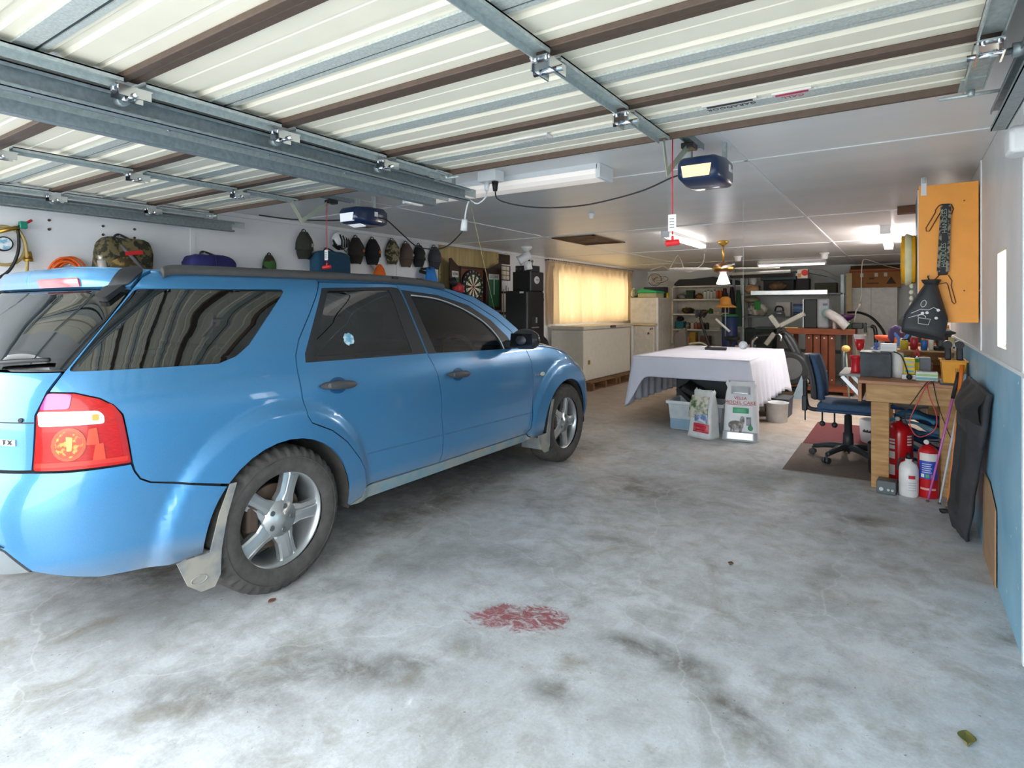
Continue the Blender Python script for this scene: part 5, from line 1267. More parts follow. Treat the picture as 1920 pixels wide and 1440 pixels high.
def skirt(u, v):
    x, y, nn, dr, d0, f = PP[round(u * NP) % NP]
    k = math.exp(-(d0 / .09) ** 2)                         # corner
    side = abs(nn[0]) > .5
    drop = dr + (.60 - dr) * k if not side else dr + .06 * k
    # normals round the corners
    cx = 1 if x > (TX0 + TX1) / 2 else -1; cy = 1 if y > (TY0 + TY1) / 2 else -1
    nx = nn[0] * (1 - .5 * k) + .5 * k * cx; ny = nn[1] * (1 - .5 * k) + .5 * k * cy
    s = d0 + (x + y) * 3
    w = (.028 if side else .006) * math.sin((x * 1.1 + y) * 26 + 2 * noise.noise(Vector((x * 3, y * 3, 0)))) * v
    fl = .012 + (.035 if side else .03) * v + .085 * k * v + w
    zz = TZ - drop * v
    if v < .06: fl *= .6
    return (x + nx * fl, y + ny * fl, zz if v > 0 else TZ)
g = G().grid(skirt, NP, 12, True, True)
g.grid(lambda u, v: (TX0 + (TX1 - TX0) * u, TY0 + (TY1 - TY0) * v, TZ + .002 + .002 * noise.noise(Vector((u * 5, v * 8, 1)))), 14, 20)
g2 = [PP[i] for i in range(NP)]
tc_ = thing('tablecloth', 'pale lilac white cloth hanging over the long table', 'tablecloth', ((TX0 + TX1) / 2, (TY0 + TY1) / 2, .2))
obj('top_sheet', G().grid(lambda u, v: (TX0 - .01 + (TX1 - TX0 + .02) * u, TY0 - .01 + (TY1 - TY0 + .02) * v, TZ + .002 + .003 * noise.noise(Vector((u * 5, v * 8, 1)))), 16, 24), CLOTH, tc_, solid=.003)
obj('hanging_skirt', G().grid(skirt, NP, 12, True, True), CLOTH, tc_, solid=.003)
# gadget on the table
c = at(1345, 655, Z=TZ + .01)
t = thing('remote_tray', 'flat black gadget lying on the pale tablecloth', 'gadget', (c.x, c.y, TZ + .006))
obj('body', G().box(c.x - .16, c.x + .12, c.y - .1, c.y + .1, TZ + .006, TZ + .035, .2), BLACK, t, bev=.008)
obj('knob', G().cyl((c.x - .11, c.y - .02, TZ + .035), (c.x - .11, c.y - .02, TZ + .05), .025, seg=14), DKGREY, t)
# dark chest, clear tub, bags, buckets
t = thing('dark_chest', 'large dark grey chest pushed under the draped table', 'chest', (-1.85, 7.2, 0))
obj('body', G().box(-2.28, -1.46, 7.03, 7.395, 0, .56), M('2c3338', .6), t, bev=.01); obj('front_board', G().box(-2.26, -1.48, 7.018, 7.03, .02, .54), M('31393f', .55), t)
obj('castor', G().cyl((-2.30, 6.99, .03), (-2.27, 6.99, .03), .028, seg=14), DKGREY, t)
def tub_mesh(x0, x1, y0, y1, z0, z1, tp=.03, th=.006):
    g = G()
    def ring(i, z, e): return [(x0 + e, y0 + e, z), (x1 - e, y0 + e, z), (x1 - e, y1 - e, z), (x0 + e, y1 - e, z)]
    R = [ring(0, z0, tp), ring(1, z1, 0), ring(2, z1, th), ring(3, z0 + th, tp + th)]
    vs = [v for r in R for v in r]
    fs = [(3, 2, 1, 0), (12, 13, 14, 15)] + [(a * 4 + i, a * 4 + (i + 1) % 4, (a + 1) * 4 + (i + 1) % 4, (a + 1) * 4 + i) for a in range(3) for i in range(4)]
    return g.add(vs, fs)
t = thing('storage_tub', 'clear lidless storage tub under the near edge of the cloth', 'tub', (-1.98, 6.75, 0))
cx0, cx1, cy0, cy1 = -2.22, -1.62, 6.55, 6.98
obj('tub', tub_mesh(cx0, cx1, cy0, cy1, 0, .31), M('ccd6dc', .3), t, bev=.012)
obj('rim', G().box(cx0 - .02, cx1 + .02, cy0 - .02, cy0, .29, .325).box(cx0 - .02, cx1 + .02, cy1, cy1 + .02, .29, .325).box(cx0 - .02, cx0, cy0, cy1, .29, .325).box(cx1, cx1 + .02, cy0, cy1, .29, .325), M('e0e6ea', .3), t, bev=.006)
obj('blue_contents', G().box(cx0 + .022, cx1 - .022, cy0 + .018, cy0 + .028, .01, .15), M('8fb0c8', .4), t)
tag(obj('folded_crate', G().obox((-1.93, 6.78, .40), (.36, .3, .05), (.15, .5, .1)).obox((-2.03, 6.80, .36), (.3, .3, .04), (.1, .75, 0)), M('1e2021', .6)), 'black folded crate lying in the clear tub', 'crate')
def sack(name, label, cx, cy, w, d, h, mats, rz=0., lean=0., seed=1, crimp=.25):
    t_ = thing(name, label, 'bag', (cx, cy, 0))
    R = Matrix.Rotation(rz, 3, 'Z')
    def fn(u, v):
        a = 2 * PI * u; e = .42
        ca, sa = math.cos(a), math.sin(a); sx = math.copysign(abs(ca) ** e, ca); sy = math.copysign(abs(sa) ** e, sa)
        k = 1 - .18 * v - (.25 * ((v - .75) / .25) ** 2 if v > .75 else 0)
        kd = 1 - .35 * v - (.4 * ((v - .7) / .3) if v > .7 else 0)
        b = 1 + .06 * noise.noise(Vector((ca * 1.5 + seed, sa * 1.5, v * 4)))
        flare = 1.25 if v > .93 else 1
        p = R @ Vector((sx * w / 2 * k * b * flare, sy * d / 2 * kd * b + lean * v * h, 0))
        return (cx + p.x, cy + p.y, .002 + h * v + (.025 * noise.noise(Vector((u * 9, seed, 0))) if v > .9 else 0))
    o = obj('body', G().grid(fn, 40, 18, True, True).add([fn(i / 40, 0) for i in range(40)], [tuple(range(40))]), mats[0], t_)
    def front(sx, v, off=.006):                  # a point on the front face: sx -1..1, v 0..1
        kd = 1 - .35 * v - (.4 * ((v - .7) / .3) if v > .7 else 0); k = 1 - .18 * v
        p = R @ Vector((sx * w / 2 * k, -d / 2 * kd * 1.05 - off + lean * v * h, 0)); return Vector((cx + p.x, cy + p.y, h * v))
    def patch(nm, x0, x1, v0, v1, m_, off=.008, n=6):
        return obj(nm, G().grid(lambda a, b: front(x0 + (x1 - x0) * a, v0 + (v1 - v0) * b, off), n, n), m_, t_, solid=.002)
    return t_, front, patch
SILV = M('c9ced3', .3, .35, var=.15, scale=7)
t, fr, pa_ = sack('feed_bag', 'tall white and silver feed bag printed MODEL CAKE leaning on the table', -1.40, 6.44, .36, .24, .60, [M('e6e9ec', .4, var=.06)], .12, .10, 3)
pa_('silver_base', -.95, .95, .02, .17, SILV, .010); pa_('silver_neck', -.62, .62, .80, .93, SILV, .004)
def ptext(s, sx, v, size, col, fr_, par): 
    e = fr_(sx + .1, v, .012) - fr_(sx - .1, v, .012); u_ = fr_(sx, v + .05, .012) - fr_(sx, v - .05, .012)
    text('lettering', s, size, M(col, .5), fr_(sx, v, .014), e, u_, par)
ptext('VELLA', 0, .73, .045, 'c03438', fr, t); ptext('MODEL CAKE', 0, .655, .050, 'c03438', fr, t)
pa_('red_line', -.85, .75, .615, .622, M('c03438', .5), .012, 2); pa_('green_panel', -.45, .5, .48, .57, M('5cb98a', .5), .012, 3)
pa_('grey_panel', .35, .62, .28, .42, M('9aa0a2', .5), .012, 3); 
cgr = G().ball(fr(-.25, .27, .012), 1, 14, 8, (.075, .004, .05)).ball(fr(.12, .36, .012), 1, 10, 6, (.022, .004, .045))
for sx, v in ((-.5, .17), (-.35, .16), (-.02, .16), (.06, .16)): cgr.cyl(fr(sx, v, .012), fr(sx, v + .10, .012), .006, seg=5)
obj('animal_print', cgr, M('b9b6b2', .6, col2='6e6a66', scale=20), t)
obj('round_seal', G().ball(fr(.58, .24, .012), 1, 14, 6, (.026, .004, .028)), M('3d9a6a', .5), t)
t, fr, pa_ = sack('soil_bag', 'crumpled colourful garden bag with pink panel beside the clear tub', -1.76, 6.33, .30, .2, .50, [M('dfe2e2', .45, var=.1)], -.35, .06, 5)
pa_('garden_picture', -.92, .8, .42, .88, M('4d6b3a', .5, col2='d8d8c8', scale=14, thr=(.42, .58)), .01)
pa_('blue_picture', -.3, .8, .34, .52, M('6f8fc0', .5, col2='e4e8ee', scale=22), .013, 4); pa_('pink_panel', -.35, .95, .14, .32, M('e0707c', .5, col2='d8404e', scale=12), .012, 4)
pa_('pink_print', -.1, .75, .24, .28, M('c8283a', .5), .016, 3); pa_('pink_print', -.1, .6, .18, .21, M('c8283a', .5), .016, 3)
t = thing('spray_bottle', 'translucent bottle between the two feed bags', 'bottle', (-1.545, 6.69, 0))
obj('bottle', G().lathe([(0, 0), (.045, 0), (.045, .3), (.025, .36), (.015, .38), (.015, .4), (0, .4)], (-1.545, 6.69, 0)), M('c2cbd2', .3), t); obj('cap', G().lathe([(0, .44), (.018, .44), (.02, .4), (0, .4)], (-1.545, 6.69, 0)), M('dfe3e6', .4), t)
t = thing('white_bucket', 'plain white bucket at the foot of the cloth', 'bucket', (-1.25, 7.58, 0))
obj('body', G().lathe([(0, .0), (.115, .0), (.130, .235), (.136, .235), (.136, .225), (.127, .22), (.12, .02), (0, .02)], (-1.26, 7.70, 0), seg=28), M('e3e6e8', .4), t)
t = thing('navy_crate', 'small navy crate behind the plain white bucket', 'crate', (-1.2, 8.1, 0))
obj('body', tub_mesh(-1.42, -1.17, 7.95, 8.35, 0, .22, .01), M('22344f', .5), t, bev=.006); obj('lid', G().box(-1.43, -1.16, 7.94, 8.36, .222, .24), M('3f4144', .5), t, bev=.005)
# floor litter
p = fl(1813, 1390); tag(obj('fallen_leaf', G().grid(lambda u, v: (p.x + (u - .5) * .05 * math.sin(PI * max(.02, v)), p.y + (v - .5) * .07, .004 + .012 * (2 * u - 1) ** 2), 6, 8), M('6d6a34', .7), solid=.001), 'curled olive leaf lying on the concrete by the wall', 'leaf')
for (px, py, lb) in ((510, 1128, 'tiny brown leaf beside the rear wheel'), (1370, 1058, 'tiny tan leaf on the open concrete')):
    p = fl(px, py); tag(obj('leaf_scrap', G().grid(lambda u, v: (p.x + (u - .5) * .03 * math.sin(PI * max(.03, v)), p.y + (v - .5) * .04, .003 + .006 * (2 * u - 1) ** 2), 4, 6), M('6b4a38', .7), solid=.001), lb, 'leaf')
# ================================================================ workbench along the right wall
def pb(px0, px1, py0, py1, Y):
    pm = (px0 + px1) / 2; ym = (py0 + py1) / 2
    return at(px0, ym, Y=Y).x, at(px1, ym, Y=Y).x, at(pm, py1, Y=Y).z, at(pm, py0, Y=Y).z
PINE = M('c99f6b', .65, col2='a87a48', scale=4, stretch=(1.2, 1.2, 9), thr=(.35, .7)); PINEH = M('caa170', .65, col2='a9804f', scale=4, stretch=(1.5, 9, 9), thr=(.35, .7))
BT = .832
t = thing('workbench', 'heavy pine workbench along the right wall', 'workbench', (.08, 6.6, 0))
obj('benchtop', G().box(-.275, XR - .004, 5.15, 8.1, .808, BT), M('b98563', .6, scale=5, stretch=(4, 1, 4)), t, bev=.003)
obj('end_rail', G().box(-.225, .386, 5.20, 5.25, .67, .806), PINEH, t, bev=.004)
obj('side_board', G().box(-.275, -.25, 5.17, 8.05, .67, .806), M('b07a58', .6), t, bev=.003)
for x in (-.195, .235):
    for y in (5.29, 7.85): obj('leg', G().box(x, x + .118, y, y + .1, 0, .806), PINE, t, bev=.004)
obj('back_rail', G().box(-.2, .37, 7.95, 8.0, .665, .80), PINEH, t)
# folding side flap with bracket
t = thing('side_flap', 'small folding shelf with steel bracket beside the workbench', 'shelf', (-.36, 6.1, .6))
obj('board', G().box(-.45, -.277, 5.80, 6.45, .79, .81), M('9a9a98', .6), t); [obj('bracket', G().bar((-.43, yy, .785), (-.285, yy, .62), .03, .006, (0, 1, 0)), M('c9cdd0', .4, .5), t) for yy in (5.83, 6.4)]
# ---- on the bench
def onbox(name, label, cat, px0, px1, py0, Y, dep, mat, z0=BT, bev=.005, rz=0):
    x0, x1, _, z1 = pb(px0, px1, py0, py0 + 40, Y); t_ = thing(name, label, cat, ((x0 + x1) / 2, Y + dep / 2, z0))
    zt = at((px0 + px1) / 2, py0, Y=Y).z
    obj('body', G().box(x0, x1, Y, Y + dep, z0 + .001, zt, rz), mat, t_, bev=bev); return t_, x0, x1, zt
t, x0, x1, zt = onbox('speaker_box', 'dusty dark grey speaker box at the bench corner', 'speaker', 1613, 1671, 663, 5.42, .26, M('4c5259', .7, var=.25, scale=14))
obj('top_plate', G().box(x0 - .004, x1 - .01, 5.41, 5.69, zt + .001, zt + .010), BLACK, t); SPZ = zt + .012
t = thing('paper_roll', 'white paper towel roll standing behind the speaker box', 'paper roll', (.0, 5.7, BT))
x0, x1, _, zt = pb(1668, 1688, 660, 700, 5.62); xm = (x0 + x1) / 2
obj('roll', G().lathe([(.012, 0), (.04, 0), (.04, zt - BT), (.012, zt - BT)], (xm + .018, 5.52, BT + .001), seg=22), M('eef0f0', .8), t)
t = thing('white_carton', 'white carton lying across the speaker box', 'carton', (-.03, 5.5, SPZ))
x0, x1, _, zt = pb(1650, 1682, 645, 662, 5.5); obj('body', G().box(x0, x1, 5.5, 5.62, SPZ, zt), WHITE, t, bev=.006); obj('flap', G().box(x0 + .01, x1 - .01, 5.498, 5.50, SPZ + .02, zt - .02), M('e4e6e6', .6), t)
t = thing('toy_plane', 'small blue and white model on the speaker box', 'model', (-.14, 5.5, SPZ))
obj('body', G().cyl((-.20, 5.52, SPZ + .02), (-.135, 5.5, SPZ + .03), .012, .006, 8).box(-.195, -.135, 5.50, 5.52, SPZ, SPZ + .012), WHITE, t); obj('wing', G().box(-.185, -.16, 5.45, 5.58, SPZ + .02, SPZ + .04).box(-.18, -.15, 5.5, 5.51, SPZ + .02, SPZ + .07), M('23469c', .5), t)
t, x0, x1, zt = onbox('striped_carton', 'yellow and blue striped carton on the bench', 'carton', 1694, 1716, 672, 5.40, .09, M('e8c51c', .5), BT + .04)
for k in range(3): obj('blue_stripe', G().box(x0 + .008, x1 - .008, 5.398, 5.40, BT + .055 + k * .035, BT + .07 + k * .035), M(['3f9ec4', '8fb0b6', 'a7c4c2'][k], .5), t)
tag(obj('white_tin', G().box(x0 - .01, x1 + .01, 5.385, 5.51, BT + .001, BT + .038), WHITE, bev=.006), 'low white tin under the striped carton', 'tin')
t, x0, x1, zt = onbox('tissue_box', 'pale green and white box in front on the bench', 'box', 1717, 1759, 698, 5.34, .11, M('dfe9ea', .5))
obj('green_band', G().box(x0, x1, 5.338, 5.34, zt - .03, zt - .014), M('a5d68c', .5), t); obj('blue_band', G().box(x0, x1, 5.338, 5.34, BT + .012, BT + .028), M('7cc4d0', .5), t); obj('top_print', G().box(x0 + .01, x1 - .01, 5.36, 5.43, zt + .0, zt + .002), M('a9a79e', .6), t)
t, x0, x1, zt = onbox('grey_box', 'plain blue-grey box behind the pale green box', 'box', 1724, 1746, 671, 5.50, .1, M('6d7580', .6))
t, x0, x1, zt = onbox('green_tub', 'small green lidded tub between carton and grey box', 'tub', 1715, 1724, 672, 5.56, .05, M('2f9a4a', .5), BT)
obj('yellow_label', G().box(x0, x1, 5.557, 5.56, BT + .04, zt - .03), M('e0cf2a', .5), t)
# yellow toolbox
x0, x1, _, zt = pb(1765, 1829, 676, 715, 5.17); x1 = min(x1, XR - .012)
t = thing('yellow_toolbox', 'open yellow plastic toolbox near the wall on the bench', 'toolbox', ((x0 + x1) / 2, 5.45, BT))
YEL = M('f0a41c', .45)
obj('tub', tub_mesh(x0, x1, 5.17, 5.38, BT + .012, zt, .012, .005), YEL, t, bev=.008); obj('rim', G().box(x0 - .008, x1 + .008, 5.162, 5.17, zt - .012, zt).box(x0 - .008, x1 + .006, 5.38, 5.388, zt - .012, zt), M('e0921a', .5), t)
for k in range(6): obj('front_rib', G().box(x0 + .08 + k * .011, x0 + .083 + k * .011, 5.168, 5.178, BT + .06, BT + .12), M('a8761a', .5), t)
obj('base', G().box(x0 - .005, x1 + .005, 5.165, 5.40, BT + .001, BT + .012), DKGREY, t)
TBZ = zt
obj('contents', G().box(x0 + .015, x1 - .015, 5.19, 5.36, BT + .02, TBZ - .035), M('3a3636', .8, col2='8a3a3a', scale=30), t)
# black power drills standing in the toolbox
def drill(label, x, y, z, rz, col, trig):
    t_ = thing('power_drill', label, 'drill', (x, y, z)); R = Matrix.Rotation(rz, 3, 'Z')
    P_ = lambda a, b, c: Vector((x, y, z)) + R @ Vector((a, b, c))
    obj('motor', G().cyl(P_(-.05, 0, .14), P_(.05, 0, .145), .027, .024, 14), col, t_); obj('chuck', G().cyl(P_(.05, 0, .145), P_(.09, 0, .146), .018, .01, 12), DKGREY, t_)
    obj('grip', G().bar(P_(-.02, 0, .125), P_(-.035, 0, .03), .03, .038, (1, 0, 0)), col, t_, bev=.008); obj('battery', G().obox(P_(-.03, 0, .014), (.09, .055, .03), (0, 0, rz)), BLACK, t_, bev=.005)
    obj('trigger', G().obox(P_(-.003, 0, .10), (.012, .012, .03), (0, 0, rz)), trig, t_, bev=.003)
drill('black cordless drill with pink trigger standing in the yellow toolbox', .278, 5.27, TBZ - .034, 1.57, M('26272b', .5), M('e0407a', .5)); drill('black cordless drill with red trigger standing in the toolbox by the wall', .346, 5.27, TBZ - .034, 1.57, M('2b2c30', .5), REDP)
tag(obj('tool_shelf', G().box(-.08, XR - .004, 5.98, 6.95, BT + .176, BT + .19).box(-.08, XR - .004, 6.93, 6.95, BT, BT + .176).box(.36, XR - .004, 5.98, 6.0, BT, BT + .176).box(-.08, -.06, 5.98, 6.0, BT, BT + .176), PINEH), 'low timber shelf on the bench behind the toolbox', 'shelf')
drill('grey corded drill lying on the low timber shelf', .30, 6.07, BT + .192, .6, M('3b3e43', .5), REDP)
drill('black drill with red trigger on the low timber shelf', .24, 6.22, BT + .192, 2.6, M('1d1e21', .5), M('d83a5a', .5))
t = thing('glue_bottle', 'small pale bottle with black dot against the wall', 'bottle', (.37, 6.03, BT + .192))
obj('bottle', G().lathe([(0, 0), (.016, 0), (.016, .05), (.006, .065), (.006, .08), (0, .08)], (.372, 6.02, BT + .192)), WHITE, t); obj('dot', G().ball((.36, 6.005, BT + .22), .008, 8, 6), BLACK, t)
for k, (x, y, z, lb) in enumerate(((.365, 6.14, BT + .192, 'cream timber block on the shelf end by the wall'), (.36, 6.30, BT + .192, 'cream timber block deeper on the low shelf'))): tag(obj('timber_offcut', G().box(x - .02, x + .02, y - .02, y + .02, z, z + .06 + .04 * k), M('d8cc98', .6), bev=.003), lb, 'timber block')
# more bits along the low shelf
for k, (x, y, r, h, c_, lb) in enumerate(((.02, 6.06, .03, .09, 'd8c23a', 'yellow lidded jar at the shelf front'), (.09, 6.05, .028, .12, 'b02a34', 'dark red paint pot on the low shelf'), (.16, 6.04, .024, .10, '2f6fb8', 'blue glue pot on the low shelf'), (.21, 6.06, .02, .14, 'e6e2d4', 'slim cream bottle on the low shelf'), (.335, 6.42, .03, .15, '2b2d30', 'black canister against the wall on the shelf'), (.34, 6.55, .028, .2, 'd9d4c0', 'tall cream canister against the wall on the shelf'))):
    t = thing('shelf_jar', lb, 'jar', (x, y, BT + .192)); obj('body', G().lathe([(0, 0), (r, 0), (r, h * .78), (r * .7, h * .86), (0, h * .86)], (x, y, BT + .192), seg=16), M(c_, .4), t); obj('lid', G().lathe([(0, h), (r * .62, h), (r * .66, h * .85), (0, h * .85)], (x, y, BT + .192), seg=14), M(['2a2c2e', 'c8c4b8', 'e07a1c'][k % 3], .4), t)
# orange clamps and tools on the far bench
ORP = M('ef7a14', .45)
def clamp(label, x, y, z, L, rz, m_, dz=.0):
    t_ = thing('bar_clamp', label, 'clamp', (x, y, z), 'orange clamps on the bench'); R = Matrix.Rotation(rz, 3, 'Z')
    P_ = lambda a, b, c: Vector((x, y, z)) + R @ Vector((a, b, c))
    obj('bar', G().bar(P_(-L / 2, 0, .02), P_(L / 2, 0, .02 + dz), .012, .024), m_, t_, bev=.003); obj('jaw', G().bar(P_(-L / 2 + .02, 0, .001), P_(-L / 2 + .02, 0, .08), .02, .03, (1, 0, 0)), m_, t_, bev=.005)
    obj('sliding_jaw', G().bar(P_(L * .2, 0, .001), P_(L * .2, 0, .075), .02, .03, (1, 0, 0)), m_, t_, bev=.005); obj('pad', G().obox(P_(-L / 2 + .04, 0, .07), (.012, .03, .024), (0, 0, rz)), M('e46ab0', .5), t_)
clamp('orange bar clamp with pink pads nearest the drills', .13, 6.40, BT + .192, .34, .1, ORP); clamp('orange bar clamp in the middle of the bench', .12, 6.58, BT + .192, .36, -.05, ORP); clamp('orange bar clamp at the far bench end', .16, 7.1, BT + .001, .36, .05, ORP)
tag(obj('crate_stack', G().box(.16, .36, 6.70, 6.90, BT + .192, BT + .26), M('6d4f2f', .7), bev=.004), 'brown wooden crate behind the clamps', 'crate')
clamp('orange clamp resting on the brown wooden crate', .24, 6.80, BT + .262, .26, .08, ORP)
x0, x1, z0, z1 = pb(1680, 1702, 631, 657, 6.3)
t = thing('spring_clamp', 'bright blue winged spring clamp standing on the bench', 'clamp', ((x0 + x1) / 2, 6.3, BT)); BLU = M('3f86dc', .4); xm = (x0 + x1) / 2
for s_ in (-1, 1): obj('wing', G().prism(rc([(0, .07), (s_ * .05, .14), (s_ * .062, .12), (s_ * .03, .06), (s_ * .05, .02), (s_ * .015, .001), (0, .02)], .01), .03, (xm, 6.30, BT + .191), (1, 0, 0), (0, 0, 1), (0, 1, 0)), BLU, t, bev=.004)
obj('spring', G().cyl((xm, 6.29, BT + .26), (xm, 6.34, BT + .26), .014, seg=12), M('e0c060', .4, .5), t); obj('handle_tip', G().ball((xm, 6.32, BT + .335), .016, 8, 6), M('d9c9a8', .6), t)
tag(obj('purple_bag', G().ball((-.04, 6.80, BT + .285), 1, 16, 10, (.07, .08, .09), nz=.25, nsc=3), M('5a4a78', .7, scale=12)), 'crumpled purple bag behind the blue spring clamp', 'bag')
t = thing('tool_tray', 'shallow timber tray of loose hand tools on the bench', 'tray', (.04, 5.85, BT)); obj('tray', tub_mesh(-.14, .21, 5.735, 5.965, BT + .001, BT + .10, .004, .01), PINEH, t)
t = thing('red_snips', 'red-handled snips propped on the bench tools', 'snips', (.1, 5.95, BT + .105)); obj('handle', G().bar((.08, 5.92, BT + .125), (.11, 5.92, BT + .205), .02, .018).bar((.125, 5.92, BT + .125), (.11, 5.92, BT + .205), .02, .018), REDP, t, bev=.004); obj('blade', G().bar((.10, 5.92, BT + .104), (.102, 5.925, BT + .145), .02, .008), CHROME, t)
rnd = random.Random(11)
labels = ['black steel bar', 'short wooden handle', 'blue plastic pry tool', 'grey file', 'black clamp arm', 'yellow marker', 'steel ruler', 'green screwdriver', 'black torch', 'tan chisel handle']
for k, (lb, c_) in enumerate(zip(labels, ['1d1e20', 'c9a56e', '2c50a0', '777b80', '242528', 'dfb82a', 'b9bec2', '2e8a58', '1f2023', 'b58a58'])):
    x = -.05 + .033 * k + rnd.uniform(-.01, .01); y = 5.72 + .045 * (k % 5); L = rnd.uniform(.12, .2); a = rnd.uniform(-.4, .4)
    r_ = rnd.uniform(.008, .014)
    x = -.12 + (k % 5) * .062; y = 5.725 + .03 * (k // 5); L = .24; zq = BT + .103 + .028 * (k // 5)
    tag(obj('bench_tool', G().cyl((x, y, zq + r_), (x + .03 * math.cos(a), y + L * .6, zq + r_), r_, r_ * .7, 8).cyl((x + .03 * math.cos(a), y + L * .6, zq + r_), (x + .05 * math.cos(a), y + L, zq + r_ * .9), r_ * .4, seg=6), M(c_, .45)), lb + ' lying loose among the bench tools', 'tool', 'loose tools on the bench')
tag(obj('black_case', G().box(.09, .19, 5.62, 5.72, BT + .001, BT + .15), BLACK, bev=.006), 'upright black tool case behind the grey box', 'case')
# red gun and cup on the flap
t = thing('grease_gun', 'red and grey grease gun standing on the side flap', 'grease gun', (-.36, 5.95, .81))
x0, x1, z0, z1 = pb(1597, 1613, 668, 697, 5.95); xm = (x0 + x1) / 2
obj('body', G().lathe([(0, .0), (.045, .0), (.038, .02), (.036, .11), (.05, .13), (.05, .15), (0, .15)], (xm, 5.95, .811)), M('d0202c', .35), t); obj('grey_side', G().box(xm + .02, xm + .06, 5.93, 5.97, .83, .92), M('55686a', .5), t, bev=.006)
t = thing('red_tumbler', 'clear and red tumbler on a thin stand above the side flap', 'tumbler', (-.34, 6.1, .81))
xm = at(1612, 650, Y=6.1).x
obj('stand', G().cyl((xm - .02, 6.1, .811), (xm - .02, 6.1, 1.02), .008).cyl((xm - .02, 6.1, .811), (xm - .02, 6.1, .82), .03), M('c9b98a', .5), t); obj('cup', G().lathe([(0, 1.0), (.022, 1.0), (.032, 1.03), (.042, 1.10), (.04, 1.10), (.03, 1.04), (0, 1.03)], (xm, 6.1, 0)), M('c8202a', .25), t); obj('cup_rim', G().lathe([(.042, 1.10), (.048, 1.13), (.05, 1.14), (.046, 1.14), (.04, 1.105)], (xm, 6.1, 0)), M('e8d9d8', .25), t)
# cables over the bench edge
for k, (c_, pts, lb) in enumerate((('2a1a14', [(.185, 5.31, BT + .005), (.15, 5.14, BT + .008), (.08, 5.135, .72), (.02, 5.14, .60), (.06, 5.15, .50), (.15, 5.15, .46)], 'thin dark cord drooping in front of the bench rail'),
        ('d84a4a', [(.192, 5.30, BT + .005), (.16, 5.13, BT + .008), (.10, 5.125, .70), (.05, 5.13, .55), (.10, 5.14, .45), (.19, 5.135, .50), (.21, 5.13, .60), (.17, 5.127, .74), (.15, 5.13, BT + .005)], 'thin red cord looping in front of the bench'),
        ('1f1c1c', [(.198, 5.31, BT + .005), (.19, 5.14, BT + .006), (.22, 5.135, .68), (.27, 5.14, .52), (.30, 5.15, .44)], 'thin black cord hanging beside the red loop'))):
    tag(obj('drooping_cable', G().tube(smooth_path(pts), .0035, 6), M(c_, .5)), lb, 'cord')
tag(obj('black_lead', G().tube(smooth_path([(-.05, 5.40, SPZ + .01), (.0, 5.395, SPZ - .02), (.03, 5.39, .92), (.045, 5.36, BT + .03)]), .005, 6).ball((.05, 5.35, BT + .024), .02, 10, 8), BLACK), 'black lead and plug draped over the speaker box', 'lead')

# ---- under and in front of the bench
def cyl_body(prof, x, y, seg=26): return G().lathe(prof, (x, y, 0), seg=seg)
def extinguisher(label, x, y, r, h, big):
    t_ = thing('fire_extinguisher', label, 'fire extinguisher', (x, y, 0))
    obj('cylinder', cyl_body([(0, 0), (r * .95, 0), (r, .012), (r, h * .72), (r * .93, h * .80), (r * .6, h * .87), (r * .25, h * .895), (r * .22, h * .92), (0, h * .92)], x, y), M('c8141c', .28, coat=.4), t_)
    obj('valve', G().cyl((x, y, h * .91), (x, y, h), .016).bar((x - .01, y - .01, h * .985), (x + .07, y - .03, h * 1.02), .02, .012).bar((x - .01, y - .01, h * .955), (x + .065, y - .03, h * .965), .018, .008), BLACK, t_)
    obj('gauge', G().cyl((x - .01, y - .02, h * .955), (x - .014, y - .032, h * .955), .017, seg=14), M('d8d0c8', .4), t_)
    def lab(nm, a0, a1, z0, z1, m_, o=.0015): return obj(nm, G().grid(lambda u, v: (x + (r + o) * math.cos(a0 + (a1 - a0) * u), y + (r + o) * math.sin(a0 + (a1 - a0) * u), z0 + (z1 - z0) * v), 10, 1), m_, t_)
    return t_, lab
t, lab = extinguisher('large red fire extinguisher with white label strips under the bench', -.012, 5.60, .092, .52, True)
for k, (z0, z1) in enumerate(((.06, .14), (.19, .245), (.265, .295), (.305, .32), (.33, .345))): lab('white_label', -2.75, -1.9, z0, z1, M('ece6e2', .5))
for k in range(4): lab('side_print', -1.0, -.55, .30 + k * .022, .312 + k * .022, M('ece6e2', .5))
t, lab = extinguisher('small red fire extinguisher with blue instruction label', .165, 5.25, .066, .42, False)
lab('white_label', -2.5, -.7, .27, .325, M('e6e0da', .5)); lb_ = lab('blue_label', -2.5, -.7, .14, .27, M('2b50b8', .45)); lab('lower_print', -2.4, -.9, .06, .075, M('e8b0a8', .5))
for k in range(5): lab('print_line', -2.2, -1.3 - .1 * (k % 2), .185 + k * .015, .191 + k * .015, M('c8d0ea', .5), .0025)
for k, c_ in enumerate(('e8f0e8', '4aa86a', 'd86a8a')): lab('symbol', -2.3 + k * .45, -1.98 + k * .45, .150, .175, M(c_, .5), .0025)
t = thing('white_flask', 'white plastic bottle with red print between the extinguishers', 'bottle', (.056, 5.22, 0))
obj('bottle', cyl_body([(0, 0), (.058, 0), (.062, .01), (.062, .20), (.05, .235), (.022, .25), (.022, .27), (0, .27)], .045, 5.20), M('eceae8', .35), t)
obj('red_print', G().grid(lambda u, v: (.045 + .0635 * math.cos(-1.6 + .7 * u), 5.20 + .0635 * math.sin(-1.6 + .7 * u), .135 + .025 * v), 6, 1), M('c8343c', .5), t)
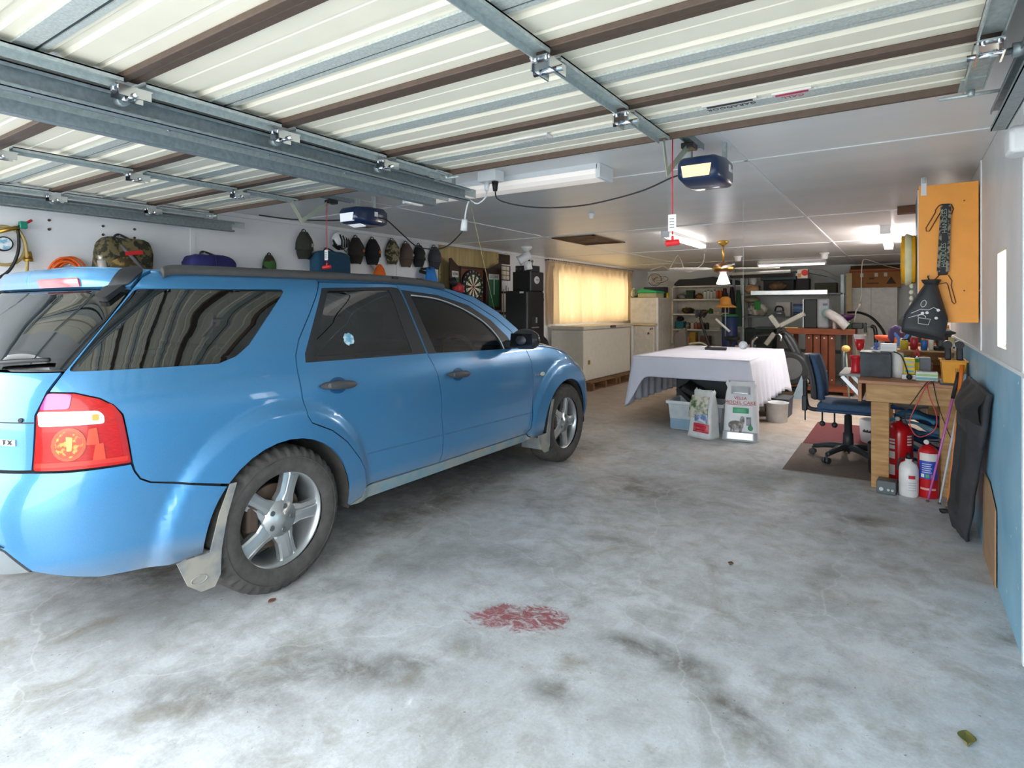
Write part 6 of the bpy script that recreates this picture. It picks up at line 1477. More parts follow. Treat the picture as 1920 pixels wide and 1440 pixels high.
for k in range(4): obj('print_line', G().grid(lambda u, v: (.045 + .0635 * math.cos(-1.6 + .8 * u), 5.20 + .0635 * math.sin(-1.6 + .8 * u), .05 + k * .018 + .005 * v), 6, 1), M('c6c6c8', .5), t)
obj('handle', G().tube(smooth_path([(.02, 5.20, .27), (-.015, 5.19, .25), (-.025, 5.185, .18)]), .008, 6).cyl((.045, 5.20, .27), (.045, 5.20, .31), .02, .012), BLACK, t)
t = thing('metal_box', 'small grey metal box with two round knobs on the floor', 'box', (-.05, 5.24, 0))
obj('body', G().box(-.150, -.027, 5.14, 5.26, 0, .095, -.1), M('5d6567', .5, .3), t, bev=.005)
for x in (-.125, -.08, -.055): obj('knob', G().cyl((x, 5.146 - .1 * (x + .0885) * 1, .035), (x, 5.128 - .1 * (x + .0885), .035), .014 if x < -.08 else .009, seg=12), M('c6cbce', .3, .6), t)
# blue fins, straps and hoses piled under the bench
FB = [M('4f93b8', .6), M('2f6f93', .6), M('24487a', .6), M('8fc0d4', .6), M('1f3d66', .6)]
rnd = random.Random(21)
for k in range(13):
    y = 5.85 + .13 * (k % 5); x = -.10 + rnd.uniform(0, .12); z = .05 + .048 * k * .8
    a = rnd.uniform(-.35, .3); L = rnd.uniform(.25, .38)
    z1 = z + L * math.sin(a) * .5
    pts = smooth_path([(x, y, z), (x + L * .35, y + .02, z + .03 + L * a * .2), (x + L * .7, y - .01, z1 + .01), (min(x + L, .36), y + .03, z1 - .03)])
    tag(obj('pool_strap', G().tube(pts, [.022 + .01 * math.sin(i * .5 + k) for i in range(len(pts))], 8), FB[k % 5]), ['sky blue', 'steel blue', 'royal navy', 'pale aqua', 'dark navy'][k % 5] + ' rubber strap in the heap under the workbench', 'strap', 'straps heaped under the workbench')
tag(obj('folded_tarp', G().ball((.06, 6.05, .585), 1, 20, 12, (.17, .2, .06), nz=.4, nsc=4), M('8d8780', .8, scale=8)), 'crumpled grey tarp on top of the blue straps', 'tarp')
tag(obj('yellow_bag', G().ball((.12, 6.42, .60), 1, 16, 10, (.15, .12, .08), nz=.3, nsc=3), M('d89a1c', .7)), 'yellow bag wedged under the benchtop', 'bag')
tag(obj('navy_holdall', G().ball((.235, 5.655, .135), 1, 18, 12, (.125, .135, .14), nz=.2, nsc=2.5), M('20306e', .75, scale=10)), 'navy holdall on the floor behind the small extinguisher', 'bag')
tag(obj('black_bin', G().lathe([(0, 0), (.10, 0), (.12, .26), (.125, .26), (.115, .02), (0, .02)], (-.16, 5.70, 0), seg=20, sc=(.6, .9)), BLACK), 'black bin tucked behind the bench leg', 'bin')
t = thing('paint_bucket', 'small white paint bucket under the bench beside the chair', 'bucket', (-.2, 6.9, 0))
obj('body', G().lathe([(0, 0), (.10, 0), (.12, .24), (.125, .24), (.11, .02), (0, .02)], (-.24, 7.0, 0), seg=24), WHITE, t); obj('label', G().grid(lambda u, v: (-.24 + .118 * math.cos(-2.4 + 1.2 * u), 7.0 + .118 * math.sin(-2.4 + 1.2 * u), .12 + .06 * v), 8, 1), DKGREY, t)
# fishing rods
def rod(label, p0, p1, col, grip):
    p0 = Vector(p0); p1 = Vector(p1); t_ = thing('fishing_rod', label, 'rod', tuple(p0))
    obj('blank', G().cyl(p0, p0.lerp(p1, .8), .006, .008, 8), M(col, .4), t_); obj('grip', G().cyl(p0.lerp(p1, .8), p1, .012, .013, 10), M(grip, .6), t_); obj('tip', G().ball(p0 + Vector((0, 0, .006)), .011, 8, 6), M('5a5048', .6), t_)
rod('thin pink rod leaning on the bench edge', (.155, 5.10, .0), (.335, 5.13, .93), 'd070b8', '2a2a2e'); rod('thin silver rod leaning between pink and orange rods', (.222, 5.08, .0), (.365, 5.125, .92), 'd5dae0', 'e4e6ea')
rod('orange rod with orange grip leaning by the toolbox', (.262, 5.0, .0), (.35, 5.09, .985), 'f09048', 'ef7a1c')
# black folded liner leaning on the wall
c0 = at(1788, 985, Z=0); c1 = at(1836, 1022, Z=0); c2 = at(1858, 740, X=.380); c3 = at(1818, 706, X=.352); c1 = Vector((.325, c1.y + .02, 0)); c0 = Vector((c0.x, c0.y, 0))
t = thing('black_seat_liner', 'black padded seat liner leaning against the blue wall', 'seat liner', tuple((c0 + c1) / 2))
nrm = (c1 - c0).cross(c3 - c0).normalized()
if nrm.x > 0: nrm = -nrm
def fn(u, v, o=0.):
    p = c0.lerp(c1, u).lerp(c3.lerp(c2, u), v)
    e = min(u, 1 - u) * 2; f = min(v, 1 - v) * 2
    d = .055 * min(1, min(e * 2.2, f * 3.2)) - (.035 if .22 < u < .78 and .18 < v < .72 else 0)
    return p + nrm * (d + .008 * noise.noise(Vector((u * 5, v * 7, 0))))
LIN = M('3a3a3e', .85, var=.25, scale=14, bump=.2)
obj('pad', G().grid(fn, 22, 30), LIN, t, solid=.02)
obj('top_fold', G().grid(lambda u, v: Vector(fn(.02 + .96 * u, .80 + .19 * v)) + nrm * (.012 + .022 * math.sin(PI * v) + .014 * noise.noise(Vector((u * 7, v * 3, 5)))), 18, 8), M('2b2a2b', .85, bump=.2), t)
obj('recess_panel', G().grid(lambda u, v: Vector(fn(.26 + .48 * u, .20 + .5 * v)) + nrm * .012, 10, 12), M('28292c', .8), t)
obj('buckle', G().ball(at(1772, 958, Z=.02), 1, 10, 6, (.035, .02, .015), nz=.4), BLACK, t)
tag(obj('cardboard_sheet', G().prism([(3.72, 0), (4.22, 0), (4.22, .46), (3.98, .46), (3.72, .38)], .006, (XR - .012, 0, 0), (0, 1, 0), (0, 0, 1), (1, 0, 0)), M('a98765', .8)), 'brown cardboard sheet leaning on the blue wall', 'cardboard')
# mats
tag(obj('floor_mat', G().box(-.845, -.14, 5.43, 6.585, .001, .008), M('75685f', .9, var=.15, scale=60, bump=.3)), 'grey-brown rubber backed mat under the office chair', 'mat')
tag(obj('floor_mat', G().box(-.835, -.12, 6.60, 7.90, .001, .009), M('6e3236', .9, var=.15, scale=60, bump=.3)), 'maroon carpet mat behind the office chair', 'mat')
# office chair
CH = Vector((-.40, 6.08, .009)); t = thing('office_chair', 'blue-grey office chair facing the workbench', 'office chair', tuple(CH)); SEAT = M('3d5876', .85, var=.15, scale=40); PLA = M('2c2f33', .5)
for k in range(5):
    a = 2 * PI * k / 5 + .42; d = Vector((math.cos(a), math.sin(a), 0)); e = CH + d * .30
    g = G(); pp = smooth_path([CH + Vector((0, 0, .115)), CH + d * .15 + Vector((0, 0, .11)), CH + d * .29 + Vector((0, 0, .078))], 4)
    g.tube(pp, [.032, .031, .03, .029, .028, .026, .024, .022, .02][:len(pp)], 8)
    lg = obj('base_arm', g, PLA, t)
    s_ = d.cross(Vector((0, 0, 1)))
    obj('castor', G().cyl(e - s_ * .028 + Vector((0, 0, .028)), e - s_ * .006 + Vector((0, 0, .028)), .027, seg=16).cyl(e + s_ * .006 + Vector((0, 0, .028)), e + s_ * .028 + Vector((0, 0, .028)), .027, seg=16).cyl(e + Vector((0, 0, .03)), e + Vector((0, 0, .075)), .009), M('33373b', .4), lg)
obj('gas_column', G().lathe([(0, .08), (.045, .08), (.042, .24), (.033, .245), (.03, .40), (.02, .40), (.02, .45), (0, .45)], CH, seg=20), PLA, t)
obj('mechanism', G().box(CH.x - .14, CH.x + .1, CH.y - .08, CH.y + .08, .43, .465), PLA, t, bev=.01)
for (x, y) in ((-.10, -.09), (-.20, -.07)): obj('adjust_knob', G().cyl((CH.x + x, CH.y + y, .33), (CH.x + x, CH.y + y, .43), .007).ball((CH.x + x, CH.y + y, .325), .025, 12, 8), PLA, t)
obj('seat_cushion', G().box(CH.x - .23, CH.x + .25, CH.y - .23, CH.y + .23, .468, .535), SEAT, t, bev=.035, segs=4)
obj('seat_shell', G().box(CH.x - .235, CH.x + .255, CH.y - .235, CH.y + .235, .452, .478), M('2a4a70', .6), t, bev=.015)
def bk(u, v, o):
    y = CH.y + (u - .5) * .42 * (1 - .25 * (2 * v - 1) ** 2); return (CH.x - .26 - .07 * v + .05 * (2 * u - 1) ** 2 + o + .02 * math.sin(v * PI), y, .55 + .40 * v)
obj('back_cushion', G().grid(lambda u, v: bk(u, v, .02), 12, 12), SEAT, t, solid=.045)
obj('back_shell', G().grid(lambda u, v: bk(u, v, -.03), 12, 12), M('3b3d42', .6), t, solid=.02)
obj('back_stem', G().tube(smooth_path([(CH.x - .12, CH.y, .45), (CH.x - .30, CH.y, .44), (CH.x - .345, CH.y, .52), (CH.x - .35, CH.y, .70)]), .02, 8), PLA, t)
obj('back_knob', G().box(CH.x - .375, CH.x - .33, CH.y - .03, CH.y + .03, .42, .56), PLA, t, bev=.01)
obj('tilt_lever', G().cyl((CH.x - .35, CH.y, .33), (CH.x - .35, CH.y, .43), .006), PLA, t)

# ================================================================ orange wall cabinet and what hangs on it
OX0, OX1, OZ0, OZ1, OY = .09, XR - .012, 1.29, 2.135, 4.43
t = thing('wall_cabinet', 'wall cabinet with bright orange end panel', 'cabinet', (.24, 4.8, OZ0)); ORG = M('f2a03c', .5, var=.05)
obj('end_panel', G().box(OX0, OX1, OY, OY + .018, OZ0, OZ1), ORG, t, bev=.002)
obj('carcass', G().box(OX0 + .02, OX1, OY + .02, 5.15, OZ0 + .01, OZ0 + .03).box(OX0 + .02, OX1, OY + .02, 5.15, OZ1 - .03, OZ1 - .01).box(OX1 - .01, OX1, OY + .02, 5.15, OZ0 + .03, OZ1 - .03).box(OX0 + .02, OX1, 5.13, 5.15, OZ0 + .03, OZ1 - .03), M('d9a060', .6), t)
obj('door', G().box(OX0 - .004, OX0 + .014, OY + .02, 5.15, OZ0 + .01, OZ1 - .01), M('47525c', .5), t); obj('door_edge', G().box(OX0 - .006, OX0 + .0, OY + .018, OY + .03, OZ0 + .02, OZ1 - .02), M('e6d8d0', .5), t)
for (px, py) in ((1808, 376), (1838, 368), (1808, 545), (1837, 545)):
    p = at(px, py, Y=OY); obj('screw', G().cyl(p, p - Vector((0, .003, 0)), .005, seg=8), M('8a4a1e', .6), t)
p = at(1732, 350, Y=OY); t = thing('hinge_bracket', 'white metal hinge bracket at the orange panel corner', 'bracket', (p.x, OY, p.z - .05)); obj('plate', G().box(p.x - .014, p.x + .014, OY - .004, OY - .0005, p.z - .055, p.z + .055), M('d9dadb', .4), t); obj('knuckle', G().cyl((p.x, OY - .008, p.z + .02), (p.x, OY - .008, p.z + .055), .01, seg=10), M('b9bcbe', .4), t)
# sling bag strip with wire forks
a = at(1772, 383, Y=OY); b = at(1768, 516, Y=OY)
t = thing('tool_sling', 'black printed sling with wire forks hung on the orange panel', 'sling', (b.x, OY, b.z - .2))
g = G().add([(a.x - .018, OY - .022, a.z), (a.x + .024, OY - .022, a.z), (b.x + .022, OY - .022, b.z), (b.x - .026, OY - .022, b.z), (a.x - .018, OY - .002, a.z), (a.x + .024, OY - .002, a.z), (b.x + .022, OY - .002, b.z), (b.x - .026, OY - .002, b.z)], [(0, 1, 2, 3), (4, 5, 6, 7), (0, 1, 5, 4), (1, 2, 6, 5), (2, 3, 7, 6), (3, 0, 4, 7)])
sl = obj('strap', g, M('26272a', .7), t, bev=.004)
for k, s_ in enumerate((-1, 1)):
    obj('camo_edge', G().add([(a.x + s_ * .02 - .006 + .003, OY - .018, a.z - .01), (a.x + s_ * .02 + .009, OY - .018, a.z - .01), (b.x + s_ * .022 + .007, OY - .018, b.z + .02), (b.x + s_ * .022 - .01, OY - .018, b.z + .02)], [(0, 1, 2, 3)]), M('8a8478', .8, col2='2c2a24', scale=40, thr=(.45, .55)), sl, solid=.01)
for v in (.24, .72): text('lettering', 'HANDLES', .034, M('8d9a84', .6), a.lerp(b, v) + Vector((0, -.0245 - OY + OY, 0)) if False else Vector((a.x + (b.x - a.x) * v, OY - .0235, a.z + (b.z - a.z) * v)), (.05, 0, 1) if False else (0, 0, 1), (-1, 0, 0), sl)
WIRE = M('5a3a20', .5)
def wire(pts): obj('wire_fork', G().tube([Vector((at(px, py, Y=OY).x, OY - .008, at(px, py, Y=OY).z)) for px, py in pts], .0028, 6), WIRE, t)
wire([(1768, 383), (1760, 386), (1754, 394), (1754, 398), (1736, 428), (1737, 434), (1742, 434), (1764, 397)]); wire([(1783, 383), (1788, 392), (1786, 396), (1784, 402)])
wire([(1762, 515), (1753, 524), (1752, 530), (1754, 532), (1750, 548), (1755, 550), (1759, 533), (1774, 530), (1777, 534), (1785, 566), (1789, 570), (1792, 567), (1783, 535), (1785, 527), (1778, 516)])
# black drawstring bag
c = at(1729, 583, Y=OY - .06)
t = thing('drawstring_bag', 'black drawstring bag with white line drawings hung at the cabinet corner', 'bag', (c.x, OY - .06, c.z - .18))
def fn(u, v):
    a_ = 2 * PI * u; w_ = (.035 + .085 * min(1, v * 1.6) - .02 * max(0, v - .8) * 5 * .3) * (1 + .08 * math.sin(a_ * 5 + v * 2) * (1 - v)); sk = -.045 * (v - .3)
    return (c.x + .03 + sk + w_ * math.cos(a_) * .92, OY - .06 + .048 * math.sin(a_) * (.5 + .6 * math.sin(PI * min(1, v + .1))), c.z + .16 - .31 * v - .03 * v * math.cos(a_ - .6))
bg_ = obj('body', G().grid(fn, 32, 14, True, True).add([fn(i / 32, 1) for i in range(32)], [tuple(range(32))]), M('2d2e31', .55, var=.15, scale=10), t)
obj('gathered_neck', G().lathe([(.03, 0), (.045, .02), (.05, .035), (.035, .03)], (c.x + .045, OY - .06, c.z + .155), seg=16), M('232427', .6), t); obj('cord', G().tube([(c.x + .045, OY - .06, c.z + .16), (c.x + .03, OY - .01, c.z + .21), (c.x + .035, OY - .002, c.z + .22)], .004, 6), BLACK, t); obj('hook', G().cyl((c.x + .035, OY + .0, c.z + .215), (c.x + .035, OY - .025, c.z + .22), .004, seg=6), GALV, t)
WL = M('e6e6e6', .6)
def fp(sx, v): p_ = Vector(fn(.75 + sx * .16, v)); return p_ + Vector((0, -.004, 0))
def ln(pts): obj('line_print', G().tube([fp(*q_) for q_ in pts], .0018, 5), WL, bg_)
ln([(-.25 + .16 * math.cos(i * PI / 8), .40 + .07 * math.sin(i * PI / 8)) for i in range(17)]); ln([(-.7, .62), (-.3, .52), (.1, .52), (.35, .46), (.8, .5)]); ln([(-.8, .72), (-.2, .62)]); ln([(-.3, .70), (.25, .70), (.2, .82), (-.25, .82), (-.3, .70)]); ln([(-.15 + .18 * math.cos(i * PI / 8), .68 - .05 * math.sin(i * PI / 8)) for i in range(9)])
for q_ in ((-.15, .60), (.05, .58), (.62, .50), (.5, .66)): obj('dot_print', G().ball(fp(*q_), 1, 10, 6, (.009, .003, .009)), WL, bg_)
# yellow reel behind the cabinet
x0, x1, z0, z1 = pb(1703, 1717, 448, 520, 5.4)
t = thing('hose_reel', 'yellow reel hung on the wall cabinet door', 'reel', (.02, 5.0, 1.5)); ym = 5.0; xm = OX0 - .05
obj('drum', G().cyl((OX0 - .09, ym, 1.72), (OX0 - .006, ym, 1.72), .17, seg=32), M('f2ac10', .45), t, bev=.006); obj('side_plate', G().cyl((OX0 - .094, ym, 1.72), (OX0 - .09, ym, 1.72), .12, seg=28), M('f6c53a', .4), t); obj('cord_turns', G().lathe([(.172, -.06), (.185, -.05), (.172, -.02)], (OX0 - .01, ym, 1.72), 'X', 28), M('e9dfae', .6), t)
t = thing('shell_strand', 'cream strand of shells hanging below the yellow reel', 'strand', (OX0 - .03, 4.95, 1.33))
for k in range(5): obj('shell', G().ball((OX0 - .03, 4.95, 1.53 - k * .042), 1, 10, 7, (.016, .022, .019)), M('e4dcc8', .5), t)
obj('cord', G().cyl((OX0 - .03, 4.95, 1.33), (OX0 - .03, 4.95, 1.58), .002, seg=5), M('b8a88a', .6), t)
# timber uprights between bench and cabinet
for k, (x, lb) in enumerate(((.20, 'brown broom handle'), (.25, 'pale dowel'), (.30, 'grey pipe'), (.345, 'white tube'))):
    tag(obj('upright_pole', G().cyl((x, 7.2 + .1 * k, BT + .001), (x + .01, 7.25 + .1 * k, 1.75), .014, seg=10), M(['8a5a34', 'c0a070', '8d9094', 'e0ddd0'][k], .5)), lb + ' standing upright at the far end of the bench', 'pole')
# ================================================================ the cluttered back of the garage
SHW = M('d8d6cc', .5)
# ---- white shelves in the far corner
SX0, SX1, SY0, SY1 = -4.36, -2.72, 13.12, 13.52
t = thing('white_shelving', 'white open shelving against the back wall', 'shelving', ((SX0 + SX1) / 2, 13.3, 0)); SZ = [.55, .90, 1.245, 1.575, 1.87]
for z in SZ: obj('shelf', G().box(SX0, SX1, SY0, SY1, z - .03, z), SHW, t)
for x in (SX0, SX1 - .03): obj('upright', G().box(x, x + .03, SY0, SY1, 0, 1.868), SHW, t)
obj('back_panel', G().box(SX0, SX1, SY1, SY1 + .01, .5, 1.9), M('cfcdc0', .6), t)
def jar(name, label, cat, px, z, Y, r, h, col, lid=None, group=None, rough=.4):
    x = at(px, 580, Y=Y).x; t_ = thing(name, label, cat, (x, Y, z), group)
    obj('body', G().lathe([(0, 0), (r, 0), (r, h * .8), (r * .85, h * .88), (r * .5, h * .9), (0, h * .9)], (x, Y, z + .001), seg=16), M(col, rough), t_)
    obj('lid', G().lathe([(0, h), (r * .55, h), (r * .6, h * .88), (0, h * .88)], (x, Y, z + .001), seg=14), M(lid or 'd8d4c8', .4), t_)
def bpx(name, label, cat, px0, px1, z, h, Y, d, col, rough=.6, bev=.005, group=None, col2=None):
    x0 = at(px0, 580, Y=Y).x; x1 = at(px1, 580, Y=Y).x
    return tag(obj(name, G().box(x0, x1, Y, Y + d, z + .001, z + h), M(col, rough, col2=col2, scale=14) if col2 else M(col, rough), bev=bev), label, cat, group)
def lump(name, label, cat, px0, px1, z, h, Y, d, col, col2=None, nz_=.3, seed=1, rough=.8):
    x0 = at(px0, 580, Y=Y).x; x1 = at(px1, 580, Y=Y).x
    return tag(obj(name, G().ball(((x0 + x1) / 2, Y + d / 2, z + h / 2), 1, 20, 12, ((x1 - x0) / 2, d / 2, h / 2 * 1.1), nz=nz_, nsc=3, seed=seed, flat=-h / 2 + .001), M(col, rough, col2=col2, scale=8) if col2 else M(col, rough, var=.3, scale=10)), label, cat)
Ys = 13.2
# top shelf: board bag
c0 = at(1262, 530, Y=13.1).x; c1 = at(1389, 530, Y=13.1).x; L = c1 - c0
tag(obj('board_bag', G().prism(rc([(0, .03), (.05, .0), (L * .85, 0), (L, .02), (L * .93, .10), (L * .6, .19), (L * .3, .15), (.12, .15)], .04), .38, (c0, 13.12, 1.872), (1, 0, 0), (0, 0, 1), (0, 1, 0)), M('33363a', .8), bev=.03), 'long black padded board bag on top of the white shelves', 'board bag')
# shelf at 1.575
z = SZ[3]
lump('rope_coil', 'grey coil of rope at the end of the upper shelf', 'rope', 1268, 1283, z, .12, Ys, .2, '8a8a7c', seed=2)
bpx('green_tin', 'dark green square tin on the upper shelf', 'tin', 1286, 1300, z, .20, Ys, .15, '1f3a2a')
lump('brown_teapot', 'brown glazed pot on the upper shelf', 'pot', 1302, 1316, z, .12, Ys, .16, '8a5a24', seed=3)
for k, (px, col, lid) in enumerate(((1322, 'e6e6e2', '2a3a2e'), (1328, 'dfe3e0', '35563c'), (1334, 'ece9e0', '1f1f22'), (1340, 'd6dcd8', '2e4a34'))): jar('spray_can', ['white spray can with black cap', 'pale spray can with green cap', 'cream spray can with black cap', 'grey-white spray can with dark green cap'][k] + ' on the upper shelf', 'spray can', px, z, Ys, .032, .2 if k % 2 else .18, col, lid)
for k, (px, col) in enumerate(((1346, 'c8501e'), (1352, 'd06a30'))): jar('paint_tin', ['orange tin beside the spray cans', 'rust orange tin at the shelf end'][k], 'tin', px, z, Ys, .035, .2, col, 'b8b8b4')
jar('blue_tin', 'blue tin with silver lid on the upper shelf', 'tin', 1361, z, Ys, .05, .14, '24486c', '9aa0a4')
# shelf at 1.245
z = SZ[2]
lump('fishing_tackle', 'brown heap of fishing tackle on the middle shelf', 'tackle', 1276, 1298, z, .13, Ys, .25, '6b5426', '2e2618', .5, 4)
lump('rag_heap', 'dark rags spread along the middle shelf', 'rags', 1303, 1325, z, .08, Ys, .25, '4d3a24', '8a7448', .5, 5)
lump('green_sprig', 'small green plastic plant on the middle shelf', 'plant', 1328, 1336, z, .11, Ys, .1, '4a7a3a', None, .6, 6)
for k, px in enumerate((1341, 1346)): jar('light_bulb', 'round pale bulb on the middle shelf end', 'bulb', px, z, Ys, .028, .06, 'efe6d4', 'b0a890', 'bulbs on the middle shelf')
# shelf at .90
z = SZ[1]
bpx('teal_tub', 'teal plastic tub on the lower shelf', 'tub', 1266, 1281, z, .17, Ys, .25, '1f6c78'); lump('black_helmet', 'black bag on the teal tub', 'bag', 1267, 1280, z + .175, .1, Ys + .02, .2, '1f2022', None, .3, 7)
lump('grey_case', 'grey padded case behind the tins on the lower shelf', 'case', 1282, 1294, z, .14, Ys, .2, '6a6a66', None, .2, 8)
for k, (px, col) in enumerate(((1298, 'c8b8b0'), (1305, 'a06a5a'), (1312, '7a3f30'), (1319, '80482e'), (1326, '3a3e3a'))): jar('food_tin', ['pale labelled tin', 'pinkish brown tin', 'dark red tin', 'rusty brown tin', 'charcoal tin'][k] + ' in the row on the lower shelf', 'tin', px, z, Ys, .04, .16, col, '8a8a84')
bpx('white_tray', 'shallow white tray on the lower shelf', 'tray', 1330, 1350, z, .05, Ys, .25, 'cfd0c8')
z = SZ[0]
bpx('yellow_carton', 'mustard yellow carton on the bottom shelf', 'carton', 1293, 1304, z, .28, Ys, .2, 'b8973c'); jar('garden_gnome', 'small pink-hatted ornament before the yellow carton', 'ornament', 1290, z, 13.16, .04, .2, 'c08a70', 'b04a3c'); bpx('brown_carton', 'brown carton on the bottom shelf', 'carton', 1312, 1330, z, .2, Ys, .2, '6a4c34')
# grey cushion in front
x0 = at(1262, 640, Y=12.3).x; x1 = at(1287, 640, Y=12.3).x
tag(obj('grey_cushion', G().prism(rc([(x0, 0), (x1 + .05, 0), (x1, .55), (x1 - .03, .97), (x1 - .1, .93), (x0 + .02, .82)], .05), .14, (0, 12.3, 0), (1, 0, 0), (0, 0, 1), (0, 1, 0)), M('8f8a86', .9), bev=.04), 'grey cushion standing upright beside the tall cabinet', 'cushion')

# ---- exercise bike
bx, by = at(1350, 640, Y=10.9).x, 10.9
t = thing('exercise_bike', 'black exercise bike with straw hat on its handlebar', 'exercise bike', (bx, by, 0)); 
def bt(nm, pts, r, m_=BLACK): return obj(nm, G().tube(smooth_path([Vector((bx + a, by + b, c)) for a, b, c in pts]), r, 8), m_, t)
bt('front_foot', [(-.3, .3, .04), (-.3, -.3, .04)], .035); bt('rear_foot', [(.42, .3, .04), (.42, -.3, .04)], .035); bt('frame_tube', [(-.3, 0, .05), (-.1, 0, .4), (.1, 0, .45), (.42, 0, .06)], .03); bt('steering_post', [(-.1, 0, .4), (-.25, 0, .85), (-.36, 0, 1.2)], .026)
bt('handlebar', [(-.36, -.24, 1.2), (-.30, -.2, 1.28), (-.36, 0, 1.22), (-.30, .2, 1.28), (-.36, .24, 1.2)], .018); bt('seat_post', [(.1, 0, .45), (.2, 0, .8)], .026)
obj('flywheel', G().cyl((bx - .08, by - .05, .42), (bx - .08, by + .05, .42), .24, seg=32), M('1d1e20', .5), t, bev=.02); obj('saddle', G().ball((bx + .21, by, .83), 1, 16, 8, (.14, .11, .05)), BLACK, t); obj('console', G().box(bx - .42, bx - .34, by - .1, by + .1, 1.22, 1.34), M('2d2f33', .4), t, bev=.015)
bt('white_bar', [(-.02, -.22, 1.18), (.22, -.22, .96)], .022, M('d8d8d4', .4)); bt('side_rail', [(-.5, -.2, .72), (-.25, -.22, .74), (-.1, -.2, .6)], .018, M('b5b5a4', .4)); bt('pedal_crank', [(-.08, -.09, .42), (.05, -.1, .28)], .014, DKGREY)
# straw hat on a stand pole
hx = at(1358, 565, Y=10.9); t = thing('straw_hat', 'orange straw sun hat hung above the exercise bike', 'hat', (hx.x, 10.9, 1.42)); STR = M('c98a38', .8, scale=60, bump=.3)
obj('crown', G().lathe([(0, .185), (.05, .18), (.085, .15), (.10, .06), (.115, .03)], (hx.x + .02, 10.9, 1.40), seg=24), STR, t); obj('brim', G().lathe([(.112, .035), (.15, .02), (.19, -.01), (.188, -.016), (.14, .012), (.11, .028)], (hx.x + .02, 10.9, 1.40), seg=28), STR, t)
tag(obj('hat_pole', G().cyl((hx.x + .02, 10.9, .86), (hx.x + .02, 10.9, 1.585), .012, seg=8), GALVD), 'thin pole rising from the bike to the straw hat', 'pole')
# steel post with clothes
px = at(1376, 560, Y=12.6).x
t = thing('steel_post', 'thin steel post standing before the shelves', 'post', (px, 12.6, 0)); obj('post', G().box(px - .025, px + .025, 12.58, 12.62, 0, ZC), M('7c858a', .45, .5), t)
for k, (dx, col, lb, z1) in enumerate(((-.15, '3a1e26', 'maroon coat hanging on the steel post', 1.78), (-.01, '1d1f26', 'dark navy coat hanging on the steel post', 1.80), (.118, '23402e', 'dark green coat hanging on the steel post', 1.74))):
    def fn(u, v, dx=dx, k=k, z1=z1):
        a_ = 2 * PI * u; w_ = .03 + .03 * min(1, v * 2); return (px + dx + w_ * (1 + .2 * math.sin(a_ * 3 + k)) * math.cos(a_), 12.46 + .05 * math.sin(a_), z1 - (.5 + .12 * k) * v)
    tag(obj('hung_coat', G().grid(fn, 24, 8, True, True).add([fn(i / 24, 0) for i in range(24)], [tuple(range(24))]), M(col, .9)), lb, 'coat', None)
tag(obj('blue_drum', G().lathe([(0, 0), (.14, 0), (.15, .5), (.15, 1.18), (.13, 1.2), (0, 1.2)], (at(1368, 600, Y=12.2).x, 12.2, 0), seg=24), M('1f3566', .5)), 'tall navy blue drum with green lid behind the exercise bike', 'drum')
obj('lid', G().lathe([(0, .05), (.12, .05), (.16, .02), (.16, 0), (0, 0)], (at(1368, 600, Y=12.2).x, 12.2, 1.202), seg=24), M('2f7a4a', .5), bpy.data.objects['blue_drum'])

# ---- metal rack in the middle of the back wall
RX0, RX1, RY0, RY1 = at(1388, 580, Y=12.5).x, at(1582, 580, Y=12.5).x, 12.5, 13.05
t = thing('metal_rack', 'grey metal rack loaded with gear along the back', 'rack', ((RX0 + RX1) / 2, 12.8, 0)); STL = M('8e9494', .4, .6)
RZ = [.55, 1.21, 1.66]
for k, z in enumerate(RZ): obj('rack_shelf', G().box(RX0, RX1 - .02, RY0, RY1, z - .03, z), M('5f6a66' if k < 2 else '7a7c7a', .5, .3), t)
b0 = at(1408, 549, Y=12.45).x; b1 = at(1552, 549, Y=12.45).x
obj('aluminium_beam', G().box(b0, b1, 12.42, 12.49, 1.63, 1.72), M('d6d8d6', .25, .8), t, bev=.006)
for x in (RX0, RX1 - .05): 
    for y in (RY0, RY1 - .05): obj('upright', G().box(x, x + .05, y, y + .05, 0, 2.0), STL, t)
obj('timber_post', G().box(RX1 + .04, RX1 + .13, 12.5, 12.6, 0, 2.02), M('b9a882', .7), t)
Y = 12.55; z = RZ[2]
def rb(*a, **k): return bpx(*a, **k)
x0 = at(1424, 525, Y=Y).x; x1 = at(1492, 525, Y=Y).x
t = thing('tool_chest', 'long dark teal case on top of the metal rack', 'case', ((x0 + x1) / 2, Y, z)); obj('body', G().box(x0, x1, Y + .1, Y + .42, 1.93, 2.10), M('26393c', .5), t, bev=.01)
for k in range(3): obj('catch', G().box(x0 + .15 + k * .25, x0 + .18 + k * .25, Y + .09, Y + .1, 2.0, 2.06), M('9aa4a0', .4, .5), t)
tag(obj('case_support', G().box(x0 + .05, x1 - .05, Y + .12, Y + .4, z + .001, 1.929), M('1d1f1f', .7), bev=.01), 'black box beneath the dark teal case', 'box')
x0, x1 = at(1494, 520, Y=Y).x, at(1514, 520, Y=Y).x
t = thing('red_white_carton', 'white carton with a red circle on the rack', 'carton', ((x0 + x1) / 2, Y, z)); obj('body', G().box(x0, x1, Y + .05, Y + .3, 1.95, 2.13), M('dcd6c8', .6), t, bev=.004); obj('red_circle', G().cyl(((x0 + x1) / 2 + .04, Y + .05, 2.06), ((x0 + x1) / 2 + .04, Y + .046, 2.06), .06, seg=22), M('e0301c', .5), t); obj('print_patch', G().box(x0 + .01, x0 + .07, Y + .047, Y + .05, 1.97, 2.05), M('d08a5a', .6), t)
